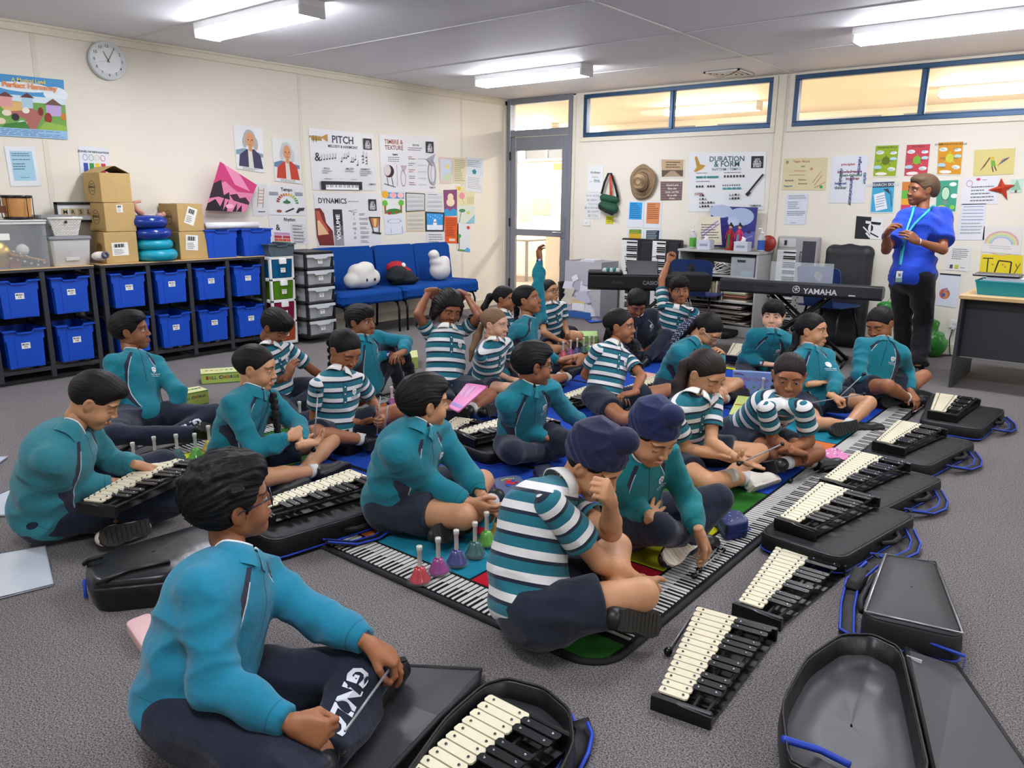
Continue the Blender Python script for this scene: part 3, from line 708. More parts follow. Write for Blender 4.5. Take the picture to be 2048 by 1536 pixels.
        V,Fq=S.mesh(2); V=wrinkle(V,Fq,.006*s); ob=np_obj('blouse',V-base,Fq,[blouse_mat()],root,dict(rest=rest(V))); bvh_src=(V,Fq)
    # ---------- crest, placket
    if bvh_src is not None and top in('jumper','polo'):
        Vc,Fc_=bvh_src; bv=BVHTree.FromPolygons([tuple(v) for v in Vc],[tuple(int(i) for i in f) for f in Fc_])
        def onto(lat,hh,eps=.0022):
            o=pe+up*hh*Lt/.36+rt*lat*s+fwd*.4*s; h=bv.ray_cast(Vector(o),Vector(-fwd))
            return None if h[0] is None else vv(h[0])+fwd*eps
        def sheet(name,items,parent):
            mb=MB(); ok=False
            for verts,faces,m,e in items:
                P=[onto(a,b,e) for a,b in verts]
                if any(p is None for p in P): continue
                q=np.array(P); 
                if np.ptp(q@fwd)>.06*s: continue
                mb.add([p-base for p in P],faces,m); ok=True
            if ok: mb.build(name,parent)
        if crest:
            cx,cz=-.066,.262; w,h=.0155,.019
            shp=[(-w,h*.72),(0,h),(w,h*.72),(w*.92,-.004),(w*.5,-h*.7),(0,-h),(-w*.5,-h*.7),(-w*.92,-.004)]
            red=mat('#8c2a34',r=.8,var=0); wh=mat('#e4e6e6',r=.8,var=0); nv=mat('#20304a',r=.8,var=0)
            # the wearer's right is +lat, seen from the front x runs the other way
            items=[([(cx-a,cz+b) for a,b in shp],[tuple(range(8))],wh if top=='jumper' or True else nv,.0025)]
            for dx,dy,m in ((0,.008,nv),(-.007,.003,red),(.007,.003,red),(0,-.003,red),(0,-.011,nv)):
                items.append(([(cx-dx-.0026,cz+dy-.003),(cx-dx+.0026,cz+dy-.003),(cx-dx+.0026,cz+dy+.003),(cx-dx-.0026,cz+dy+.003)],[(0,1,2,3)],m,.0036))
            for body,sz,dy in (('GOOD NEWS',.0062,-.030),('Lutheran College',.0044,-.039)):
                v,f,wd=text_mesh(body,.02); items.append(([(cx+wd*sz/2-a*sz,cz+dy+b*sz) for a,b in v],f,wh if top=='jumper' else nv,.003))
            sheet('crest',items,ob)
        if top=='polo':
            tm=mat('#155a68',r=.8,var=0); wm=mat('#e8e6e0',r=.4,var=0); items=[]
            for k in range(6): z0=.19+.022*k; items.append(([(-.012,z0),(.012,z0),(.012,z0+.022),(-.012,z0+.022)],[(0,1,2,3)],tm,.0022))
            sheet('placket',items,ob)
            items=[]
            for z0 in (.215,.262,.305): items.append(([(.0045*math.cos(a),z0+.0045*math.sin(a)) for a in np.linspace(0,2*PI,9)[:-1]],[tuple(range(8))],wm,.004))
            sheet('button',items,ob)
    # ---------- trousers / shorts
    if bottom:
        bc={'trousers':NAVY,'shorts':'#1a2130','black':'#0c0c11'}[bottom]
        S=SDF(lo,hi,cell); S.ell(pe-up*.01,(.126*gx*s,.106*gx*s,.10*s) if not stand else (.128*s,.105*s,.10*s),F,k=0)
        ends=[]
        for i in (0,1):
            if bottom=='shorts':
                e=HP_[i]+(KN[i]-HP_[i])*.62; d=(KN[i]-HP_[i])/np.linalg.norm(KN[i]-HP_[i]); S.cone(HP_[i],e+d*.04,.088*s*sg,.080*s*sg,k=.03)
                S.carve(lambda P,e=e,d=d: np.maximum(-((P-e)@d),np.linalg.norm(P-e,axis=-1)-.15*s),.003,e-.16,e+.16)
                if i==0: pass
            else:
                S.cone(HP_[i],KN[i],.086*s*sg,.060*s*sg,k=.03); e=AN[i]+(KN[i]-AN[i])*.08; S.cone(KN[i],e,.060*s*sg,(.046 if bottom!='black' else .065)*s,k=.02)
                d=(AN[i]-KN[i])/np.linalg.norm(AN[i]-KN[i]); S.carve(lambda P,e=e,d=d: np.maximum(-((P-e)@d),np.linalg.norm(P-e,axis=-1)-.08*s),.003,e-.1,e+.1)
        V,Fq=S.mesh(2); V=wrinkle(V,Fq,.009*s,40,9); V[:,2]=np.maximum(V[:,2],.002)
        np_obj('trousers' if bottom!='shorts' else 'shorts',V-base,Fq,[plain_cloth(bc,.45)],root)
    # ---------- shoes and socks
    for i in (0,1):
        if legs[i].get('noshoe'): continue
        t=TO[i]-AN[i]; t/=np.linalg.norm(t); k=KN[i]-AN[i]; k/=np.linalg.norm(k)
        sn=legs[i].get('sole'); sd=-(k-t*(k@t)) if sn is None else {'cam':(CAM-AN[i]),'down':np.array([0,0,-1.])}[sn]
        sd=sd-t*(sd@t); sd/=np.linalg.norm(sd); x=np.cross(t,-sd)
        hz=s*legs[i].get('fs',1.)
        hl=AN[i]-t*.035*hz+sd*.030*hz; ball=AN[i]+t*.105*hz+sd*.040*hz; toe=AN[i]+t*.15*hz+sd*.045*hz
        S=SDF(np.min([hl,toe,AN[i]],0)-.07,np.max([hl,toe,AN[i]],0)+.07,.0055 if cell<.0095 else .007)
        S.cone(hl,ball,.034*hz,.040*hz,k=0); S.cone(ball,toe,.040*hz,.033*hz,k=.02); S.cone(AN[i]-t*.012*hz,AN[i]+t*.05*hz+sd*.02*hz,.036*hz,.030*hz,k=.02)
        q=AN[i]+sd*.058*hz; S.carve(lambda P: -((P-q)@sd)*1.,.004); q2=AN[i]+k*.045*hz; S.carve(lambda P: -((P-q2)@k),.002)
        V,Fq=S.mesh(1); sc=legs[i].get('c',shoes); V[:,2]=np.maximum(V[:,2],.001); sh=np_obj('shoe',V-base,Fq,[mat(sc,r=.4,bump=.2,bs=200,var=.05)],root)
        ol=[(-.034+0,-.045),(.026,-.050),(.033,-.02),(.030,.03),(.040,.085),(.043,.12),(.036,.155),(.018,.176),(-.006,.178),(-.030,.165),(-.041,.13),(-.040,.09),(-.031,.03),(-.034,-.01)]
        ol=[(a*hz,b*hz) for a,b in ol]; mb=MB(); Fo=np.array([x,t,sd]); 
        if np.linalg.det(Fo)<0: ol=ol[::-1]
        o=AN[i]+sd*.052*hz-base; mb.prism(ol,0,.014*hz,mat(legs[i].get('sc',sole),r=.75,var=.1),Fo,o)
        # tread bars
        for q in range(9 if cell<.0095 else 0):
            y0=(-.035+.022*q)*hz; w=(.022 if q in(2,3) else .03)*hz; mb.prism([(-w,y0),(w,y0),(w,y0+.009*hz),(-w,y0+.009*hz)],.0135*hz,.016*hz,mat(legs[i].get('sc',sole),r=.8,var=.1),Fo,o)
        so=mb.build('sole',sh)
        mn=min(v.co.z for v in so.data.vertices)
        if mn<.001:
            for v in so.data.vertices: v.co.z=max(v.co.z,.001)
        if (bottom=='shorts' or sock) and not legs[i].get('nosk'):
            mb=MB(); a=AN[i]-base+k*.01; mb.tube([a,a+k*.04*s,a+k*.06*s],[.034*s*sg,.0345*s*sg,.037*s*sg],mat(legs[i].get('sk',sock or '#c9c9c4'),r=.9,bump=.3,bs=300),14); mb.build('sock',root)
    # ---------- glasses
    if specs and specs.get('f'):
        mb=MB(); gm=mat(specs['f'],r=.3,metal=specs.get('m',0)); lens=None
        for sx in (1,-1):
            pts=[]
            for a in np.linspace(0,2*PI,25)[:-1]:
                ca,sa=math.cos(a),math.sin(a); w,h=.0225,.0165; ex=.6; px=w*abs(ca)**ex*np.sign(ca); pz=h*abs(sa)**ex*np.sign(sa); pts.append(toW(vv([[sx*.033+px,.0945-abs(sx*.033+px)*.22,.0+pz]]))[0]-base)
            mb.tube(pts,.0017*hs if not specs.get('thin') else .0011*hs,gm,6,closed=True)
            mb.tube([toW(vv([q]))[0]-base for q in ((sx*.0555,.082,.008),(sx*.074,.04,.008),(sx*.0775,.0,.006),(sx*.076,-.018,-.008))],.0018*hs,gm,6)
        mb.tube([toW(vv([q]))[0]-base for q in ((-.011,.092,.004),(0,.0965,.006),(.011,.092,.004))],.0016*hs,gm,6)
        mb.build('glasses',root)
    if earring:
        for sx in (1,-1):
            mb=MB(); mb.ball(toW(vv([[sx*.077,-.004,-.033]]))[0]-base,.003*hs,mat('#d8c070',r=.2,metal=1),6); mb.build('earring',root)
    return PEOPLE[-1],ob if top else None
def blouse_mat():
    if 'blouse' in _mc: return _mc['blouse']
    N=NT('blouse'); X=N.xyz(N.attr('rest')); x,h,f=X[0],X[1],X[2]
    v=N.n('ShaderNodeTexVoronoi'); v.inputs['Scale'].default_value=62; v.inputs['Randomness'].default_value=0; N.t.links.new(N.obj(),v.inputs['Vector'])
    dot=N.math('LESS_THAN',v.outputs['Distance'],.27); lace=N.math('GREATER_THAN',h,.215); dot=N.math('MULTIPLY',dot,lace)
    N.set(Base_Color=N.mix(dot,lin('#173fb4'),lin('#0a2484')),Roughness=.8); cloth_fn(N,.35); _mc['blouse']=N.m; return N.m
def A(e,w,t,p='relaxed',palm='down',**k): return dict(e=e,w=w,t=t,p=p,palm=palm,**k)
def G(k,a,t,**kw): return dict(k=k,a=a,t=t,**kw)
SK1,SK2,SK3,SK4,SK5,SK6='#a66f4d','#8a5639','#b98762','#96603f','#d9a98a','#c4967a'
# 1 boy in front with glasses
person('boy in teal jumper and glasses sitting nearest the camera with a mallet in both hands',(400,1405,.12),(475,1125,.47),(462,1003,.60),58,(104,-6,-6),
 [A((432,1372,.27),(590,1450,.22),(690,1482,.20),'fist','in'),A((632,1235,.28),(742,1290,.24),(800,1325,.20),'pinch','down')],
 [G((575,1560,.12),(745,1400,.07),(800,1375,.05)),G((722,1342,.18),(640,1525,.06),(585,1560,.05))],
 s=1.04,g=1.22,skin=SK4,hair='thick',hcol='#120f0f',eye='open',cell=.0075,specs=dict(f='#1c2338'),rough=.5,hk=.0022,mouth='#8d5550',topcol='#18748f')
# 2 boy left with faded haircut
person('boy in teal jumper with a faded haircut looking down at the instrument on his lap',(105,1015,.12),(140,868,.47),(188,800,.58),62,(80,32,-4),
 [A((118,975,.26),(236,966,.22),(292,976,.20),'fist','down'),A((222,925,.26),(278,930,.25),(325,938,.22),'relaxed','down')],
 [G((345,1000,.13),(225,1020,.06),(215,1040,.05)),G((325,930,.15),(262,1062,.06),(185,1082,.05),sole='cam')],
 s=1.0,g=1.28,skin=SK3,hair='fade',hcol='#161211',eye='closed',cell=.0085,shoes='#d8cfc4',sole='#2a2724',topcol='#2b7580')
# 3 boy behind, back row left
person('boy in teal jumper leaning back on his hands in front of the blue trays',(285,835,.11),(268,712,.46),(262,662,.58),32,(76,-4,0),
 [A((222,795,.25),(205,860,.04),(190,870,.03),'flat','down'),A((356,785,.25),(356,862,.04),(362,885,.03),'flat','down')],
 [G((225,872,.13),(405,868,.07),(440,880,.05)),G((432,830,.14),(300,893,.06),(255,903,.05))],
 s=1.02,skin=SK2,hair='boy',hcol='#0c0b0c',specs=dict(gaze=(-.3,0)))
# 4 girl with the long plait
person('girl in teal jumper with a long side plait holding a mallet upright',(470,915,.11),(508,787,.45),(512,736,.57),48,(72,10,0),
 [A((512,905,.22),(582,873,.27),(628,852,.28),'pinch','in'),A((595,850,.27),(606,890,.24),(636,884,.23),'cup','up')],
 [G((530,955,.11),(640,940,.06),(680,925,.05)),G((662,882,.24),(592,958,.06),(548,972,.05),sk='#c9c9c4')],
 s=1.0,bottom='shorts',skin=SK3,hair='girl',hcol='#15100f',eye='half',cell=.0085,tails=[dict(k='braid',pts=[('h',-.055,-.06,-.05),(545,790,.04),(552,830,-.06),(556,870,-.09),(558,905,-.1)],r=[.020,.013])],mouth='#b06a66')
# 5 boy in polo behind her
person('boy in striped polo looking down behind the girl with the plait',(560,792,.11),(540,697,.45),(551,655,.56),40,(52,34,0),
 [A((545,765,.22),(575,752,.28),(586,722,.38),'pinch','in'),A((628,742,.22),(668,768,.08),(690,778,.05),'flat','down')],
 [G((598,845,.13),(690,815,.06),(720,812,.05)),G((655,775,.16),(560,835,.06),(530,842,.05))],
 top='polo',skin=SK2,hair='fringe',hcol='#100d0d',eye='closed')
# 6 girl with two mallets
person('girl in striped polo looking down at two mallets held upright in her hands',(672,862,.11),(678,748,.45),(690,700,.57),28,(38,30,0),
 [A((630,835,.22),(726,845,.20),(765,836,.20),'cup','up'),A((744,802,.25),(765,838,.22),(768,856,.18),'grip','in')],
 [G((625,868,.15),(735,880,.06),(775,880,.05)),G((795,822,.2),(720,865,.08),(690,872,.05))],
 top='polo',bottom='shorts',skin=SK4,hair='girl',hcol='#0d0b0c',eye='closed',tails=[dict(k='braid',pts=[('h',.03,-.09,-.02),(662,720,.1),(658,745,.12)],r=[.018,.012])])
# 7 boy hugging his knees
person('boy in teal jumper hugging his knees with a watch on his wrist',(735,768,.11),(725,682,.45),(722,644,.57),52,(55,-3,0),
 [A((716,722,.30),(780,708,.34),(808,716,.33),'relaxed','down'),A((812,684,.36),(806,704,.36),(780,716,.35),'relaxed','down')],
 [G((775,700,.33),(800,766,.05),(838,778,.04)),G((800,690,.33),(820,752,.05),(850,764,.04))],
 skin=SK2,hair='fringe',hcol='#15110f',topcol='#12788a')
# 8 boy in the middle with the bells
person('boy in teal jumper looking away while reaching to the row of coloured bells',(800,1000,.12),(838,862,.47),(848,806,.58),50,(112,0,-3),
 [A((858,965,.24),(940,1008,.18),(985,1026,.14),'relaxed','in'),A((928,940,.26),(968,996,.18),(992,1020,.12),'relaxed','down')],
 [G((925,1035,.14),(985,1002,.07),(1010,990,.06)),G((965,962,.14),(905,1060,.06),(868,1072,.05),sole='cam')],
 s=1.02,g=1.2,bottom='shorts',skin=SK3,hair='boy',hcol='#14100f',cell=.008,shoes='#1a1a1b')
# 9 girl with hands behind her head
person('girl in striped polo with both hands clasped behind her head',(892,775,.11),(895,660,.46),(898,616,.58),20,(22,22,8),
 [A((836,628,.60),(858,582,.66),(884,584,.66),'relaxed','head'),A((960,632,.60),(932,590,.66),(905,580,.66),'relaxed','head')],
 [G((905,838,.15),(968,824,.07),(1000,812,.05)),G((980,792,.19),(935,822,.1),(905,828,.06))],
 s=1.04,g=1.05,top='polo',bottom='shorts',skin=SK2,hair='loose',hcol='#171110',eye='half',shoulder=((862,672,.44),(930,660,.44)),cell=.009)
# 10 fair-haired girl
person('fair-haired girl with a ponytail in striped polo with a jumper tied round her waist',(975,768,.11),(990,687,.44),(990,648,.55),42,(62,4,0),
 [A((968,735,.22),(1020,758,.20),(1045,762,.18),'relaxed','down'),A((1024,728,.22),(1045,752,.2),(1060,760,.18),'relaxed','down')],
 [G((1012,778,.16),(1060,775,.06),(1080,775,.05)),G((1055,750,.16),(1010,785,.06),(1000,790,.05))],
 s=.95,top='polo',bottom='shorts',skin=SK6,hair='girl',hcol='#7d6247',specs=dict(gaze=(-.2,0)),tails=[dict(pts=[('h',0,-.095,.0),(955,672,.06),(945,700,.05),(940,722,.05)],r=[.018,.030,.024,.010],tie='#b9c3c6')],mouth='#c9857a')
# 11 girl with dark ponytail behind
person('girl with a dark ponytail half hidden behind the fair-haired girl',(1000,705,.11),(1008,630,.44),(1010,598,.55),45,(66,0,0),
 [A((975,680,.22),(1010,705,.15),(1030,710,.12)),A((1040,675,.22),(1050,700,.15),(1070,705,.12))],
 [G((1000,735,.15),(1060,725,.06),(1085,725,.05)),G((1060,710,.15),(1020,735,.06),(1005,740,.05))],
 s=.97,top='polo',bottom='shorts',skin=SK4,hair='girl',hcol='#0c0b0d',cell=.011,tails=[dict(pts=[('h',0,-.095,.03),(980,594,.08),(968,615,.08),(966,640,.08)],r=[.018,.032,.028,.010])])
# 12 girl raising her hand
person('girl in teal jumper looking up with her left arm raised straight',(1040,742,.11),(1058,642,.45),(1055,600,.56),55,(72,-14,0),
 [A((1072,706,.24),(1122,722,.2),(1150,726,.19),'pinch','up'),A((1076,572,.66),(1079,520,.85),(1076,482,.98),'cup','fwd')],
 [G((1085,765,.14),(1140,752,.06),(1165,748,.05)),G((1160,718,.16),(1110,762,.07),(1085,770,.05))],
 s=1.02,bottom='shorts',skin=SK4,hair='girl',hcol='#0e0b0c',specs=dict(gaze=(-.1,.15)),tails=[dict(k='braid',pts=[('h',.01,-.09,-.04),(1033,628,.08),(1030,660,.1),(1032,695,.1)],r=[.020,.014])],shoulder=((1045,665,.42),(1080,636,.46)))
# 13 girl with glasses at the back
person('girl with dark glasses in striped polo looking up at the back',(1110,676,.11),(1103,612,.44),(1098,583,.55),35,(52,-8,0),
 [A((1088,665,.22),(1118,680,.15),(1135,684,.12)),A((1129,652,.24),(1136,670,.16),(1139,684,.10))],
 [G((1095,700,.14),(1140,695,.06),(1150,697,.05)),G((1158,672,.15),(1110,692,.06),(1095,697,.05))],
 s=.97,top='polo',bottom='shorts',skin=SK3,hair='girl',hcol='#14100f',cell=.011,specs=dict(f='#2a1413'))
# 14 boy with glasses in the middle
person('boy with glasses in teal jumper sitting on the blue part of the rug',(1045,880,.11),(1058,777,.45),(1066,730,.57),30,(108,2,0),
 [A((1032,850,.22),(1100,878,.16),(1125,885,.14),'relaxed','down'),A((1138,828,.26),(1172,850,.2),(1195,858,.18),'relaxed','down')],
 [G((1025,905,.14),(1095,905,.06),(1130,900,.05)),G((1140,885,.14),(1070,912,.06),(1035,918,.05))],
 s=1.0,skin=SK2,hair='boy',hcol='#0f0d0d',specs=dict(f='#2d2520'),cell=.0085)
# 15 girl with two plaits
person('girl with two plaits in striped polo looking across to the teacher',(1210,800,.11),(1228,694,.45),(1240,652,.57),35,(76,0,0),
 [A((1170,750,.26),(1232,788,.22),(1262,798,.20),'relaxed','down'),A((1284,752,.26),(1268,785,.2),(1240,790,.19),'relaxed','down')],
 [G((1245,838,.2),(1300,830,.06),(1325,825,.05)),G((1335,780,.14),(1265,812,.06),(1235,820,.05))],
 s=1.0,top='polo',bottom='shorts',skin=SK4,hair='girl',hcol='#120e0e',mouth='#9c5a55',tails=[dict(k='braid',pts=[('h',.06,-.055,-.03),(1212,680,.02),(1214,710,-.02),(1220,745,-.05)],r=[.022,.013]),dict(k='braid',pts=[('h',-.06,-.03,-.05),(1270,690,0),(1275,715,-.03),(1272,740,-.05)],r=[.020,.012])])
# 16 boy in dark jumper
person('boy in dark navy jumper looking down behind the girl with two plaits',(1292,690,.11),(1277,636,.43),(1273,607,.53),22,(18,36,0),
 [A((1256,680,.22),(1280,700,.12),(1285,712,.08)),A((1316,668,.22),(1300,695,.12),(1290,708,.08))],
 [G((1262,715,.15),(1320,712,.06),(1340,712,.05)),G((1333,672,.22),(1290,722,.06),(1275,728,.05))],
 s=1.0,skin=SK2,hair='boy',hcol='#0b0a0b',eye='closed',topcol='#161d2c',cell=.011)
# 17 boy raising his hand
person('boy in striped polo raising his right fist above the others',(1340,688,.11),(1357,617,.45),(1359,580,.56),15,(12,2,-4),
 [A((1323,560,.62),(1338,520,.80),(1344,500,.90),'fist','fwd'),A((1396,655,.25),(1380,640,.32),(1374,628,.38),'grip','in')],
 [G((1315,705,.2),(1370,712,.06),(1390,712,.05)),G((1392,700,.2),(1340,712,.06),(1320,715,.05))],
 s=1.05,top='polo',skin=SK4,hair='fringe',hcol='#17110e',cell=.0105,shoulder=((1326,612,.47),(1386,625,.44)),mouth='#8c5147')
# 18 girl with thin glasses and scarf
person('girl in teal jumper with thin glasses and a dotted scarf bending over her hands',(1345,770,.11),(1388,690,.43),(1416,660,.52),52,(64,42,0),
 [A((1375,760,.2),(1430,770,.18),(1448,790,.14),'relaxed','down'),A((1430,735,.26),(1444,712,.34),(1440,698,.4),'relaxed','in')],
 [G((1400,810,.14),(1460,795,.06),(1480,790,.05)),G((1474,768,.15),(1420,800,.06),(1400,806,.05))],
 s=1.0,bottom='shorts',skin=SK3,hair='girl',hcol='#100d0e',eye='closed',specs=dict(f='#c9c6c0',m=1,thin=1),earring=True,tails=[dict(pts=[('h',.0,-.095,.03),(1385,650,.06),(1366,665,.08),(1352,685,.08)],r=[.02,.03,.028,.012])])
# 19 boy with straight fringe
person('boy with a straight black fringe in teal jumper facing the camera',(1515,735,.11),(1546,668,.44),(1546,632,.55),12,(-6,0,0),
 [A((1490,715,.22),(1530,728,.20),(1556,730,.2),'relaxed','down'),A((1575,712,.22),(1570,735,.14),(1560,745,.1))],
 [G((1495,760,.14),(1560,755,.06),(1580,755,.05)),G((1590,745,.14),(1530,762,.06),(1510,765,.05))],
 s=1.0,skin=SK5,hair='fringe',hcol='#0e0d10',eye='squint',mouth='#c4766b')
# 20 girl with plait, blurred hand
person('girl in teal jumper with a long back plait talking and holding a mallet',(1622,800,.11),(1620,702,.44),(1624,661,.55),42,(70,-2,0),
 [A((1582,765,.24),(1622,768,.25),(1652,762,.26),'flat','down'),A((1672,760,.25),(1665,792,.2),(1688,800,.18),'grip','down')],
 [G((1632,848,.13),(1712,852,.06),(1765,842,.05),sole='down',sk='#1d2440'),G((1738,806,.15),(1690,856,.06),(1650,866,.05),sole='cam')],
 s=1.0,bottom='shorts',skin=SK3,hair='girl',hcol='#100d0e',mouth='#b0706b',tails=[dict(k='braid',pts=[('h',.02,-.09,-.03),(1590,690,.06),(1572,712,.06),(1552,745,0),(1545,790,-.05)],r=[.022,.013])],specs=dict(gaze=(-.1,0)))
# 21 girl far right
person('smiling girl in teal jumper at the right end of the rug, reaching down to a mallet',(1738,782,.11),(1768,686,.45),(1760,648,.56),14,(-28,24,-6),
 [A((1716,752,.24),(1752,775,.14),(1775,785,.1),'relaxed','down'),A((1815,742,.26),(1822,785,.13),(1842,815,.04),'relaxed','down')],
 [G((1775,772,.2),(1820,800,.06),(1862,790,.05)),G((1848,752,.15),(1790,800,.06),(1755,806,.05),sole='cam')],
 s=1.02,bottom='shorts',skin=SK4,hair='girl',hcol='#120e10',eye='closed',mouth='#b86d68')
# 22 girl with ponytail and mallet across her palms
person('girl in striped polo with pearl hair tie holding a mallet across her open palms',(1362,908,.11),(1392,798,.45),(1412,748,.56),42,(50,28,0),
 [A((1372,898,.22),(1444,912,.20),(1490,926,.20),'cup','up'),A((1422,885,.24),(1472,915,.2),(1515,935,.17),'flat','up')],
 [G((1415,965,.12),(1500,955,.07),(1540,945,.06),c='#d6d0c4',sc='#c9c2b4'),G((1518,905,.16),(1450,955,.06),(1400,968,.05),c='#d6d0c4',sc='#aaa294',sole='cam',nosk=1)],
 s=1.02,top='polo',bottom='shorts',skin=SK3,hair='girl',hcol='#241a15',eye='closed',cell=.0085,earring=True,mouth='#b7716a',tails=[dict(pts=[('h',0,-.085,.035),(1372,732,.06),(1358,770,.05),(1350,800,.03),(1346,822,.02)],r=[.018,.034,.034,.024,.008],tie='#e0d6c2')])
# 23 girl facing the camera
person('girl in striped polo leaning forward with arms crossed over her legs, facing the camera',(1490,872,.11),(1566,806,.42),(1578,752,.52),22,(4,14,2),
 [A((1546,880,.22),(1590,902,.16),(1620,908,.13),'relaxed','down'),A((1618,882,.2),(1580,898,.16),(1555,905,.13),'relaxed','down')],
 [G((1555,912,.14),(1640,925,.06),(1665,920,.05)),G((1632,905,.15),(1560,930,.06),(1530,935,.05))],
 s=1.0,top='polo',bottom='shorts',skin=SK4,hair='girl',hcol='#1b1412',eye='half',cell=.0085,mouth='#a8635c',shoulder=((1532,818,.38),(1608,818,.38)))
# 24 boy with navy turban in polo
person('boy in navy turban and striped polo resting his chin on his hand at the rug corner',(1075,1225,.12),(1120,975,.49),(1186,925,.56),78,(66,32,-4),
 [A((1200,1125,.28),(1288,1166,.12),(1306,1192,.08),'relaxed','in'),A((1222,1062,.36),(1220,1000,.52),(1208,975,.58),'fist','back')],
 [G((1284,1188,.20),(1215,1250,.06),(1120,1252,.05),sole='cam'),G((1232,1095,.25),(1225,1235,.06),(1285,1245,.05),sole='cam')],
 s=1.04,g=1.16,top='polo',bottom='shorts',skin=SK3,hair='turban',hcol='#15100f',eye='half',cell=.0075,hk=.0022,slouch=.07,mouth='#b07168',shoes='#1c1b19',sole='#26231f')
# 25 boy with navy turban in jumper
person('boy in navy turban and teal jumper reaching down to a pair of mallets on the rug',(1262,1045,.12),(1278,912,.46),(1304,868,.57),36,(44,30,-3),
 [A((1260,1015,.25),(1302,1035,.24),(1322,1012,.26),'spread','away'),A((1376,1000,.26),(1400,1068,.16),(1420,1125,.04),'pinch','in')],
 [G((1320,1058,.13),(1385,1085,.06),(1425,1078,.05),c='#141416',sc='#d4cfc4'),G((1436,1000,.22),(1358,1100,.06),(1318,1130,.05),sole='cam',c='#101012',sc='#d2c9b8')],
 s=.98,skin=SK3,hair='turban#16204a',hcol='#15100f',eye='closed',cell=.0075,hk=.0022,mouth='#bb7a6e',topcol='#126f74',sock='#d8d6d0')
# 26 teacher
person('teacher in blue blouse and black trousers with a lanyard, standing and gesturing',(1824,556,.81),(1848,420,1.33),(1843,380,1.49),-40,(-58,2,4),
 [A((1772,500,1.02,-.10),(1774,466,1.16,-.22),(1790,440,1.26,-.26),'pinch','in'),A((1886,500,1.0,-.18),(1834,482,1.1,-.30),(1806,462,1.18,-.34),'pinch','in')],
 [G((1806,640,.44),(1806,735,.08),(1790,748,.04)),G((1846,645,.44),(1836,738,.08),(1822,754,.04))],
 s=1.17,g=1.02,ar=(.8,1.4),top='blouse',bottom='black',skin=SK2,hair='teacher',hcol='#5d4937',eye='open',cell=.010,hk=.003,adult=True,slouch=0,head_s=.92,stand=True,brow='#2a1d16',mouth='#8f4f45',earring=True,shoulder=((1813,436,1.35,-.03),(1884,436,1.35,.0)),crest=False,shoes='#0c0c0e')
# ---------------------------------------------------------------- room
def wall_mat(c,name,grid=True):
    N=NT(name); cl=lin(c); o=N.obj(); base=N.mix(N.noise(1.2,3,o),tuple(x*.96 for x in cl),tuple(min(1,x*1.03) for x in cl))
    N.set(Base_Color=base,Roughness=.62); N.bump(N.noise(90,2,o),.05,.004); N.b.inputs['Specular IOR Level'].default_value=.3; return N.m
def carpet_mat():
    N=NT('grey_loop_carpet'); o=N.obj(); a=N.noise(420,2,o,.6); b=N.noise(190,2,o,.6); big=N.noise(1.3,3,o)
    r=N.n('ShaderNodeValToRGB'); N.t.links.new(N.math('ADD',N.math('MULTIPLY',a,.5),N.math('MULTIPLY',b,.5)),r.inputs[0])
    e=r.color_ramp.elements; e[0].position=.40; e[0].color=lin('#2c2a2c')+(1,); e[1].position=.60; e[1].color=lin('#9a9492')+(1,)
    x=N.n('ShaderNodeMix',data_type='RGBA',blend_type='MULTIPLY'); x.inputs[0].default_value=1; N.t.links.new(r.outputs[0],x.inputs[6]); N.put(x,7,N.mix(big,(.88,.88,.88),(1.08,1.08,1.08)))
    N.set(Base_Color=x.outputs[2],Roughness=.95); N.b.inputs['Specular IOR Level'].default_value=.15; N.bump(N.math('ADD',a,b),.6,.006); return N.m
WALL=wall_mat('#ddd7c8','cream_wall_panel'); CEIL=wall_mat('#e2e2e6','painted_ceiling'); TRIM=mat('#d9d2bf',r=.5); CARPET=carpet_mat()
CW=wall_mat('#ece2c8','warm_wall_panel'); CC=wall_mat('#f3e9d4','warm_ceiling')
def sbox(name,a,b,m,bev=0): mb=MB(); mb.box(a,b,m,bev); return struct(mb.build(name))
sbox('floor',(WX-.1,-3.1,-.12),(4.1,WY,0),CARPET)
sbox('floor',(-13,WY,-.12),(4.1,12.1,0),mat('#9c8f84',r=.95,bump=.3,bs=250,var=.15))
sbox('ceiling',(WX-.1,-3.1,CZ),(4.1,WY+.1,CZ+.12),CEIL)
sbox('ceiling',(-13,WY+.1,CZ),(4.1,12.1,CZ+.12),CC)
sbox('wall_left',(WX-.1,-3.1,0),(WX,WY+.12,CZ),WALL)
sbox('wall_right',(4.0,-3.1,0),(4.1,12.1,CZ),WALL); sbox('wall_rear',(WX,-3.1,0),(4.0,-3.0,CZ),WALL)
sbox('wall_far',(-13,12.0,0),(4.1,12.1,CZ),CW); sbox('wall_far_left',(-13.1,WY,0),(-13,12.1,CZ),CW)
D0,D1=-6.875,-5.825; W1=(-5.66,-3.30); W2=(-3.075,1.6); WZ0,WZ1=2.165,2.665
mb=MB()
y0,y1=WY,WY+.10
mb.box((WX,y0,0),(D0,y1,CZ),WALL); mb.box((D1,y0,0),(4.0,y1,WZ0),WALL); mb.box((D1,y0,WZ0),(W1[0],y1,CZ),WALL); mb.box((W1[1],y0,WZ0),(W2[0],y1,CZ),WALL); mb.box((W2[1],y0,WZ0),(4.0,y1,CZ),WALL)
mb.box((W1[0],y0,WZ1),(W1[1],y1,CZ),WALL); mb.box((W2[0],y0,WZ1),(W2[1],y1,CZ),WALL); struct(mb.build('wall_back'))
mb=MB(); mb.box((WX,y1,0),(WX-6,y1+.02,CZ),CW); mb.box((D1,y1,0),(4,y1+.02,WZ0),CW); struct(mb.build('wall_behind'))
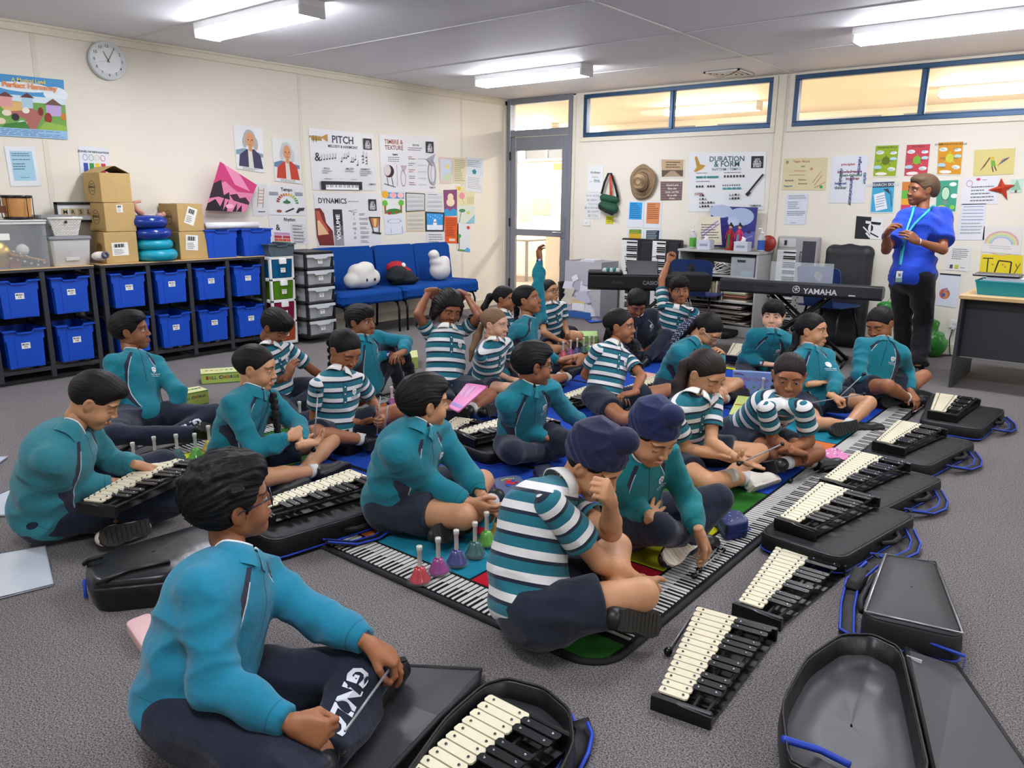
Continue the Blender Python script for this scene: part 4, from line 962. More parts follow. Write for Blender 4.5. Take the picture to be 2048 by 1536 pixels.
# trims
def trim(n,a,b,m=TRIM,bev=.004): return sbox('trim_%d'%n,a,b,m,bev)
trim(1,(WX,-3,CZ-.075),(WX+.018,WY,CZ)); trim(2,(WX,-3,CZ-.022),(WX+.035,WY,CZ))
trim(3,(D1,WY-.014,CZ-.022),(4,WY,CZ)); trim(4,(-3.245,WY-.016,0),(-3.16,WY,CZ)); trim(5,(D1+.005,WY-.014,0),(D1+.05,WY,CZ))
trim(6,(WX,WY-.05,0),(WX+.018,WY,CZ)); 
for k,yy in enumerate((.2,2.62,5.05,7.45)): trim(7+k,(WX,yy-.02,.1),(WX+.003,yy+.02,CZ-.075),mat('#d3cdbb',r=.55),.001)
trim(11,(-.75,WY-.004,.1),(-.71,WY,WZ0-.1),mat('#d3cdbb',r=.55),.001)
sbox('baseboard_left',(WX,-3,0),(WX+.014,WY,.10),mat('#cfc8b4',r=.5),.003); sbox('baseboard_back',(D1+.05,WY-.014,0),(4,WY,.10),mat('#cfc8b4',r=.5),.003)
n=12
for yy in (-.3,.95,2.15,3.37,4.66,5.9,7.15): 
    trim(n,(WX,yy-.012,CZ-.006),(4,yy+.012,CZ),mat('#cfcfd0',r=.5),.002); n+=1
for xx in (-3.12,.6): trim(n,(xx-.02,-3,CZ-.008),(xx+.02,WY,CZ),mat('#d5d4d0',r=.5),.002); n+=1
# windows
BF=mat('#2b4a68',r=.35,metal=.3); GL=mat('#f2f5f5',r=.02,alpha=.06,var=0); GRYF=mat('#83868f',r=.38,metal=.4)
def window(k,x0,x1,z0,z1,mull,m=BF):
    mb=MB(); w=.045; yb=WY-.012; yt=WY+.07
    mb.box((x0,yb,z0),(x1,yt,z0+w),m,.004); mb.box((x0,yb,z1-w),(x1,yt,z1),m,.004); mb.box((x0,yb,z0+w),(x0+w,yt,z1-w),m,.004); mb.box((x1-w,yb,z0+w),(x1,yt,z1-w),m,.004)
    mb.box((x0+w,yb+.02,z0+w),(x1-w,yb+.05,z0+w+.012),m,.002)
    for q in mull: mb.box((q-.022,yb+.004,z0+w),(q+.022,yt-.01,z1-w),m,.004); mb.box((q+.022,yb+.02,z0+w),(q+.036,yb+.05,z1-w),m,.002)
    f=struct(mb.build('window_%d'%k)); mb=MB(); mb.box((x0+w,WY+.030,z0+w),(x1-w,WY+.034,z1-w),GL); g=mb.build('glass_pane',f)
    # cream surround
    mb=MB(); e=.05; yy=(WY-.016,WY); mb.box((x0-e,yy[0],z0-e),(x1+e,yy[1],z0),TRIM,.003); mb.box((x0-e,yy[0],z0),(x0,yy[1],z1),TRIM,.003); mb.box((x1,yy[0],z0),(x1+e,yy[1],z1),TRIM,.003); mb.box((x0-e,yy[0],z1),(x1+e,yy[1],z1+.02),TRIM,.003); mb.build('surround',f)
window(1,W1[0],W1[1],WZ0,WZ1,[-4.47]); window(2,W2[0],W2[1],WZ0,WZ1,[-1.88,-.3])
# door with transom
mb=MB(); w=.06; ya,yb=WY-.02,WY+.09; HD=2.215
mb.box((D0,ya,0),(D0+w,yb,CZ),GRYF,.004); mb.box((D1-w,ya,0),(D1,yb,CZ),GRYF,.004); mb.box((D0+w,ya,CZ-.07),(D1-w,yb,CZ),GRYF,.004); mb.box((D0+w,ya,HD),(D1-w,yb,HD+.085),GRYF,.004)
fr=struct(mb.build('door_1')); mb=MB(); mb.box((D0+w,WY+.035,HD+.085),(D1-w,WY+.04,CZ-.07),GL); mb.build('transom_glass',fr)
mb=MB(); a0,a1=D0+w+.004,D1-w-.004; yl0,yl1=WY-.012,WY+.032; st=.085
mb.box((a0,yl0,.01),(a0+st,yl1,HD-.005),GRYF,.003); mb.box((a1-st,yl0,.01),(a1,yl1,HD-.005),GRYF,.003); mb.box((a0+st,yl0,HD-.175),(a1-st,yl1,HD-.005),GRYF,.003); mb.box((a0+st,yl0,.01),(a1-st,yl1,.12),GRYF,.003); mb.box((a0+st,yl0,.945),(a1-st,yl1,1.03),GRYF,.003)
leaf=mb.build('door_leaf',fr); mb=MB(); mb.box((a0+st,WY+.008,.12),(a1-st,WY+.013,.945),GL); mb.box((a0+st,WY+.008,1.03),(a1-st,WY+.013,HD-.175),GL); mb.build('glass',leaf)
mb=MB(); SM=mat('#9a9da3',r=.3,metal=.9); mb.box((a1-.055,yl0-.012,.93),(a1-.015,yl0,1.20),SM,.004); mb.cyl((a1-.035,yl0-.012,1.0),(a1-.035,yl0-.05,1.0),.009,SM); mb.tube([(a1-.035,yl0-.05,1.0),(a1-.10,yl0-.052,1.0),(a1-.17,yl0-.05,.998)],.009,SM,8); mb.build('door_handle',leaf)
for zz in (1.06,1.92,.25): mb=MB(); mb.box((a0-.018,yl0-.012,zz),(a0+.006,yl0+.004,zz+.11),mat('#1a1a1c',r=.5),.002); mb.build('hinge',leaf)
# far room details seen through the glass
BW=[(-11.9,-10.8),(-10.7,-9.6),(-9.5,-8.4),(-8.3,-6.0),(-5.6,-3.2),(-2.9,-.6)]
for k,(xa,xb) in enumerate(BW):
    mb=MB(); mb.box((xa,11.96,2.12),(xb,12.0,2.165),GRYF); mb.box((xa,11.96,2.555),(xb,12.0,2.60),GRYF); mb.box((xa,11.96,2.165),(xa+.05,12,2.555),GRYF); mb.box((xb-.05,11.96,2.165),(xb,12,2.555),GRYF); mb.box(((xa+xb)/2-.02,11.96,2.165),((xa+xb)/2+.02,12,2.555),GRYF)
    f=struct(mb.build('window_%d'%(k+3))); mb=MB(); mb.box((xa+.05,11.985,2.165),(xb-.05,11.99,2.555),mat('#4c5054',r=.08)); mb.build('glass_pane',f)
sbox('trim_30',(-13,11.965,2.60),(4,12,2.66),TRIM)
def ceil_light(x0,x1,y,z=CZ,on=9.,label='',w=.105,g='ceiling batten lights',col='#f4f6ff'):
    r=empty('ceiling_light',((x0+x1)/2,y,z-.11),label,'light',g); L=(x1-x0)/2
    mb=MB(); mb.box((-L,-w,.055),(L,w,.11),mat('#d9d9d6',r=.4),.004); mb.build('housing',r)
    mb=MB(); prof=[(-w+.005,.055),(-w+.012,.012),(-w*.72,-.0),(w*.72,-.0),(w-.012,.012),(w-.005,.055)]
    mb.add([(-L+.022,a,b) for a,b in prof]+[(L-.022,a,b) for a,b in prof],[(i,i+1,7+i,6+i) for i in range(5)],mat(col,emit=on,var=0,r=.5)); mb.build('diffuser',r)
    for s in (-1,1): mb=MB(); mb.box((s*L,-w,-.002),(s*(L-.022),w,.058),mat('#cfcfcc',r=.4),.003); mb.build('end_cap',r)
EM=16.
ceil_light(-5.87,-4.55,3.47,on=EM,label='lit batten light at the upper left of the ceiling near the wall clock'); ceil_light(-5.85,-4.48,6.62,on=EM,label='lit batten light on the ceiling in front of the glazed door'); ceil_light(-2.0,-.62,6.58,on=EM,label='lit batten light on the ceiling above the teacher')
for x0,y in ((-2.0,3.45),(1.9,3.45),(1.9,6.6),(-5.87,.3),(-2.0,.3),(1.9,.3)): ceil_light(x0,x0+1.35,y,on=EM,label='lit batten light overhead behind or above the camera',g='ceiling lights out of the picture')
WC='#fff5ea'
for i,x0 in enumerate((-5.6,-2.15,1.0)): ceil_light(x0,x0+1.35,10.3,on=29,label=('lit batten light of the next room seen through the left high window','lit batten light of the next room seen through the right high window','lit batten light of the next room past the picture')[i],g='lights of the next room',col=WC)
ceil_light(-9.6,-8.2,11.2,on=45,label='lit batten light of the next room out of sight beyond the door',g='lights of the next room',col=WC); ceil_light(-12.5,-11.1,9.6,on=45,label='lit batten light of the next room out of sight beyond the door',g='lights of the next room',col=WC)
# ceiling vent
r=empty('ceiling_vent',(-3.62,7.92,CZ-.012),'square louvred ceiling vent above the high window','vent'); mb=MB(); vm=mat('#d8d6d0',r=.5)
for k in range(4): a=.19-.045*k; mb.box((-a,-a,-.004-.002*k),(a,-a+.02,.012),vm); mb.box((-a,a-.02,-.004-.002*k),(a,a,.012),vm); mb.box((-a,-a,-.004-.002*k),(-a+.02,a,.012),vm); mb.box((a-.02,-a,-.004-.002*k),(a,a,.012),vm)
mb.build('louvre',r); mb=MB(); mb.box((-.19,-.19,.009),(.19,.19,.012),mat('#6d6c6a',r=.7)); mb.build('backing',r)
# ---------------------------------------------------------------- text on surfaces
def put_text(mb,body,o,ex,ey,h,m,nrm=None,eps=.001,bold=0,center=False):
    v,f,w=text_mesh(body,bold); ex=vv(ex);ey=vv(ey); o=vv(o)
    if center: o=o-ex*w*h/2
    n=np.cross(ex,ey) if nrm is None else vv(nrm)
    mb.add([o+ex*a*h+ey*b*h+n*eps for a,b in v],f,m); return w*h
# ---------------------------------------------------------------- storage racks
DK=mat('#2c2d31',r=.55); BLUE=mat('#0b46b4',r=.38,var=.03,spec=.5); PLY=mat('#c9a878',r=.5,var=.1,bs=40); LBL=mat('#e6e4dc',r=.6); INK=mat('#20232a',r=.7,var=0)
def tray(name,label,y0,y1,zt,zb,xf,parent_tag=True,txt=None,g=None,dep=.37,col=None,m=None):
    m=m or BLUE; yc=(y0+y1)/2; W=(y1-y0); r=empty(name,(xf,yc,zb),label,'tray',g); H=zt-zb; mb=MB(); hw=W/2; bw=hw-.028; t=.006
    # front wall follows the dipped lip: outline in (y,z)
    dip=.020; ol=[(-hw+.012,H-.006),(-hw+.012,H-.075),(-hw+.022,H-.080),(-bw,0),(bw,0),(hw-.022,H-.080),(hw-.012,H-.075),(hw-.012,H-.006),(hw*.42,H-.006),(hw*.34,H-.006-dip),(-hw*.34,H-.006-dip),(-hw*.42,H-.006)]
    F=np.array([[0,1,0],[0,0,1],[1,0,0]]); mb.prism(ol,-.006,0,m,F)
    mb.box((0,-bw*.60,.005),(.003,bw*.60,H-.035),m,.002)
    for s in (-1,1): mb.add([(-.004,s*bw,0),(-dep,s*bw,0),(-dep,s*(hw-.014),H-.01),(-.004,s*(hw-.014),H-.01)],[(0,1,2,3)],m)
    mb.add([(-.004,-bw,0),(-dep,-bw,0),(-dep,bw,0),(-.004,bw,0)],[(0,1,2,3)],m); mb.add([(-dep,-bw,0),(-dep,bw,0),(-dep,hw-.014,H-.01),(-dep,-hw+.014,H-.01)],[(0,1,2,3)],m)
    mb.build('body',r); mb=MB()
    lp=[(-hw,H),(-hw*.44,H),(-hw*.34,H-dip),(hw*.34,H-dip),(hw*.44,H),(hw,H),(hw,H-.012),(hw*.42,H-.012),(hw*.33,H-.012-dip),(-hw*.33,H-.012-dip),(-hw*.42,H-.012),(-hw,H-.012)]
    mb.prism(lp[::-1],-.004,.014,m,F)
    for s in (-1,1): mb.box((-dep,s*(hw-.014),H-.012),(.01,s*hw,H-.001),m,.002)
    mb.build('rim',r)
    if txt:
        mb=MB(); mb.box((.003,-.030,H*.50),(.0045,.030,H*.50+.045),LBL); lb=mb.build('label_card',r); mb=MB(); yy=-.022
        put_text(mb,txt[0],(.005,0,H*.5+.026),(0,1,0),(0,0,1),.012,INK,(1,0,0),.0005,.02,True); put_text(mb,txt[1],(.005,0,H*.5+.008),(0,1,0),(0,0,1),.012,INK,(1,0,0),.0005,.02,True); mb.build('lettering',lb)
    return r
def rack(label,ys,top=True,x0=WX+.02,xf=-6.5,wood=False):
    r=empty('tray_rack',(xf,(ys[0]+ys[-1])/2,0),label,'storage rack','metal framed tray racks along the left wall'); o=vv((xf,(ys[0]+ys[-1])/2,0)); t=.018
    def bx(n,a,b,m=DK,bev=.002): mb=MB(); mb.box(vv(a)-o,vv(b)-o,m,bev); return mb.build(n,r)
    for k,y in enumerate(ys):
        bx('upright',(xf-.03,y-t,.03),(xf,y+t,.845)); bx('upright',(x0,y-t,.03),(x0+.03,y+t,.845)); bx('side_rail',(x0+.03,y-t*.6,.09),(xf-.03,y+t*.6,.12))
        for zz in (.425,.795): bx('runner',(x0+.03,y-t-.008,zz),(xf-.03,y+t+.008,zz+.014))
    bx('bottom_rail',(xf-.028,ys[0]-t,.085),(xf-.002,ys[-1]+t,.115)); bx('bottom_rail',(x0,ys[0]-t,.085),(x0+.03,ys[-1]+t,.115))
    bx('base_plinth',(x0+.05,ys[0]-t+.03,0),(xf-.07,ys[-1]+t-.03,.03))
    bx('worktop',(x0,ys[0]-t-.005,.845),(xf+.004,ys[-1]+t+.005,.866),DK,.003); bx('worktop_surface',(x0,ys[0]-t-.003,.866),(xf+.006,ys[-1]+t+.003,.873),PLY,.001); bx('back_panel',(x0-.012,ys[0],.12),(x0-.002,ys[-1],.83),mat('#1d1e21',r=.7))
Y1=[1.60,1.965,2.33,2.69]; Y2=[2.78,3.145,3.51,3.877,4.243]
rack('dark metal tray rack at the left end below the bongo drums',Y1); rack('dark metal tray rack below the cardboard boxes and balance cushions',Y2)
tx={(0,0):('MUSIC','3 C'),(0,1):('MUSIC','4 C')}
G_='blue trays in the tray racks'
for u,(Y,lab) in enumerate(((Y1,[('6 B','8 A'),('3 B','4 A'),('3 A','4 B')]),(Y2,[('1 A','4 C'),('2 A','4 D'),('2 B','5 A'),('2 C','5 B')]))):
    for k in range(len(Y)-1):
        for row in (0,1):
            zt,zb=((.795,.515),(.425,.135))[row]; nm=lab[k][row]
            lb='blue tray marked %s in the %s row of the %s rack'%(nm,('upper','lower')[row],('left','right')[u])
            if u==0 and k==0: lb='blue tray at the cut left edge, %s row of the left rack'%('upper','lower')[row]
            jig=random.uniform(-.004,.012)
            tray('storage_tray',lb,Y[k]+.026+.012,Y[k+1]-.026-.006,zt,zb,-6.485+jig,txt=('MUSIC',nm),g=G_)
tray('storage_tray','plain blue tray standing on the rack, left of the pair',float(atx(408,450,-6.52)[1]),float(atx(478,450,-6.52)[1])-.012,1.125,.874,-6.53,g='spare blue trays on top of the rack')
tray('storage_tray','plain blue tray standing on the rack, right of the pair below the paper roll end',float(atx(480,450,-6.52)[1]),float(atx(540,450,-6.52)[1])+.02,1.125,.874,-6.52,g='spare blue trays on top of the rack')
# ---------------------------------------------------------------- things on top of the racks
ZT=.874
CB=mat('#b99a63',r=.75,var=.08,bs=60,bump=.08)
def carton(label,uL,uC,uR,vT,vB,xf,zb,open_=False,marks=(),zt=None,rz=0):
    P=atx(uC,vB,xf); y0=P[1]; y1=atx(uR,vB,xf)[1]; z1=zt or atx(uC,vT,xf)[2]; 
    xb=aty(uL,(vT+vB)/2,y0)[0]; xb=max(xb,WX+.03); o=vv(((xf+xb)/2,(y0+y1)/2,zb)); hx,hy,h=(xf-xb)/2,(y1-y0)/2,z1-zb
    r=empty('cardboard_box',o,label,'box','cardboard boxes on the tray rack',rz); mb=MB(); mb.box((-hx,-hy,0),(hx,hy,h-.001),CB,.003); 
    mb.build('body',r); tp=mat('#c8a874',r=.3); 
    mb=MB(); mb.box((hx,-.025,0),(hx+.0012,.025,h*.0+.001),tp); 
    if open_:
        for s in (-1,1): mb=MB(); mb.add([(-hx,s*hy,h),(hx,s*hy,h),(hx,s*hy*.1,h+.055),(-hx,s*hy*.1,h+.05),(-hx,s*hy,h-.003),(hx,s*hy,h-.003),(hx,s*hy*.1,h+.052),(-hx,s*hy*.1,h+.047)],[(0,1,2,3),(7,6,5,4),(0,4,5,1),(1,5,6,2),(2,6,7,3),(3,7,4,0)],CB); mb.build('flap',r)
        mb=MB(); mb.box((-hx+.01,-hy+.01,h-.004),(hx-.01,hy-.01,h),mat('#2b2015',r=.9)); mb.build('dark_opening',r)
    else:
        mb=MB(); mb.box((-hx,-.001,h-.001),(hx,.001,h+.0006),mat('#6d5730',r=.8)); mb.build('lid_seam',r)
    mb=MB(); IN=mat('#3b3122',r=.8,var=0)
    # round stamp on the end that faces the camera
    c=vv((0,-hy-.0008,h*.5)); R=min(hx,h)*.36; mb.tube([c+R*vv((math.cos(a),0,math.sin(a))) for a in np.linspace(0,2*PI,33)[:-1]],.0016,IN,4,closed=True)
    put_text(mb,'BENDIGO',c+vv((0,0,-.004)),(1,0,0),(0,0,1),R*.34,IN,(0,-1,0),.0006,.02,True)
    for q in (-.45,.45): mb.box(c+vv((-R*.5,0,q*R)),c+vv((R*.5,-.0006,q*R+.004)),IN)
    mb.build('printed_stamp',r)
    for (a,b,c1,d,rot) in marks:
        mb=MB(); W_=hy*2; ca,sa=math.cos(rot),math.sin(rot); C0=vv((hx+.0015,-hy+W_*a,h*b)); ex=vv((0,ca,sa)); ez=vv((0,-sa,ca)); w=c1*W_/2; q=d*h/2
        mb.add([C0-ex*w-ez*q,C0+ex*w-ez*q,C0+ex*w+ez*q,C0-ex*w+ez*q],[(0,1,2,3)],LBL); n=vv((.0008,0,0))
        for k in range(11): x_=-w*.75+w*1.3*k/11; mb.add([C0+n+ex*x_+ez*q*.25,C0+n+ex*(x_+w*(.05+.04*(k%3)))+ez*q*.25,C0+n+ex*(x_+w*(.05+.04*(k%3)))+ez*q*.8,C0+n+ex*x_+ez*q*.8],[(0,1,2,3)],INK)
        for k in range(4): mb.add([C0+n-ex*w*.8-ez*q*(.05+.22*k),C0+n+ex*w*(.2+.13*(k%3))-ez*q*(.05+.22*k),C0+n+ex*w*(.2+.13*(k%3))-ez*q*(.11+.22*k),C0+n-ex*w*.8-ez*q*(.11+.22*k)],[(0,3,2,1)],INK)
        mb.build('shipping_label',r)
    return r
xb=-6.55
zA=float(atx(210,464,xb)[2]); zB=float(atx(205,405,xb)[2])
carton('cardboard box at the bottom of the tall stack with shipping labels',188,213,278,465,520,xb,ZT,marks=[(.45,.45,.5,.42,.02)],zt=zA-.002)
carton('cardboard box in the middle of the tall stack with a small address sticker',173,213,274,404,463,xb-.005,zA,marks=[(.5,.8,.2,.26,0)],zt=zB-.002)
carton('open cardboard box on top of the tall stack, its flaps up',162,204,265,346,402,xb-.01,zB,open_=True,zt=float(atx(204,345,xb)[2]))
zC=float(atx(365,463,xb)[2])
carton('cardboard box beside the discs with a barcode label, under another box',335,362,419,463,516,xb+.01,ZT,marks=[(.42,.6,.42,.55,-.08)],zt=zC-.002)
carton('cardboard box on top of its twin beside the balance discs',308,358,409,405,461,xb,zC,marks=[(.5,.55,.38,.62,-.35)],zt=float(atx(358,407,xb)[2]))
# balance cushions
def disc(label,u,v,r,h,z,m,xc=-6.62,ribs=False):
    P=atx(u,v,xc); o=vv((xc,P[1],z)); R=empty('balance_cushion',o,label,'balance cushion','inflatable balance cushions stacked on the rack')
    mb=MB(); pr=[]; 
    for k in range(15):
        a=-PI/2+PI*k/14; pr.append((max(.001,(r-h*.5)+math.cos(a)*h*.5),h/2+math.sin(a)*h*.5*1.0))
    mb.lathe((0,0,0),[(.001,h*.03)]+pr+[(.001,h*.97)],m,40); mb.build('cushion',R)
    mb=MB()
    for k in range(3): mb.lathe((0,0,0),[(r*(.3+.2*k)-.004,h*.985),(r*(.3+.2*k),h*1.02),(r*(.3+.2*k)+.004,h*.985)],m,40)
    mb.build('ring_ridge',R)
DB=mat('#0a2f86',r=.22,spec=.6,var=.03); TQ=mat('#1296ae',r=.35,var=.03); uu=310
z=ZT
for lab,u,r_,h_,m in (('turquoise balance cushion at the bottom of the stack',312,.170,.098,TQ),('turquoise balance cushion second from the bottom of the stack',308,.155,.088,TQ),('dark blue balance cushion second from the top of the stack',306,.162,.100,DB),('dark blue balance cushion on top of the stack',300,.158,.102,DB)):
    disc(lab,u,500,r_,h_,z,m); z+=h_-.004
# clear instrument crate with bongo on top
P0=atx(99,520,-6.52); y1=P0[1]; y0=y1-.62; zc=float(atx(99,443,-6.52)[2])
r=empty('instrument_crate',(-6.68,(y0+y1)/2,ZT),'translucent plastic crate full of percussion instruments under the bongo drums','crate'); hy=(y1-y0)/2; H=zc-ZT
CL=mat('#c5cace',r=.3,alpha=.16,var=0); mb=MB(); t=.004
mb.box((.158,-hy,0),(.16,hy,H),CL); mb.box((-.16,-hy,0),(-.158,hy,H),CL); mb.box((-.158,hy-.002,0),(.158,hy,H),CL); mb.box((-.158,-hy,0),(.158,-hy+.002,H),CL); mb.box((-.158,-hy,0),(.158,hy,.003),CL); mb.build('body',r)
mb=MB(); mb.box((-.172,-hy-.01,H),(.172,hy+.012,H+.014),mat('#c9ccc6',r=.4),.005); mb.box((-.166,-hy-.004,H-.02),(.167,hy+.006,H),mat('#c9ccc6',r=.4),.004); mb.build('lid',r)
mb=MB(); mb.box((.161,-.02,H*.62),(.1625,.06,H*.76),LBL); mb.build('label_card',r)
W_=mat('#b98a52',r=.5,var=.15,bs=80); CY=mat('#c2a34e',r=.3,metal=.8)
def prop(name,label,cat,fn,g=None): mb=MB(); fn(mb); o=mb.build(name); tag(o,label,cat,g); return o
ctr=vv((-6.68,(y0+y1)/2,ZT))
prop('tambourine','brass cymbal disc standing inside the translucent crate','cymbal',lambda m:(m.lathe(ctr+vv((.115,-.02,.105)),[(.001,.006),(.02,.005),(.095,0),(.096,-.003),(.02,.002),(.001,.003)],CY,28,ax=(1,0,0)),))
prop('maraca','round pale drum head inside the translucent crate','drum',lambda m:m.lathe(ctr+vv((.11,.15,.135)),[(.001,.012),(.042,.012),(.045,-.012),(.001,-.012)],mat('#cfcfc6',r=.4),24,ax=(1,0,0)))
prop('bell_stick','wooden stick with jingle bells inside the translucent crate','jingle stick',lambda m:(m.cyl(ctr+vv((.12,.06,.11)),ctr+vv((.12,.29,.045)),.011,W_),[m.ball(ctr+vv((.135,.08+.04*k,.125-.018*k)),.012,mat('#b8b2a0',r=.2,metal=.9),6) for k in range(6)],[m.ball(ctr+vv((.125,.06+.045*k,.075-.014*k)),.012,mat('#b8b2a0',r=.2,metal=.9),6) for k in range(5)]))
prop('wood_block','reddish wooden block inside the translucent crate','wood block',lambda m:m.box(ctr+vv((.05,.06,.004)),ctr+vv((.11,.13,.085)),mat('#8d4d30',r=.5,var=.2)))
# bongo drums on the crate
P=atx(38,440,-6.62); 
r=empty('bongo_drums',(-6.62,P[1],ZT+H+.014),'pair of wooden bongo drums with black rims at the left edge','drum'); h=float(atx(38,388,-6.62)[2])-(ZT+H+.014)
for i,(dy,R_) in enumerate(((.0,.098),(-.22,.085))):
    mb=MB(); mb.lathe((0,dy,.012),[(R_*.84,0),(R_*.93,h*.3),(R_*.97,h*.75),(R_*.96,h-.02)],mat('#c08a50',r=.35,var=.2,bs=70),28); sh=mb.build('shell',r)
    mb=MB(); mb.lathe((0,dy,h-.028),[(R_*1.04,0),(R_*1.07,.006),(R_*1.06,.018),(R_*1.0,.02)],mat('#17161a',r=.3),28); mb.lathe((0,dy,.004),[(R_*.9,0),(R_*1.0,.0),(R_*1.0,.016),(R_*.88,.018)],mat('#17161a',r=.3),28); mb.build('rim',sh)
    mb=MB(); mb.lathe((0,dy,h-.010),[(R_*1.02,0),(R_,.004),(.001,.0045)],mat('#d8cdb2',r=.6),28); mb.build('drum_head',sh)
    mb=MB()
    for k in range(5): a=.3+k*2*PI/5; c=vv((math.cos(a)*R_*1.1,dy+math.sin(a)*R_*1.1,0)); mb.cyl(c+vv((0,0,.012)),c+vv((0,0,h-.015)),.003,mat('#1c1b1f',r=.3,metal=.6),6); 
    mb.build('tuning_rod',sh)
mb=MB(); mb.box((-.03,-.14,.05),(.03,-.08,.10),mat('#6e3f24',r=.5)); mb.build('bridge_block',r)
# tub with grey lid, second tub, white basket, frame
yA=atx(104,520,-6.52)[1]+.01; yB=atx(187,520,-6.52)[1]; zt=float(atx(150,474,-6.52)[2])
def tub(label,y0,y1,zb,zt,xf,col,lid,dep=.30):
    r=empty('storage_tub',(xf-dep/2,(y0+y1)/2,zb),label,'tub','plastic storage tubs on the rack'); hy=(y1-y0)/2; H=zt-zb; mb=MB(); S=[(.88,0),(.90,.01),(1,H-.02)]
    ring=lambda s,z:[(sx*dep/2*s-(sx*.02 if abs(sy)>.9 else 0)*0,sy*hy*s,z) for sx,sy in ((-1,-.88),(-.9,-1),(.9,-1),(1,-.88),(1,.88),(.9,1),(-.9,1),(-1,.88))]
    vs=[];[vs.extend(ring(s,z)) for s,z in S]; fs=[(i*8+k,i*8+(k+1)%8,(i+1)*8+(k+1)%8,(i+1)*8+k) for i in range(2) for k in range(8)]+[tuple(range(7,-1,-1)),tuple(range(16,24))]
    mb.add(vs,fs,mat(col,r=.35)); smooth_by_angle(mb.build('body',r),40); mb=MB(); vs=ring(1.04,H-.02)+ring(1.06,H-.012)+ring(1.04,H+.004)+ring(.93,H+.008); mb.add(vs,[(i*8+k,i*8+(k+1)%8,(i+1)*8+(k+1)%8,(i+1)*8+k) for i in range(3) for k in range(8)]+[tuple(range(24,32)),tuple(range(7,-1,-1))],mat(lid,r=.4)); mb.build('lid',r)
    mb=MB(); mb.box((dep/2*.97,-hy*.35,H*.18),(dep/2*.985+.003,hy*.35,H*.30),mat(col,r=.35),.002); mb.build('grip',r); return r
tub('pale plastic tub with a grey lid standing on the rack beside the crate',yA,yB,ZT,zt,-6.53,'#c3c1bd','#7d7f83')
z2=float(atx(120,432,-6.60)[2]); tub('grey plastic tub on top of the pale tub, behind the white basket',yA-.03,yB-.09,zt+.010,z2,-6.60,'#8b8c8e','#77797c',.24)
# basket
P=atx(133,470,-6.55); yb0,yb1=atx(98,435,-6.55)[1],atx(165,435,-6.55)[1]
r=empty('woven_basket',(-6.615,(yb0+yb1)/2,zt+.0095),'white woven basket in front of the grey tub','basket'); hh=float(atx(133,436,-6.55)[2])-zt-.01; hy=(yb1-yb0)/2
mb=MB(); WV=NT('white_weave'); br=WV.n('ShaderNodeTexBrick'); br.inputs['Scale'].default_value=26; br.inputs['Mortar Size'].default_value=.035; br.inputs['Color1'].default_value=lin('#e2dfd8')+(1,); br.inputs['Color2'].default_value=lin('#cfcbc2')+(1,); br.inputs['Mortar'].default_value=lin('#77736b')+(1,); br.inputs['Brick Width'].default_value=.6; br.inputs['Row Height'].default_value=.28
o_=WV.obj(); rr=WV.n('ShaderNodeMapping'); rr.inputs['Rotation'].default_value=(0,PI/2,PI/2); WV.t.links.new(o_,rr.inputs[0]); WV.t.links.new(rr.outputs[0],br.inputs['Vector']); WV.set(Base_Color=br.outputs[0],Roughness=.7); WV.bump(br.outputs['Fac'],-.6,.01)
vs=[]; 
for s,z in ((.70,0),(1,hh)): vs+= [(sx*.05*s,sy*hy*s,z) for sx,sy in ((-1,-1),(1,-1),(1,1),(-1,1))]
mb.add(vs,[(0,1,5,4),(1,2,6,5),(2,3,7,6),(3,0,4,7),(3,2,1,0)],WV.m); mb.build('body',r); mb=MB(); mb.tube([(sx*.052,sy*hy,hh) for sx,sy in ((-1,-1),(1,-1),(1,1),(-1,1))],.008,mat('#dedbd4',r=.7),8,closed=True); mb.build('rim',r); mb=MB(); mb.ball((.053,0,hh-.03),.011,mat('#1c1c1c'),6); mb.build('handle_hole',r)
# framed sign
P0,P1=atx(106,404,-6.82),atx(172,437,-6.82); r=empty('picture_frame',(-6.82,P0[1],P1[2]-.03),'black picture frame with letter tiles leaning behind the grey tub','frame'); w,h=P1[1]-P0[1]+.25,P0[2]-P1[2]+.03
mb=MB(); K=mat('#17181b',r=.4)
for a,b in (((0,0,0),(.02,.02,h)),((0,w-.02,0),(.02,w,h)),((0,0,h-.02),(.02,w,h)),((0,0,0),(.02,w,.02))): mb.box(a,b,K,.002)
mb.build('frame',r); mb=MB(); mb.box((0,.02,.02),(.008,w-.02,h-.02),mat('#cdd1d2',r=.5)); mb.build('mount',r); mb=MB(); TI_=mat('#b9a57c',r=.6)
for k,c in enumerate('MRSLEE'): mb.box((.009,.05+.062*k,h*.35),(.013,.098+.062*k,h*.35+.055),TI_); put_text(mb,c,(.0135,.062+.062*k,h*.35+.012),(0,1,0),(0,0,1),.032,INK,(1,0,0),.0005,.02)
mb.build('letter_tiles',r)
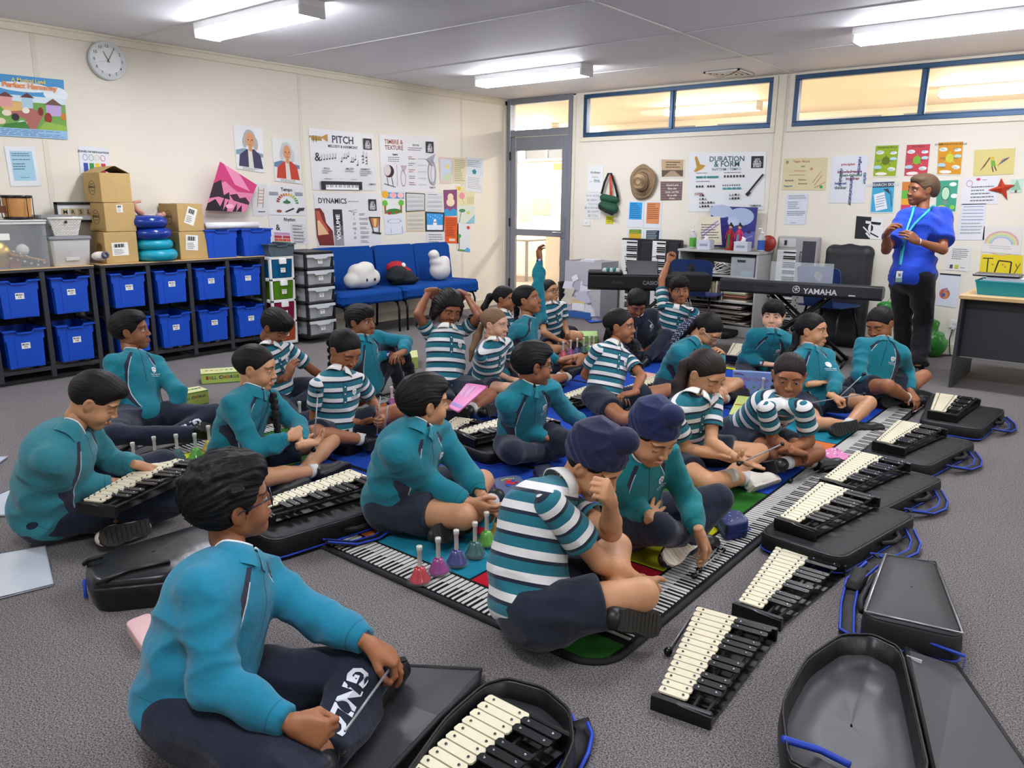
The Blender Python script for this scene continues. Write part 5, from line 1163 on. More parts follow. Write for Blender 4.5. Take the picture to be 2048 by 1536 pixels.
# doll leg, paper roll, pink canvas
P=atx(275,405,-6.72); prop('baby_doll','pink baby doll lying on the discs with one leg up','doll',lambda m:(m.tube([P+vv((0,.03,-.10)),P+vv((0,-.02,-.05)),P+vv((.0,-.03,0)),P+vv((.02,.02,.012))],[.028,.024,.016,.012],mat('#c98e78',r=.45),10),m.ball(P+vv((.03,.09,-.13)),.05,mat('#d6c3c6',r=.8,bump=.3),8,(1,1.5,.6)),m.ball(P+vv((.03,.20,-.10)),.022,mat('#c98e78',r=.45),8),m.ball(P+vv((.02,.17,-.12)),.035,mat('#b48c96',r=.8),8)))
pa,pb=atx(409,431,-6.60),atx(514,436,-6.60); prop('paper_roll','rolled white paper lying across the two blue trays','paper roll',lambda m:(m.cyl((-6.60,pa[1],1.155),(-6.60,pb[1],1.155),.030,mat('#dcdcde',r=.6),24),m.cyl((-6.60,pb[1]-.001,1.155),(-6.60,pb[1]+.002,1.155),.022,mat('#a5a5a8',r=.7),20)))
# plastic wrap bundle at the tub
P=atx(205,515,-6.5); prop('tape_roll','crumpled plastic bag with a tape roll in front of the boxes','bag',lambda m:(m.ball(P+vv((0,-.02,.012)),.05,mat('#cbc3ba',r=.3,bump=1,bs=90),10,(.6,1.3,.75)),m.lathe(P+vv((.03,.01,.02)),[(.016,-.012),(.028,-.012),(.028,.012),(.016,.012)],mat('#4c4f66',r=.4),20,ax=(1,.2,.3))))
# ---------------------------------------------------------------- drawer towers
def tower(label,y0,y1,xf,xb,zs,frame_m,cols,tops,handle,txt,g):
    r=empty('drawer_tower',(xf,(y0+y1)/2,0),label,'drawers'); hy=(y1-y0)/2; D=xf-xb
    mb=MB(); zt=zs[-1]
    for z in zs: mb.box((-D,-hy,z-.014),(0,hy,z+.014),frame_m,.004)
    for s in (-1,1):
        for q in (0,-D+.03): mb.box((q-.03 if q==0 else q-.03,s*hy,zs[0]),(q if q==0 else q,s*(hy-.022),zt),frame_m,.004)
    mb.box((-D,-hy,zt),(0,hy,zt+.012),frame_m,.005); mb.build('frame',r)
    for k in range(len(zs)-1):
        a,b=zs[k]+.018,zs[k+1]-.018; m=cols[k]; H=b-a; dr=MB(); ww=hy-.026
        dr.add([(-.01,-ww*.92,a),(-.01,ww*.92,a),(.004,ww,b),(.004,-ww,b)],[(0,1,2,3)],m); dr.add([(-D+.03,-ww*.92,a),(-.01,-ww*.92,a),(.004,-ww,b),(-D+.03,-ww,b)],[(0,1,2,3)],m); dr.add([(-D+.03,ww*.92,a),(-.01,ww*.92,a),(.004,ww,b),(-D+.03,ww,b)],[(3,2,1,0)],m); dr.add([(-D+.03,-ww*.9,a),(-.01,-ww*.9,a),(-.01,ww*.9,a),(-D+.03,ww*.9,a)],[(0,1,2,3)],m)
        dr.add([(-.002,-ww*.35,a+.01),(-.002,ww*.3,a+.01),(.008,ww*.3,b-.04),(.008,-ww*.35,b-.04)],[(0,1,2,3)],m)
        d=dr.build('drawer',r); hm=MB()
        if handle=='lip':
            F=np.array([[0,1,0],[0,0,1],[1,0,0]]); hm.prism([(-ww-.012,b+.006),(-ww-.012,b-.018),(-ww*.6,b-.02),(-ww*.45,b-.036),(ww*.45,b-.036),(ww*.6,b-.02),(ww+.012,b-.018),(ww+.012,b+.006)],.004,.022,tops,F)
        else: hm.box((.0,-ww*.34,b-.04),(.022,ww*.34,b+.01),tops,.004)
        hm.build('handle',d)
        if txt: lm=MB(); lm.box((.010,-.026,a+H*.30),(.0115,.026,a+H*.30+.042),LBL); put_text(lm,'MUSIC',(.012,0,a+H*.30+.026),(0,1,0),(0,0,1),.010,INK,(1,0,0),.0005,.02,True); put_text(lm,txt[k],(.012,0,a+H*.30+.008),(0,1,0),(0,0,1),.010,INK,(1,0,0),.0005,.02,True); lm.build('label_card',d)
        cm=MB()
        for i in range(4): cm.box((-D*.8+.02*i,-ww*.7+.09*i,a+.004),(-.05,-ww*.7+.09*i+.05,a+H*(.45+.1*(i%3))),mat(('#6c6f74','#7e7468','#565a66','#8a8580')[i],r=.8))
        cm.build('contents',d)
FG=mat('#a9acb0',r=.3,alpha=.9,var=0)
tower('black framed tower of five grey translucent drawers beside the blue seats',4.575,4.915,-6.30,-6.76,[.07,.235,.40,.565,.73,.885],mat('#151516',r=.45),[FG]*5,mat('#c3c6c9',r=.35),'lip',['9 B','9 A','8 B','8 A','7 A'],None)
cl=lambda c: mat(c,r=.25,alpha=.93,var=.02)
tower('white framed tower of coloured drawers between the rack and the black tower',4.265,4.535,-6.42,-6.80,[.03,.235,.44,.645,.85],mat('#dcdcd8',r=.4),[cl('#b04a1e'),cl('#7e1236'),cl('#4f7f14'),cl('#0b5580')],mat('#e4e4e0',r=.35),'clip',['6 D','6 C','6 B','6 A'],None)
r=tray('storage_tray','slate grey open tray on top of the coloured drawer tower',4.25,4.56,.985,.864,-6.42,m=mat('#46545c',r=.45),dep=.36,g='slate tray')
# ---------------------------------------------------------------- blue linked seats
def soft_box(mb,c,h,m,e=.25,n=10):
    """superellipsoid cushion"""
    vs=[];K=n*4
    sp=lambda w,p: math.copysign(abs(w)**p,w)
    for i in range(n+1):
        a=-PI/2+PI*i/n
        for j in range(K): b=2*PI*j/K; vs.append((c[0]+h[0]*sp(math.cos(a),e)*sp(math.cos(b),e),c[1]+h[1]*sp(math.cos(a),e)*sp(math.sin(b),e),c[2]+h[2]*sp(math.sin(a),e)))
    mb.add(vs,[(i*K+j,i*K+(j+1)%K,(i+1)*K+(j+1)%K,(i+1)*K+j) for i in range(n) for j in range(K)],m,True)
SB=mat('#0c4088',r=.9,bump=.25,bs=500,var=.04,spec=.2); LG=mat('#15161a',r=.35,metal=.4)
for i,(a,b,lab) in enumerate(((4.94,5.765,'blue upholstered seat next to the drawer tower, with the cloud cushion'),(5.785,6.99,'blue upholstered double seat nearest the door, with the white cushion'))):
    r=empty('waiting_seat',(-6.5,(a+b)/2,0),lab,'seat','blue linked seats along the left wall'); hy=(b-a)/2
    mb=MB(); mb.box((-.22,-hy,.335),(.30,hy,.475),SB,.03); o=mb.build('seat_cushion',r); bevel(o,.02,3)
    for s in ((-1,1) if i else (0,)):
        mb=MB(); y_=s*hy/2; w=(hy/2 if i else hy)-.006
        vs=[];
        for k,(x,z) in enumerate(((-.20,.46),(-.245,.62),(-.275,.90),(-.31,.90),(-.33,.62),(-.30,.46))): pass
        mb.prism([(-w,.46),(w,.46),(w,.86),(w-.04,.905),(-w+.04,.905),(-w,.86)],-.055,.055,SB,np.array([[0,1,0],[-.14,0,.99],[.99,0,.14]]),(-.13,y_,0)); o=mb.build('backrest',r); bevel(o,.022,3)
    for s in (-1,1):
        mb=MB(); y_=s*(hy-.05); mb.tube([(.27,y_,.0),(.27,y_,.26),(.24,y_,.32),(.15,y_,.335),(-.2,y_,.335)],.0125,LG,8); mb.build('leg',r); mb=MB(); mb.tube([(-.24,y_,.0),(-.22,y_,.36),(-.28,y_,.8)],.0125,LG,8); mb.build('leg',r)
    mb=MB(); mb.tube([(-.22,-hy+.05,.32),(-.22,hy-.05,.32)],.0125,LG,8); mb.build('cross_bar',r)
# cushions on the seats
def blob(name,label,cat,parts,m,h=.008,wr=.004,extra=None):
    pts=np.array([p[0] for p in parts]); S=SDF(pts.min(0)-.2,pts.max(0)+.2,h)
    for c,rad,k in parts: S.ell(c,rad,k=k)
    V,F=S.mesh(2); V=V+(vnoise(V,38,4)*vnoise(V,14,8)*wr)[:,None]*np.array([.7,.7,.5]); V[:,2]=np.maximum(V[:,2],.48)
    o=np_obj(name,V-V.mean(0)*0,F,[m]); tag(o,label,cat); return o
WP=mat('#cfccc4',r=.9,bump=.2,bs=60)
c=atx(727,555,-6.42); c=vv((-6.44,c[1],.0))
blob('cloud_cushion','white cloud shaped cushion with two small dark eyes on the blue seat','cushion',[(c+vv((0,0,.58)),(.10,.19,.10),0),(c+vv((0,-.07,.65)),(.09,.10,.09),.03),(c+vv((0,.04,.67)),(.09,.11,.09),.03),(c+vv((0,.13,.59)),(.09,.09,.09),.03),(c+vv((0,-.15,.57)),(.08,.08,.08),.03)],WP)
o=bpy.data.objects['cloud_cushion']
for dy in (-.02,.09): mb=MB(); mb.ball(c+vv((.10,dy,.575)),.014,mat('#101010',r=.2),6,(.5,.8,1.2)); mb.build('eye',o)
c=vv((-6.46,float(atx(800,550,-6.46)[1]),0)); blob('dark_jacket','dark jacket heaped in front of the red cap on the blue seat','jacket',[(c+vv((.0,0,.56)),(.11,.19,.09),0),(c+vv((.03,.1,.53)),(.10,.12,.06),.04),(c+vv((0,-.05,.62)),(.09,.10,.07),.04)],mat('#14161b',r=.8,bump=.6,bs=25),wr=.014)
blob('red_cap','red cap with a white round patch behind the dark jacket','cap',[(c+vv((-.06,.0,.66)),(.09,.13,.075),0),(c+vv((-.03,.09,.61)),(.07,.10,.05),.03)],mat('#a01220',r=.85,bump=.2))
o=bpy.data.objects['red_cap']; mb=MB(); mb.lathe(c+vv((.028,.035,.695)),[(.001,.003),(.026,.002),(.027,-.004)],mat('#d8d2cc'),16,ax=(1,0,.5)); mb.build('patch',o)
c=vv((-6.46,float(atx(880,540,-6.46)[1]),0)); blob('white_cushion','plain white rumpled cushion upright at the right end of the blue seats','cushion',[(c+vv((0,0,.60)),(.09,.15,.12),0),(c+vv((-.01,.07,.69)),(.07,.08,.07),.03),(c+vv((0,-.07,.70)),(.07,.08,.06),.03),(c+vv((0,-.10,.78)),(.06,.07,.055),.03)],mat('#cdcac4',r=.9,bump=.2,bs=60),wr=.008)
# ---------------------------------------------------------------- posters
def cm(c): return mat(c,r=.7,var=0)
def sheet_on(name,label,cat,wall,quad,base,els=(),group=None,off=.004,gloss=.5,pins=True):
    fn={'L':lambda u,v: atx(u,v,WX+off),'B':lambda u,v: aty(u,v,WY-off),'F':lambda u,v: aty(u,v,12.0-off)}[wall] if isinstance(wall,str) else wall
    C=[fn(*q) for q in quad]; TL,TR,BR,BL=C; n={'L':vv((1,0,0)),'B':vv((0,-1,0)),'F':vv((0,-1,0))}.get(wall if isinstance(wall,str) else 'x')
    if n is None: n=np.cross(TR-TL,BL-TL); n/=np.linalg.norm(n); n=n if n@(CAM-TL)>0 else -n
    Wm=np.linalg.norm(TR-TL); Hm=np.linalg.norm(BL-TL); ct=(TL+TR+BR+BL)/4
    P=lambda x,y,k=0: (TL*(1-x)*(1-y)+TR*x*(1-y)+BR*x*y+BL*(1-x)*y)+n*k-ct
    mb=MB(); mb.add([P(0,1,0),P(1,1,0),P(1,0,0),P(0,0,0),P(0,1,-.0015),P(1,1,-.0015),P(1,0,-.0015),P(0,0,-.0015)],[(0,1,2,3),(7,6,5,4),(0,4,5,1),(1,5,6,2),(2,6,7,3),(3,7,4,0)],mat(base,r=gloss,var=.02,bs=10)); o=mb.build(name,None,ct,label=label,category=cat,group=group)
    if els:
        mb=MB(); e=.0006; R=random.Random(len(label))
        for i,q in enumerate(els):
            e+=.00022; k=q[0]
            if k=='r': mb.add([P(q[1],q[4],e),P(q[3],q[4],e),P(q[3],q[2],e),P(q[1],q[2],e)],[(0,1,2,3)],cm(q[5]))
            elif k=='p': mb.add([P(a,b,e) for a,b in q[1]],[tuple(range(len(q[1])))],cm(q[2]))
            elif k=='e': mb.add([P(q[1]+q[3]*math.cos(a),q[2]+q[4]*math.sin(a),e) for a in np.linspace(0,2*PI,21)[:-1]],[tuple(range(20))],cm(q[5]))
            elif k=='o':
                vs=[P(q[1]+q[3]*f*math.cos(a),q[2]+q[4]*f*math.sin(a),e) for f in (1,.86) for a in np.linspace(0,2*PI,21)[:-1]]; mb.add(vs,[(j,(j+1)%20,20+(j+1)%20,20+j) for j in range(20)],cm(q[5]))
            elif k=='l':
                a=vv((q[1]*Wm,q[2]*Hm));b=vv((q[3]*Wm,q[4]*Hm)); d=b-a; L=np.linalg.norm(d); nn=np.array([-d[1],d[0]])/max(L,1e-6)*q[5]*Hm/2; mb.add([P(x[0]/Wm,x[1]/Hm,e) for x in (a-nn,b-nn,b+nn,a+nn)],[(0,1,2,3)],cm(q[6]))
            elif k=='w':   # wavy rows standing for illegible small print
                x0,y0,x1,y1,nr,c=q[1:7]; dy=(y1-y0)/nr
                for j in range(nr):
                    x=x0+R.random()*.02*(x1-x0); xe=x1-(x1-x0)*(R.random()**2)*.45
                    while x<xe: w=(x1-x0)*(.05+.10*R.random()); mb.add([P(x,y0+dy*(j+.62),e),P(min(x+w,xe),y0+dy*(j+.62),e),P(min(x+w,xe),y0+dy*(j+.28),e),P(x,y0+dy*(j+.28),e)],[(0,1,2,3)],cm(c)); x+=w+(x1-x0)*.02
            elif k=='t':
                x,y,h,body,c=q[1:6]; bold=q[6] if len(q)>6 else .01; al=q[7] if len(q)>7 else 'c'; rot=q[8] if len(q)>8 else 0; asp=q[9] if len(q)>9 else 1
                v,f,w=text_mesh(body,bold); hm=h*Hm; ca,sa=math.cos(rot),math.sin(rot); ox={'c':-w/2,'l':0,'r':-w}[al]
                mb.add([P(x+(((a+ox)*ca*asp+b*sa)*hm)/Wm,y-((-(a+ox)*sa*asp+b*ca)*hm)/Hm,e+.0003) for a,b in v],f,cm(c))
        mb.build('print',o)
    return o
NOTE=lambda x,y,c='#222': [('e',x,y,.012,.012,c),('l',x+.010,y,x+.010,y-.085,.006,c)]
GS=lambda x,y,w=.13,h=.2: [('r',x,y,x+w,y+h,'#2a2a2c'),('t',x+w/2,y+h*.33,h*.13,"LET'S",'#e6e6e6',.02),('t',x+w/2,y+h*.52,h*.15,'GET A',"#e6e6e6",.03),('t',x+w/2,y+h*.72,h*.16,'GREAT','#e6e6e6',.03),('t',x+w/2,y+h*.92,h*.16,'START','#e6e6e6',.03)]
PG='music theory posters on the left wall'; KG="children's pictures and papers on the left wall"
WP_='#d5d5d6'
S=sheet_on
S('poster','large colourful poster of a village of instruments at the left edge of the wall','poster','L',[(-60,141),(127,160),(135,279),(-60,268)],'#7fb4d4',[
 ('r',0,0,1,.32,'#4a94c8'),('e',.55,.18,.3,.08,'#dfe8ec'),('e',.9,.25,.14,.12,'#dfe8ec'),('r',0,.32,1,.45,'#cfe0e6'),('r',0,.42,1,.86,'#6fa04a'),('p',[(.3,.5),(.62,.5),(.75,.62),(.66,.86),(.5,.86),(.56,.7),(.35,.62)],'#a8665c'),('p',[(.25,.45),(.52,.42),(.6,.55),(.35,.6)],'#d8b070'),
 ('r',.28,.34,.42,.52,'#d79a94'),('p',[(.26,.36),(.35,.28),(.44,.36)],'#6c3a3a'),('r',.52,.34,.64,.52,'#a9c8d8'),('p',[(.5,.35),(.58,.27),(.66,.35)],'#5b3434'),('r',.78,.42,.95,.62,'#b79fce'),('p',[(.76,.44),(.86,.33),(.97,.44)],'#6b5040'),
 ('e',.72,.56,.03,.07,'#7c2c22'),('e',.80,.66,.04,.09,'#8a3020'),('e',.97,.62,.03,.06,'#c07a22'),('e',.45,.68,.04,.06,'#2a2a30'),('e',.36,.62,.05,.05,'#e6d8c0'),('e',.56,.56,.04,.05,'#e8e2cf'),('e',.3,.76,.05,.05,'#e0d0b0'),('e',.52,.78,.05,.05,'#dedede'),('e',.52,.78,.03,.03,'#26262a'),
 ('p',[(.35,.80),(.55,.74),(.60,.86),(.3,.86)],'#3f7d33'),('p',[(.68,.86),(.76,.72),(1,.78),(1,.86)],'#8fb24a'),('r',0,.86,1,1,'#8fb6d6'),('w',.05,.875,.97,.985,4,'#4f6f92'),('t',.60,.10,.06,'A Musical Land','#e6d77a',.02),('t',.62,.20,.085,'Perfect Harmony','#e8925a',.035)],PG,gloss=.25)
S('sheet','white laminated sheet with a pale blue text panel below the village poster','sheet','L',[(8,292),(69,293),(82,372),(22,373)],'#d8dcdf',[('r',.14,.12,.88,.86,'#9cc4d6'),('w',.18,.16,.84,.26,2,'#3b5560'),('w',.18,.31,.8,.36,1,'#3b5560'),('w',.18,.41,.7,.60,3,'#3b5560'),('w',.35,.76,.75,.80,1,'#3b5560')],KG,gloss=.3)
S('sheet','zones of regulation chart partly hidden behind the box stack','sheet','L',[(156,291),(215,296),(221,362),(163,362)],'#d3d6dc',[('t',.5,.18,.055,'ZONES OF REGULATION','#222c40',.03)]+sum([[('o',.2+.2*i,.32,.085,.09,c),('r',.12+.2*i,.48,.27+.2*i,.98,c)] for i,c in enumerate(('#2a4c9c','#2d8a3c','#d8c21e','#b8283c'))],[]),KG)
def portrait(coat,wig,bg):
    return [('p',[(.02,.56),(.3,.50),(.98,.58),(.98,.66),(.02,.66)],bg),('p',[(.08,.92),(.14,.66),(.38,.52),(.66,.50),(.88,.62),(.96,.92)],coat),('p',[(.44,.52),(.58,.52),(.62,.92),(.44,.92)],'#cfcbc0'),('e',.52,.26,.21,.19,wig),('e',.34,.36,.08,.13,wig),('e',.72,.38,.09,.14,wig),('e',.53,.31,.145,.17,'#cf9468'),('e',.53,.50,.07,.06,'#c98f66'),
      ('e',.47,.30,.022,.014,'#33221a'),('e',.60,.30,.022,.014,'#33221a'),('l',.535,.30,.55,.37,.012,'#a66c48'),('l',.48,.41,.58,.41,.012,'#8c4a3a'),('r',.0,.92,1,1,'#d6d6d4'),('w',.2,.93,.8,.99,2,'#3a3a3a')]
S('portrait_print','portrait print of a man with a grey wig and dark coat, upper left of the theory posters','print','L',[(466,249),(525,256),(529,346),(474,338)],'#d4d6d8',portrait('#3c3a58','#a9a7a2','#7f98a4'),PG,gloss=.2)
S('portrait_print','portrait print of a man with a white wig and red coat beside the pitch poster','print','L',[(543,276),(597,280),(602,368),(550,362)],'#d2d3d2',portrait('#b83a26','#b9bcc0','#5f7f98'),PG,gloss=.2)
S('sheet','small white sheet with a ladder drawing behind the pink painting','sheet','L',[(500,366),(536,369),(541,432),(506,432)],'#cfd0d0',[('l',.45,.1,.30,.72,.02,'#a8713c'),('l',.75,.12,.60,.74,.02,'#a8713c')]+[('l',.43-.02*i,.2+.1*i,.72-.025*i,.2+.1*i,.02,'#b98048') for i in range(5)]+[('w',.3,.82,.8,.92,1,'#555')],KG,off=.003)
S('canvas_painting','pink and black landscape canvas tilted on its corner above the blue trays','painting',lambda u,v: atx(u,v,-6.80),[(440,323),(514,370),(491,424),(411,421)],'#d77a9c',[('p',[(0,0),(1,0),(1,.32),(.6,.45),(.25,.32),(0,.5)],'#c0386e'),('p',[(.1,0),(.5,0),(.9,.3),(.5,.3)],'#dd86a8'),('p',[(0,.45),(.14,.32),(.32,.62),(.42,.52),(.5,.70),(.2,.68),(0,.75)],'#2c1c26'),('p',[(.45,.58),(.62,.50),(.72,.60),(.85,.52),(1,.66),(1,.74),(.6,.70)],'#3a1f2c'),('p',[(0,.85),(.15,.74),(.35,.92),(.4,1),(0,1)],'#1d1119'),('p',[(.30,1),(.36,.62),(.42,1)],'#231520'),('p',[(.42,1),(.47,.70),(.52,1)],'#231520'),('p',[(.66,1),(.70,.74),(.76,1)],'#231520'),('p',[(.76,1),(.83,.78),(.9,1)],'#231520'),('e',.55,.86,.1,.06,'#e7a6bd')],None)
S('poster','tempo poster with a coloured dial, a snail and a cheetah','poster','L',[(533,368),(607,372),(612,432),(537,430)],WP_,[('t',.52,.20,.11,'Tempo','#1f2a38',.03),('o',.52,.62,.30,.32,'#c9c9c9'),('r',.03,.60,.99,.98,WP_)]+[('p',[(.52+.30*math.cos(a),.60-.34*math.sin(a)),(.52+.22*math.cos(a),.60-.25*math.sin(a)),(.52+.22*math.cos(a+.16),.60-.25*math.sin(a+.16)),(.52+.30*math.cos(a+.16),.60-.34*math.sin(a+.16))],c) for a,c in zip(np.arange(0,3.1,.26),('#2f7d3a','#3f9346','#6aa33c','#9aa83a','#c9b030','#d09a2c','#cf7e2a','#c9632a','#c24a2a','#b33828','#9c2c26','#8a2420'))]+[('e',.50,.56,.10,.05,'#2f6b48'),('p',[(.45,.56),(.5,.44),(.56,.56)],'#2f6b48'),('e',.28,.86,.07,.045,'#8a4a24'),('l',.45,.88,.68,.76,.05,'#1e1e1e'),('p',[(.72,.90),(.80,.74),(.98,.72),(.94,.82),(.84,.84),(.78,.92)],'#3a342e'),('r',.05,.24,.28,.34,'#8b939b'),('r',.74,.22,.95,.33,'#8b939b')],PG,gloss=.3)
S('poster','rhythm poster with a note table half hidden by the slate tray','poster','L',[(537,432),(611,435),(616,488),(542,485)],WP_,[('t',.55,.16,.12,'Rhythm','#1f2a38',.03),('t',.22,.52,.22,'&','#333',.02),('r',.1,.60,.52,.70,'#b98ab0'),('r',.1,.72,.30,.82,'#a8344a'),('r',.32,.72,.52,.82,'#a8344a'),('r',.1,.84,.20,.93,'#c44a34'),('r',.21,.84,.31,.93,'#c44a34'),('r',.32,.84,.42,.93,'#c44a34'),('r',.43,.84,.52,.93,'#c44a34')]+[('r',.1+.055*i,.945,.14+.055*i,1,'#4f9a3c') for i in range(8)]+sum([[('l',.56,.28+.12*j,.95,.28+.12*j,.008,'#777'),('w',.60,.30+.12*j,.92,.37+.12*j,1,'#333')] for j in range(6)],[])+[('l',.56+.1*i,.28,.56+.1*i,.95,.006,'#777') for i in range(5)],PG,gloss=.3)
pk=[('r',.12,.85,.76,.99,'#26262a'),('r',.19,.91,.70,.99,'#e8e8ea')]+[('r',.20+.0185*i,.91,.2075+.0185*i,.955,'#26262a') for i in range(27) if i%7 not in(2,6)]
S('poster','large pitch poster with notes and a piano keyboard','poster','L',[(617,256),(747,268),(752,381),(625,380)],WP_,[('t',.50,.205,.12,'PITCH','#33304e',.02),('t',.50,.285,.045,'MELODY & HARMONY','#3f3d58',.02),('r',.0,.115,.17,.15,'#b08f50'),('p',[(.16,.13),(.27,.07),(.27,.20)],'#b98f4a'),('r',.03,.14,.18,.19,'#a5823e'),('r',.05,.11,.065,.21,'#8c6c30'),('r',.09,.11,.105,.21,'#8c6c30'),('t',.105,.52,.14,'&','#26262a',.01)]+sum([NOTE(.155+.042*i,.50-.008*i) for i in range(6)],[])+sum([NOTE(x,y) for x,y in ((.46,.51),(.50,.45),(.535,.45),(.565,.42),(.61,.51),(.64,.51),(.675,.47),(.71,.56))],[])+sum([NOTE(.80,y)+NOTE(.855,y+.02) for y in (.40,.46,.51)],[])+GS(.82,.09,.13,.19)+[('t',.22,.655,.03,'PITCH','#333',.02),('w',.15,.665,.30,.73,2,'#777'),('t',.58,.645,.03,'MELODY','#333',.02),('w',.5,.66,.68,.69,1,'#777'),('t',.83,.64,.03,'HARMONY','#333',.02),('w',.74,.65,.93,.75,3,'#777'),('w',.17,.80,.30,.825,1,'#555'),('w',.58,.80,.71,.825,1,'#555'),('t',.93,.90,.028,'YAMAHA','#444',.02)]+pk,PG,gloss=.28)
S('poster','dynamics poster with a red harp shape and a grey volume bar','poster','L',[(627,385),(757,388),(763,494),(635,494)],WP_,[('t',.27,.19,.095,'DYNAMICS','#26262c',.02),('w',.5,.13,.78,.17,1,'#888'),('r',.26,.30,.40,.62,'#2a2a2c'),('r',.26,.60,.40,.80,'#58585a'),('r',.26,.78,.40,.97,'#8b8b8d'),('t',.355,.63,.085,'VOLUME','#e8e8e8',.03,'c',-PI/2,1),('p',[(.0,.29),(.08,.28),(.13,.38),(.15,.55),(.24,.70),(.25,.97),(.03,.97),(.0,.8)],'#6c2420'),('p',[(.01,.34),(.06,.33),(.10,.50),(.19,.70),(.04,.80)],'#b3503c'),('p',[(.02,.52),(.05,.50),(.18,.76),(.02,.78)],'#d8b088'),('l',.50,.325,.63,.300,.006,'#555'),('l',.50,.325,.63,.35,.006,'#555')]+[('t',.58,.41+.085*i,.05,tt,'#8a8a8c',.01) for i,tt in enumerate(('ff','f','mf','mp','p','pp'))]+[('w',.66,.36+.085*i,.80,.41+.085*i,2,'#666') for i in range(7)]+GS(.82,.10,.13,.21)+[('p',[(.82,.44),(.99,.44),(.95,.62),(.86,.62)],'#a8703c'),('p',[(.88,.46),(.94,.46),(.92,.62),(.89,.62)],'#e0b078'),('l',.82,.44,.88,.72,.02,'#1d1d1f'),('l',.99,.44,.97,.72,.02,'#1d1d1f'),('l',.81,.44,1,.44,.02,'#1d1d1f'),('l',.85,.72,1.0,.74,.03,'#1d1d1f')],PG,gloss=.28)
S('poster','timbre and texture poster with a drum and two brass horns','poster','L',[(758,268),(872,274),(874,384),(763,383)],WP_,[('t',.24,.16,.075,'TIMBRE &','#9c5a44',.02),('t',.24,.26,.075,'TEXTURE','#8a5a4c',.02),('t',.62,.18,.03,'TEXTURE','#444',.02),('w',.48,.20,.78,.27,2,'#555'),('t',.25,.36,.03,'TIMBRE','#444',.02),('w',.13,.38,.36,.48,3,'#666'),('e',.14,.64,.085,.11,'#3a1f26'),('e',.11,.62,.06,.10,'#c9c2bc'),('l',.10,.74,.12,.90,.012,'#222'),('l',.18,.74,.20,.90,.012,'#222'),('l',.05,.86,.24,.92,.012,'#222'),('l',.275,.52,.275,.90,.006,'#888'),('o',.38,.76,.045,.15,'#a58a8e'),('p',[(.34,.53),(.45,.53),(.40,.66)],'#b9a4a4')]+[('w',.48,.36+.115*i,.60,.43+.115*i,2,'#a05a5a' if i%2==0 else '#777') for i in range(5)]+[('l',.65+.03*j,.40+.115*i+.012*(j%2),.68+.03*j,.40+.115*i+.012*((j+1)%2),.006,'#9a9a9a') for i in range(5) for j in range(5)]+GS(.80,.09,.14,.20)+[('p',[(.80,.40),(.97,.30),(.90,.52)],'#9a9aa0'),('o',.90,.64,.075,.22,'#8c8c94'),('o',.93,.68,.05,.20,'#a4a4aa'),('t',.90,.93,.028,'YAMAHA','#444',.02)],PG,gloss=.28)
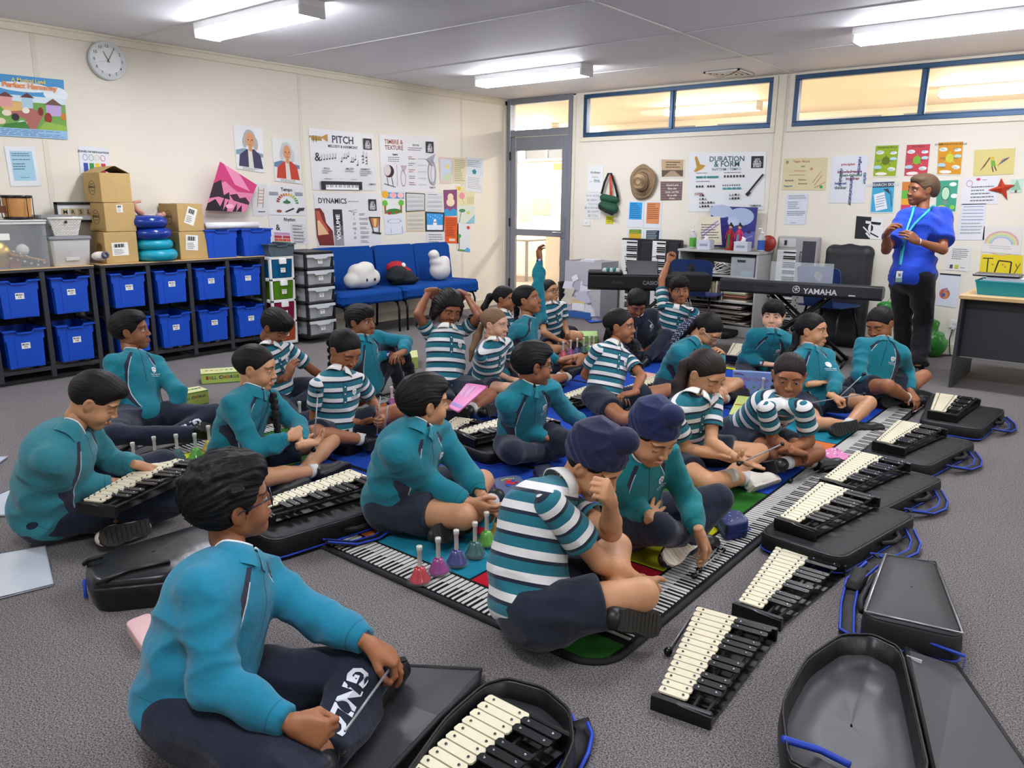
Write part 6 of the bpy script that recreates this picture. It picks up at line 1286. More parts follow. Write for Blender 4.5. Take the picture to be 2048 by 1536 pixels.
pp=[
 ('pink bordered plastic sleeve with a rainbow picture',[(877,313),(907,316),(903,367),(880,368)],'#cbb7b4',[('r',.12,.08,.88,.88,'#c3cbd6'),('e',.62,.35,.12,.08,'#d8c860'),('p',[(.12,.88),(.3,.66),(.88,.6),(.88,.88)],'#b9c8a8')]),
 ('small cream sheet of fine handwriting',[(906,315),(934,316),(932,367),(906,366)],'#ccc4a4',[('w',.1,.06,.9,.94,12,'#8f8a70')]),
 ('pale blue page with a spider like blot and a letter below it',[(931,314),(967,318),(965,386),(931,382)],'#c3cdd6',[('w',.1,.06,.9,.28,4,'#7a8c9c'),('p',[(.35,.38),(.5,.32),(.62,.38),(.58,.46),(.45,.48)],'#2b7f8c'),('r',0,.52,1,1,'#d2d4d8'),('w',.1,.56,.9,.92,7,'#9aa0aa')]),
 ('collage of a sun, pink clouds and trees',[(763,382),(808,385),(808,430),(766,433)],'#d4d6cf',[('r',.2,.03,1,.28,'#3f8ec4'),('e',.15,.13,.15,.15,'#e0a420'),('e',.5,.15,.16,.12,'#e0a8ac'),('e',.84,.14,.15,.12,'#e3b0b2'),('e',.12,.48,.12,.13,'#5fae3a'),('e',.86,.46,.13,.13,'#5fae3a'),('r',.08,.58,.16,.9,'#9a5c34'),('r',.82,.56,.9,.9,'#9a5c34'),('e',.5,.82,.36,.12,'#3c7a34'),('e',.3,.88,.1,.06,'#a83028'),('e',.62,.86,.06,.05,'#c03a30')]),
 ('green framed music manuscript page',[(811,385),(850,387),(850,422),(812,424)],'#3d4c40',[('r',.04,.05,.96,.95,'#c3c6c4')]+[('l',.08,.16+.035*i+.1*(i//4),.92,.16+.035*i+.1*(i//4),.008,'#8b8f92') for i in range(14)]),
 ('pale music manuscript page beside the green framed one',[(852,385),(886,386),(886,423),(852,424)],'#cbcdce',[('w',.1,.05,.9,.15,1,'#555')]+[('l',.08,.2+.035*i+.09*(i//4),.92,.2+.035*i+.09*(i//4),.008,'#8b8f92') for i in range(14)]),
 ('purple picture of a cream animal above blue waves',[(887,380),(914,379),(914,431),(889,432)],'#7a3a6a',[('e',.5,.28,.22,.14,'#dcc9a8'),('e',.5,.48,.32,.16,'#dcc9a8'),('p',[(0,.78),(.2,.70),(.45,.82),(.7,.70),(1,.82),(1,1),(0,1)],'#2f8fc4')]),
 ('yellow drawing of pink flowers',[(912,372),(948,374),(949,409),(914,411)],'#d3cca0',[('e',.3,.5,.16,.18,'#d88a98'),('e',.15,.12,.1,.1,'#dcae30'),('l',.3,.6,.4,.95,.02,'#5a8a3a')]+[('l',.6+.1*i,.55,.62+.1*i,.95,.02,'#4a6a34') for i in range(4)]),
 ('drawing of a palm tree and a sun',[(914,411),(950,412),(949,446),(915,447)],'#c9d2c4',[('l',.1,.95,.22,.35,.04,'#3a2c24'),('e',.28,.28,.18,.10,'#40805a'),('e',.62,.4,.1,.1,'#b8c060'),('p',[(.6,.9),(1,.5),(1,1),(.5,1)],'#86b8c4')]),
 ('white sheet with a cloud drawn in pencil',[(768,432),(808,430),(809,467),(771,470)],'#cfd3da',[('o',.5,.3,.36,.12,'#8b93a0'),('l',.3,.7,.3,.95,.02,'#556'),('l',.88,.6,.9,.95,.03,'#556')]),
 ('cream framed sheet of musical notes',[(812,424),(850,424),(850,462),(813,463)],'#cfc09a',[('r',.06,.05,.94,.94,'#c8c4b8')]+[('l',.1,.14+.035*i+.09*(i//4),.9,.14+.035*i+.09*(i//4),.008,'#8b8878') for i in range(14)]),
 ('winter picture of a small snow figure in a dark frame',[(850,423),(889,425),(888,463),(851,463)],'#1f2836',[('r',.08,.08,.92,.92,'#2d8fd0'),('r',.08,.66,.92,.92,'#d3dbe2'),('e',.5,.60,.10,.14,'#dfe3e8'),('e',.5,.44,.07,.09,'#dfe3e8'),('r',.42,.50,.58,.54,'#a84a34')]+[('e',.15+.12*i,.18+.07*(i%3),.018,.02,'#e8eef2') for i in range(7)]),
 ('white sheet of black handwriting above the seat back',[(853,464),(890,465),(890,498),(854,500)],'#cfd2d4',[('w',.1,.08,.9,.9,6,'#6a6e74')]),
 ('bright orange sheet with dark writing',[(889,433),(917,434),(917,487),(890,486)],'#d0521a',[('w',.1,.05,.9,.75,11,'#6c2408'),('r',.3,.82,.75,.92,'#dcc0a8')]),
 ('white sheet with a tall green tree and blue water',[(915,446),(942,448),(940,504),(914,501)],'#cfd4d6',[('r',.12,.5,.18,.95,'#7a5636'),('e',.16,.46,.12,.07,'#2f8f3a'),('e',.8,.14,.12,.06,'#b43a3a'),('p',[(.5,1),(.75,.84),(1,.9),(1,1)],'#4a9ad0'),('r',.05,.94,.6,1,'#4c9440')]),
]
for l_,q_,b_,e_ in pp: S('wall_picture',l_+', pinned low on the left wall','picture','L',q_,b_,e_,KG,off=.004+.0006*(len(l_)%3))
# back wall
BG='papers and posters on the back wall'
S('sheet','white sheet with the line kindness begins with me beside the door','sheet','B',[(1176,331),(1207,331),(1205,384),(1174,384)],'#dcdedd',[('t',.5,.30,.085,'Kindness','#5a5a62',.02),('t',.5,.46,.08,'begins','#b98a54',.0),('t',.22,.62,.055,'with','#999',.0),('t',.64,.63,.15,'me.','#2f7f86',.01)],BG)
S('sheet','white sheet of thin block lettering half behind the green bag','sheet','B',[(1173,385),(1205,386),(1201,438),(1171,437)],'#d8dadb',[('t',.5,.16,.09,'IN A WORLD','#8a8d92',.0),('t',.5,.32,.085,'BE GREAT IF','#8a8d92',.0),('t',.5,.47,.085,'YOU CAN','#8a9d92',.0),('t',.5,.62,.085,'BE A RAINBOW','#8a8d92',.0),('t',.5,.77,.09,'BE HAPPY','#8a8d92',.0),('t',.5,.93,.10,'BE YOU','#9a9a74',.0)],BG)
S('notice','small yellow notice hanging below the green bag','notice','B',[(1212,432),(1227,432),(1226,448),(1211,448)],'#c9c41c',[('w',.1,.15,.9,.5,2,'#3c3c14'),('w',.2,.62,.7,.8,1,'#3c3c14')],BG)
S('framed_verse','brown photo of a jetty with a verse printed on the sky','picture','B',[(1319,317),(1370,318),(1368,356),(1320,357)],'#d8d4cc',[('r',.08,.05,.95,.62,'#b79c78'),('r',.08,.58,.95,.92,'#5b4a3c'),('p',[(.44,.62),(.6,.62),(.9,.92),(.14,.92)],'#a18e74'),('w',.25,.12,.82,.5,3,'#2b2320')],BG,gloss=.2)
S('framed_verse','brick patterned sheet with white verse lettering, under the jetty photo','picture','B',[(1321,363),(1365,363),(1363,400),(1321,401)],'#6a5252',[('r',.0,.08+.135*i,1,.095+.135*i,'#a39488') for i in range(7)]+[('t',.55,.24,.11,'Good Lord','#e2dcd6',.02),('t',.55,.42,.10,'Bless this','#e2dcd6',.02),('t',.55,.60,.10,'room. Let this','#e2dcd6',.02),('t',.55,.78,.10,'fill us with','#e2dcd6',.02),('t',.55,.94,.10,'Amen','#e2dcd6',.02)],BG,gloss=.4)
form=[]
for j,(row) in enumerate(('ao','aob','aoaoxa','aooo','aaoa','aoxo')):
    x0,y0=(.17,.735+.062*j) if j<4 else (.57,.735+.062*(j-4))
    for i,ch in enumerate(row):
        x=x0+.038*i; form+= [('e',x,y0-.012,.013,.02,'#2c2c30')] if ch in'ox' else [('p',[(x-.013,y0+.006),(x,y0-.034),(x+.013,y0+.006)],'#77777c')]
S('poster','large duration and form poster with a brass bell horn and a clarinet','poster','B',[(1377,305),(1533,303),(1527,420),(1376,424)],'#d8dadb',[('p',[(.085,.08),(.115,.06),(.16,.20),(.235,.22),(.19,.28),(.10,.33),(.075,.31),(.115,.25)],'#b08a34'),('t',.51,.155,.085,'DURATION','#3d6470',.02),('t',.51,.245,.09,'& FORM','#3d6470',.02),('t',.51,.31,.045,'RHYTHM / TEMPO','#4d7480',.01)]+GS(.82,.075,.15,.205)+[('w',.11,.335,.35,.36,1,'#444'),('w',.48,.335,.82,.36,1,'#444'),('r',.11,.40,.20,.435,'#2e7c80'),('r',.21,.40,.245,.435,'#2e7c80'),('r',.255,.40,.41,.435,'#2e7c80')]+[('r',.48+.04*i,.39,.505+.04*i,.43,'#3c3c40') for i in range(7)]+[('w',.11,.475,.35,.50,1,'#444')]+[('r',.11+.038*i,.555,.135+.038*i,.59,'#333') for i in (0,1,2,4,5,6)]+[('r',.47+.03*i,.545,.48+.03*i,.575,'#333') for i in range(8)]+[('r',.47+.062*i,.60,.52+.062*i,.63,'#2e8a90') for i in range(4)]+[('t',.15,.715,.04,'FORM','#a06a5c',.02)]+form+[('l',.98,.385,.80,.70,.032,'#1f1f22'),('p',[(.81,.66),(.84,.70),(.80,.76),(.765,.72)],'#1a1a1c'),('t',.90,.935,.034,'YAMAHA','#333',.02)],BG,gloss=.28)
for q,lb,c,tc in (([(1256,402),(1289,403),(1286,455),(1253,454)],'sheet with a bright blue text panel under the straw hat','#2c95d4','#0e3d60'),([(1290,403),(1325,403),(1321,458),(1288,456)],'sheet with an orange text panel right of the blue one','#cf8450','#5c3018'),([(1255,457),(1287,457),(1285,505),(1253,503)],'sheet with a green and yellow striped panel behind the upright keyboards','#5c8a34','#c4a420'),([(1289,459),(1323,459),(1320,505),(1287,505)],'sheet with a dark navy panel behind the upright keyboards','#22303f','#b8c2c8')):
    S('sheet',lb,'sheet','B',q,'#d2d6dc',[('r',.12,.04,.88,.70 if c!='#cf8450' else .82,c),('w',.16,.07,.84,.66,8,tc)]+([('r',.12,.22,.88,.48,'#c9a424')] if c=='#5c8a34' else []),BG)
S('poster','beige teamwork poster with coloured handwriting','poster','B',[(1568,317),(1655,315),(1651,380),(1563,380)],'#cfc49a',[('t',.42,.14,.075,'Team Work','#a8543c',.01),('t',.46,.28,.06,'and','#555',.01),('t',.40,.42,.06,'Laboratory','#c4826a',.0),('t',.17,.72,.055,'harmony','#333',.02),('t',.15,.90,.06,'Support','#3a7a9a',.02),('t',.47,.70,.05,'Patience','#4a6a44',.01),('t',.48,.82,.05,'teamwork','#4a4a44',.01),('w',.15,.5,.55,.56,1,'#a09468'),('l',.70,.78,.88,.42,.012,'#b04a34'),('l',.74,.86,.90,.55,.012,'#b04a34'),('l',.74,.94,1.0,.74,.012,'#b04a34'),('e',.09,.12,.03,.05,'#8a8560'),('e',.90,.9,.035,.05,'#3a9a64'),('e',.66,.34,.03,.04,'#c47a64')],BG)
S('poster','white word cloud poster with crossing words such as knowledgeable','poster','B',[(1666,313),(1737,310),(1728,406),(1658,406)],'#d3d6dc',[('t',.52,.36,.06,'knowledgeable','#7c2040',.03),('t',.55,.435,.062,'open-minded','#2f6a3c',.03),('t',.62,.51,.062,'inquirer','#7c2438',.03),('t',.30,.70,.062,'thinker','#3a5a4a',.03),('t',.45,.20,.05,'principled','#a03040',.02),('t',.74,.22,.07,'reflective','#2a3a80',.03,'c',PI/2),('t',.24,.46,.07,'risk-taker','#2f4a6a',.03,'c',PI/2),('t',.56,.74,.075,'communicator','#26336a',.03,'c',PI/2),('t',.92,.48,.07,'caring','#2a5a8a',.03,'c',PI/2),('t',.12,.60,.05,'balanced','#2a4a8a',.03,'l')],BG,gloss=.15)
sk=[('green research skills poster with a lamp drawing','THINKING SKILLS',[(1750,290),(1800,288),(1793,354),(1744,354)],'#8fa81e','#5e7014'),('red skills poster with a green sun shape','SELF SKILLS',[(1812,288),(1863,286),(1856,352),(1806,354)],'#c2404c','#7ab03c'),('orange skills poster with a small figure','COMMUNICATION SKILLS',[(1875,283),(1929,281),(1923,351),(1872,350)],'#cf8f1c','#c9c83a')]
for lb,tt,q,b_,c2 in sk: S('skills_poster',lb,'poster','B',q,'#d6d8d2',[('r',.04,.03,.96,.97,b_),('t',.5,.115,.052,tt,'#4a3a20',.02),('e',.5,.5,.16,.13,c2),('e',.24,.24,.16,.06,'#dfe6e4'),('e',.78,.26,.14,.05,'#dfe6e4'),('e',.80,.44,.14,.05,'#a9d0d4'),('e',.2,.70,.16,.06,'#a9c8d8'),('e',.76,.76,.16,.06,'#dfe6e4'),('e',.36,.90,.24,.05,'#e6ded6'),('l',.3,.62,.5,.5,.02,c2),('l',.5,.5,.7,.64,.02,c2),('l',.5,.5,.5,.3,.02,c2)]+[('w',.12+.5*(i%2),.2+.27*(i//2),.34+.5*(i%2),.27+.27*(i//2),2,'#3a5a6a') for i in range(6)],'skills posters above the teacher',gloss=.2)
S('skills_poster','blue research skills poster with a notepad and lamp','poster','B',[(1744,363),(1791,361),(1787,426),(1739,426)],'#d0d8dc',[('r',.04,.03,.96,.97,'#3f9fc4'),('r',.04,.03,.96,.2,'#3a4450'),('t',.5,.155,.085,'RESEARCH SKILLS','#c9d0d4',.02),('p',[(.12,.42),(.56,.34),(.74,.86),(.26,.94)],'#dde2e6'),('p',[(.50,.26),(.72,.24),(.82,.42)],'#2c3a44'),('l',.82,.3,.9,.8,.02,'#2c3a44')]+[('l',.24,.50+.08*i,.60,.44+.08*i,.02,'#7a8a94') for i in range(5)],'skills posters above the teacher',gloss=.2)
S('skills_poster','skills poster of coloured squares just left of the teacher head','poster','B',[(1803,362),(1851,361),(1848,425),(1799,425)],'#d8dad6',[('r',.04,.03,.5,.3,'#cf7a34'),('r',.04,.3,.4,.56,'#5fae3c'),('r',.4,.3,.9,.6,'#3f88c4'),('r',.04,.56,.5,.76,'#e0a030'),('r',.04,.76,.45,.96,'#c43a5c'),('r',.5,.62,.95,.96,'#c9a47a')],'skills posters above the teacher',gloss=.2)
S('skills_poster','green skills poster with a light bulb right of the teacher head','poster','B',[(1872,360),(1919,358),(1912,425),(1870,425)],'#d6dad6',[('r',.04,.03,.96,.97,'#3f9c7e'),('e',.45,.42,.20,.22,'#b4d8b8'),('o',.45,.42,.20,.22,'#2f5a4a'),('r',.36,.62,.54,.74,'#7a8a84'),('e',.75,.15,.16,.06,'#dfe6e2'),('e',.84,.5,.15,.07,'#dfe6e2'),('e',.3,.84,.2,.06,'#c9cc40'),('e',.8,.84,.12,.06,'#8ac83c')],'skills posters above the teacher',gloss=.2)
S('wall_picture','yellow drawing of a girl with an open rainbow parasol shape','picture','B',[(1949,300),(2031,296),(2027,348),(1946,352)],'#cdbf78',[('e',.46,.36,.05,.09,'#c8b040'),('p',[(.42,.44),(.52,.44),(.56,.66),(.44,.66)],'#6aa83c'),('l',.46,.66,.50,.88,.04,'#5a3a4a'),('l',.52,.66,.58,.84,.04,'#5a3a4a')]+[('l',.18+.04*i,.80-.06*i,.40,.30+.02*i,.02,('#4a3a2a','#8a5a3a')[i%2]) for i in range(3)]+[('l',.60+.05*i,.66-.06*i,.72+.05*i,.40-.02*i,.03,('#c07a4a','#3a7a8a','#3a4a8a','#8a3a4a')[i]) for i in range(4)],BG)
S('letter','white handwritten letter behind the red paper star','letter','B',[(1926,356),(1998,352),(1995,408),(1921,410)],'#d6d7da',[('o',.2,.22,.09,.12,'#b05a6a'),('e',.44,.08,.06,.05,'#c43a6a'),('w',.25,.30,.9,.92,5,'#6a6e78'),('w',.55,.08,.75,.14,1,'#5a6a8a')],BG)
o=S('paper_star','red folded paper star stuck over the letter','star','B',[(1976,358),(2030,354),(2030,400),(1976,402)],'#d6d7da',[],None,off=.016)
me=o.data; C_=[vv(v.co) for v in me.vertices][:4]; bl,br,tr,tl=C_; mb=MB(); Q=lambda x,y,k=0: tl*(1-x)*(1-y)+tr*x*(1-y)+br*x*y+bl*(1-x)*y+vv((0,-k,0)); rd=mat('#c43c1c',r=.6,var=0); rd2=mat('#a83014',r=.6,var=0)
pts=[(.5,.0),(.62,.3),(1.0,.34),(.68,.55),(.72,1.0),(.5,.66),(.0,.5),(.36,.36)]; mb.add([Q(a,b) for a,b in pts]+[Q(.54,.45,.02)],[(i,(i+1)%8,8) for i in range(0,8,2)],rd); mb.add([Q(a,b) for a,b in pts]+[Q(.54,.45,.02)],[(i,(i+1)%8,8) for i in range(1,8,2)],rd2); mb.add([Q(a,b,-.002) for a,b in pts],[tuple(range(8))],rd2)
m2=mb.build('tmp'); o.data=m2.data; bpy.data.objects.remove(m2)
S('wall_picture','pale green christmas tree cut-out at the right edge','picture','B',[(2022,359),(2048,357),(2044,385),(2018,386)],'#b9cfc0',[('p',[(.5,.02),(.9,.8),(.1,.8)],'#86b898'),('r',.42,.8,.6,1,'#6a5a44')],BG)
S('letter','long white sheet with blue ruled lines behind the teacher shoulder','letter','B',[(1924,408),(1972,407),(1968,480),(1912,480)],'#d3d5da',[('l',.08,.08+.09*i,.92,.08+.09*i,.012,'#4a5a9a') for i in range(5)]+[('w',.1,.5,.9,.85,4,'#9aa0aa')],BG)
S('letter','white typed letter under the teamwork poster','letter','B',[(1573,388),(1617,387),(1610,449),(1568,449)],'#ced3db',[('w',.1,.04,.95,.18,3,'#5a6068'),('w',.1,.24,.7,.5,4,'#6a7078'),('w',.1,.55,.95,.72,3,'#5a6068'),('w',.3,.92,.6,.96,1,'#5a6068')],BG)
S('print_picture','black and white abstract print left of the teacher hands','print','B',[(1713,432),(1768,436),(1765,479),(1709,477)],'#dcdcda',[('r',.0,.0,.55,1,'#1c1e20'),('p',[(.35,.18),(.92,.22),(.88,.34),(.36,.30)],'#dcdcda'),('p',[(.55,.2),(.92,.22),(.88,.34),(.55,.32)],'#1c1e20'),('e',.56,.5,.10,.2,'#dcdcda'),('p',[(.56,.32),(.64,.42),(.64,.58),(.56,.68)],'#1c1e20'),('l',.28,.46,.56,.78,.06,'#dcdcda'),('l',.40,.72,.55,.92,.08,'#dcdcda'),('l',.55,.72,.85,.9,.06,'#1c1e20')],BG)
S('wall_picture','pastel rainbow drawing above the yellow card','picture','B',[(1968,452),(2046,454),(2041,510),(1962,504)],'#d4d2cc',[('o',.5,.62,.44,.46,'#c9a0a8'),('o',.5,.64,.39,.41,'#cfc884'),('o',.5,.66,.34,.36,'#a8c89c'),('o',.5,.68,.29,.31,'#a0a8cc'),('r',.02,.66,.98,.98,'#d4d2cc'),('w',.2,.7,.8,.85,2,'#a6a6b0')],BG)
S('wall_picture','bright yellow card with the word Joy painted in black','picture','B',[(1963,508),(2046,511),(2044,549),(1958,548)],'#d9c41e',[('l',.05,.20,.30,.20,.05,'#2c2c1c'),('l',.18,.20,.18,.9,.05,'#2c2c1c'),('l',.36,.9,.44,.3,.06,'#1c1c1c'),('l',.44,.3,.74,.36,.06,'#1c1c1c'),('l',.74,.36,.72,.95,.06,'#1c1c1c'),('l',.84,.45,.88,.65,.03,'#2c2c1c'),('l',.95,.42,.82,.95,.03,'#2c2c1c'),('e',.54,.5,.02,.04,'#c06a34'),('e',.60,.62,.02,.04,'#c06a34'),('e',.30,.5,.02,.04,'#c06a34')],BG)
S('letter','white letter with small pictures below, right of the teacher waist','letter','B',[(1900,492),(1943,494),(1937,543),(1893,540)],'#d8d8d4',[('w',.15,.08,.9,.55,6,'#5a5e64'),('r',.12,.76,.26,.92,'#4a4a4c'),('r',.34,.76,.52,.92,'#b8b83c'),('w',.6,.84,.95,.9,1,'#5a5e64')],BG)
S('wall_picture','white paper with a coloured heart drawing low beside the desk','picture','B',[(1880,546),(1922,549),(1912,616),(1872,610)],'#d0d4dc',[('r',0,0,1,.05,'#26262a'),('e',.35,.62,.26,.16,'#b8584a'),('e',.38,.66,.16,.10,'#c98a4a'),('e',.3,.66,.10,.06,'#4a5a9a'),('p',[(.3,.46),(.45,.42),(.5,.54),(.3,.56)],'#a87a8a')],BG)
# far room papers
for lb,q,b_,e_ in (('pale blue PLEASE notice seen through the door glass, upper left',[(1038,343),(1065,343),(1065,389),(1038,389)],'#b6bfd0',[('r',0,0,1,.24,'#7f9cc4'),('t',.5,.20,.15,'PLEASE','#dfe6ee',.03),('o',.5,.55,.28,.18,'#8a5a5a'),('w',.2,.8,.8,.95,2,'#5a6478')]),('turquoise sheet seen through the door glass, middle',[(1070,343),(1096,344),(1094,389),(1068,388)],'#7fb9c4',[]),('white sheet with a turquoise half disc seen through the door glass',[(1099,344),(1126,344),(1123,390),(1096,390)],'#cfd8dc',[('e',.42,.4,.36,.36,'#6fb4c0')]),('brown notice seen through the door glass, lower left',[(1040,398),(1064,398),(1063,443),(1039,443)],'#a39a94',[]),('grey green notice seen through the door glass',[(1066,396),(1102,398),(1100,431),(1064,429)],'#7d877e',[('w',.2,.15,.8,.85,5,'#b4c89c')]),('small pale notice seen through the door glass, lower right',[(1104,398),(1124,399),(1122,431),(1102,430)],'#b9bec8',[]),('turquoise strip of paper seen through the top of the door glass',[(1070,328),(1087,328),(1087,339),(1070,339)],'#7fb8c0',[]),('orange strip of paper seen through the top of the door glass',[(1106,326),(1126,327),(1126,340),(1106,339)],'#c4682c',[])):
    S('notice',lb,'notice','F',q,b_,e_,'notices in the next room',off=.006)
# banner in the far room
a,b=aty(1092,472,10.6),aty(1150,555,10.6); r=empty('roller_banner',((a[0]+b[0])/2,10.6,0),'orange and white roller banner in the next room behind the door','banner'); hw=(b[0]-a[0])/2; mb=MB(); mb.box((-hw,-.004,.05),(hw,.004,a[2]),mat('#d2cdc6',r=.5)); mb.build('banner_sheet',r)
mb=MB(); og=mat('#cf6a1c',r=.5,var=0)
for i in range(11):
    for j in range(15):
        rr=.004+.011*i/10; mb.prism([(rr*math.cos(t),rr*math.sin(t)) for t in np.linspace(0,2*PI,7)[:-1]],.0045,.0055,og,np.array([[1,0,0],[0,0,1],[0,-1,0]]),(-hw*.2+hw*1.15*i/11,0,.12+(a[2]-.2)*j/15))
mb.build('dot_print',r); mb=MB(); mb.box((-hw*.05,-.007,a[2]*.42),(hw*.98,-.005,a[2]*.62),mat('#2a2a2a',r=.5)); put_text(mb,'LIGHTNING',(0,-.0075,a[2]*.54),(1,0,0),(0,0,1),.06,mat('#e6e6e6'),(0,-1,0),.001,.03,False); put_text(mb,'EVENT',(0,-.0075,a[2]*.45),(1,0,0),(0,0,1),.06,mat('#e6e6e6'),(0,-1,0),.001,.03,False); mb.build('banner_title',r)
mb=MB(); mb.box((-hw,-.12,0),(hw,.12,.05),mat('#9a9a9c',r=.3,metal=.8),.01); mb.build('base',r)
P=aty(1048,478,11.2); r=empty('metal_table',(P[0]-.2,11.2,0),'grey metal legged table in the next room seen through the door','table'); mb=MB(); mb.box((-.9,-.35,.70),(.55,.35,.73),mat('#8d8c8a',r=.5)); mb.build('table_top',r)
for x_ in (-.85,.5):
    for y_ in (-.3,.3): mb=MB(); mb.box((x_-.02,y_-.02,0),(x_+.02,y_+.02,.70),GRYF); mb.build('leg',r)
# ---------------------------------------------------------------- clock
c=atx(212,122,WX); r=empty('wall_clock',c,'round white wall clock showing about five past eleven','clock'); Rk=.15; mb=MB(); mb.lathe((0,0,0),[(Rk*.93,0),(Rk,.012),(Rk,.035),(Rk*.96,.045),(Rk*.91,.040),(.001,.038)],mat('#c9cdd0',r=.3),48,ax=(1,0,0)); mb.build('case',r)
mb=MB(); mb.lathe((0,0,.0),[(.001,.0395),(Rk*.90,.0395)],mat('#d8dada',r=.5),48,ax=(1,0,0)); mb.build('dial',r)
mb=MB(); kk=mat('#33363a',r=.5,var=0)
for k in range(12):
    a=PI/2-2*PI*(k+1)/12; v_,f_,w_=text_mesh(str(k+1),.01); h_=.022; put_text(mb,str(k+1),(.0402,math.cos(a)*Rk*.74-w_*h_/2,math.sin(a)*Rk*.74-h_/2),(0,1,0),(0,0,1),h_,kk,(1,0,0),.0003,.01)
mb.build('numerals',r)
for nm,h_,L_,w_ in (('hour_hand',11+5/60,.075,.004),('minute_hand',5/5,.108,.003),('second_hand',8.5,.10,.0014)):
    a=PI/2-2*PI*h_/12; d=vv((0,math.cos(a),math.sin(a))); nn=vv((0,-d[2],d[1])); mb=MB(); o_=vv((.042,0,0)); mb.add([o_-d*.018-nn*w_,o_+d*L_-nn*w_*.5,o_+d*L_+nn*w_*.5,o_-d*.018+nn*w_],[(0,1,2,3)],kk if nm!='second_hand' else mat('#9a9ea2')); mb.build(nm,r)
# hat
c=aty(1286,364,WY-.03); r=empty('straw_hat',c,'woven straw sun hat hanging on the back wall','hat'); ST=NT('straw'); wv=ST.n('ShaderNodeTexWave'); wv.wave_type='RINGS'; wv.rings_direction='SPHERICAL'; wv.inputs['Scale'].default_value=28; wv.inputs['Distortion'].default_value=.8; ST.t.links.new(ST.obj(),wv.inputs['Vector']); ST.set(Base_Color=ST.mix(wv.outputs['Fac'],lin('#6d563c'),lin('#b39672')),Roughness=.8); ST.bump(wv.outputs['Fac'],.7,.006)
mb=MB(); K=44; rings=[(.001,.115),(.05,.112),(.082,.095),(.092,.05),(.098,.022),(.13,.014),(.165,.012),(.185,.004)]
vs=[]
for i,(rr,z) in enumerate(rings):
    for k in range(K): a=2*PI*k/K; e=1+(.035*math.sin(a*3+1)+.03*math.sin(a*5))*(i/7)**2; vs.append((math.cos(a)*rr*e*.92,-z-.010*math.sin(a*2+1)*(i/7)**2,math.sin(a)*rr*e*1.08))
mb.add(vs,[(i*K+k,i*K+(k+1)%K,(i+1)*K+(k+1)%K,(i+1)*K+k) for i in range(7) for k in range(K)],ST.m,True); b=mb.build('brim_and_crown',r); so=b.modifiers.new('s','SOLIDIFY'); so.thickness=.004
mb=MB()
for k in range(34): a=2*PI*k/34; rr=.142; mb.ball((math.cos(a)*rr*.92,-.0165,math.sin(a)*rr*1.08),.0065,mat('#4a3a28',r=.9),4,(1,.5,1))
mb.build('pierced_band',r); mb=MB(); mb.tube([(math.cos(a)*.099*.92,-.024,math.sin(a)*.099*1.08) for a in np.linspace(0,2*PI,30)[:-1]],.008,mat('#4f3a30',r=.8),6,closed=True,flat=1); mb.build('hat_band',r)
# green bag on hook
c=aty(1219,346,WY-.02); P=lambda u,v,dy=0: aty(u,v,WY-.05-dy)-c
r=empty('green_bag',c,'small green shoulder bag hanging by its black strap on the back wall','bag'); k_=mat('#17181a',r=.8)
mb=MB(); mb.tube([P(1203,388),P(1209,365),P(1217,347),P(1222,347),P(1230,370),P(1236,396)],.016,k_,6,flat=.25); mb.build('strap',r); mb=MB(); mb.tube([P(1221,350),P(1221,375),P(1222,398)],.016,mat('#c8402c',r=.7),6,flat=.3); mb.build('red_lanyard',r)
S_=SDF(np.min([P(1195,430),P(1240,430),P(1218,385)],0)-.15,np.max([P(1195,430),P(1240,430),P(1218,385)],0)+.15,.006); S_.cone(P(1207,395),P(1232,400),.045,.04,k=0); S_.cone(P(1205,412),P(1228,418),.055,.055,k=.03); V,F_=S_.mesh(2); np_obj('bag_body',V,F_,[mat('#1d4a33',r=.75,bump=.4,bs=40)],r); mb=MB(); mb.tube([P(1199,412,.06),P(1210,422,.065),P(1226,428,.06)],.018,k_,8); mb.build('base_panel',r)
mb=MB(); mb.cyl((0,.02,.0),(0,-.01,.0),.008,mat('#c9c9c9')); mb.build('hook',r)
# switch and power points
def plate(name,label,q,n=1,cat='switch'):
    a,b=aty(q[0],q[1],WY),aty(q[2],q[3],WY); r=empty(name,((a[0]+b[0])/2,WY,(a[2]+b[2])/2),label,cat); w,h=(b[0]-a[0])/2,(a[2]-b[2])/2; mb=MB(); mb.box((-w,-.010,-h),(w,0,h),mat('#d9dad6',r=.35),.003); mb.build('plate',r)
    mb=MB(); [mb.box((-.008+.02*i,-.014,-.010),(.006+.02*i,-.009,.012),mat('#b9bab6',r=.3),.001) for i in range(n)]; mb.build('rocker',r); return r
plate('light_switch','white light switch on the back wall beside the door',(1166,440,1181,452))
o=plate('power_point','double power point with a plug low on the back wall beside the desk',(1900,639,1914,657),2,'socket'); mb=MB(); mb.box((-.01,-.05,-.05),(.02,-.01,-.015),mat('#c9cac8',r=.4),.004); mb.build('plug',o)
P0=aty(1906,655,WY-.04); prop('power_cord','black power cord hanging from the wall socket down to the floor','cord',lambda m:m.tube([P0,P0+vv((-.015,-.01,-.12)),P0+vv((.01,-.03,-.25)),vv((P0[0]+.03,P0[1]-.05,.008)),vv((P0[0]-.2,P0[1]-.22,.008)),vv((P0[0]-.42,P0[1]-.1,.008))],.005,mat('#17171a',r=.5),6))
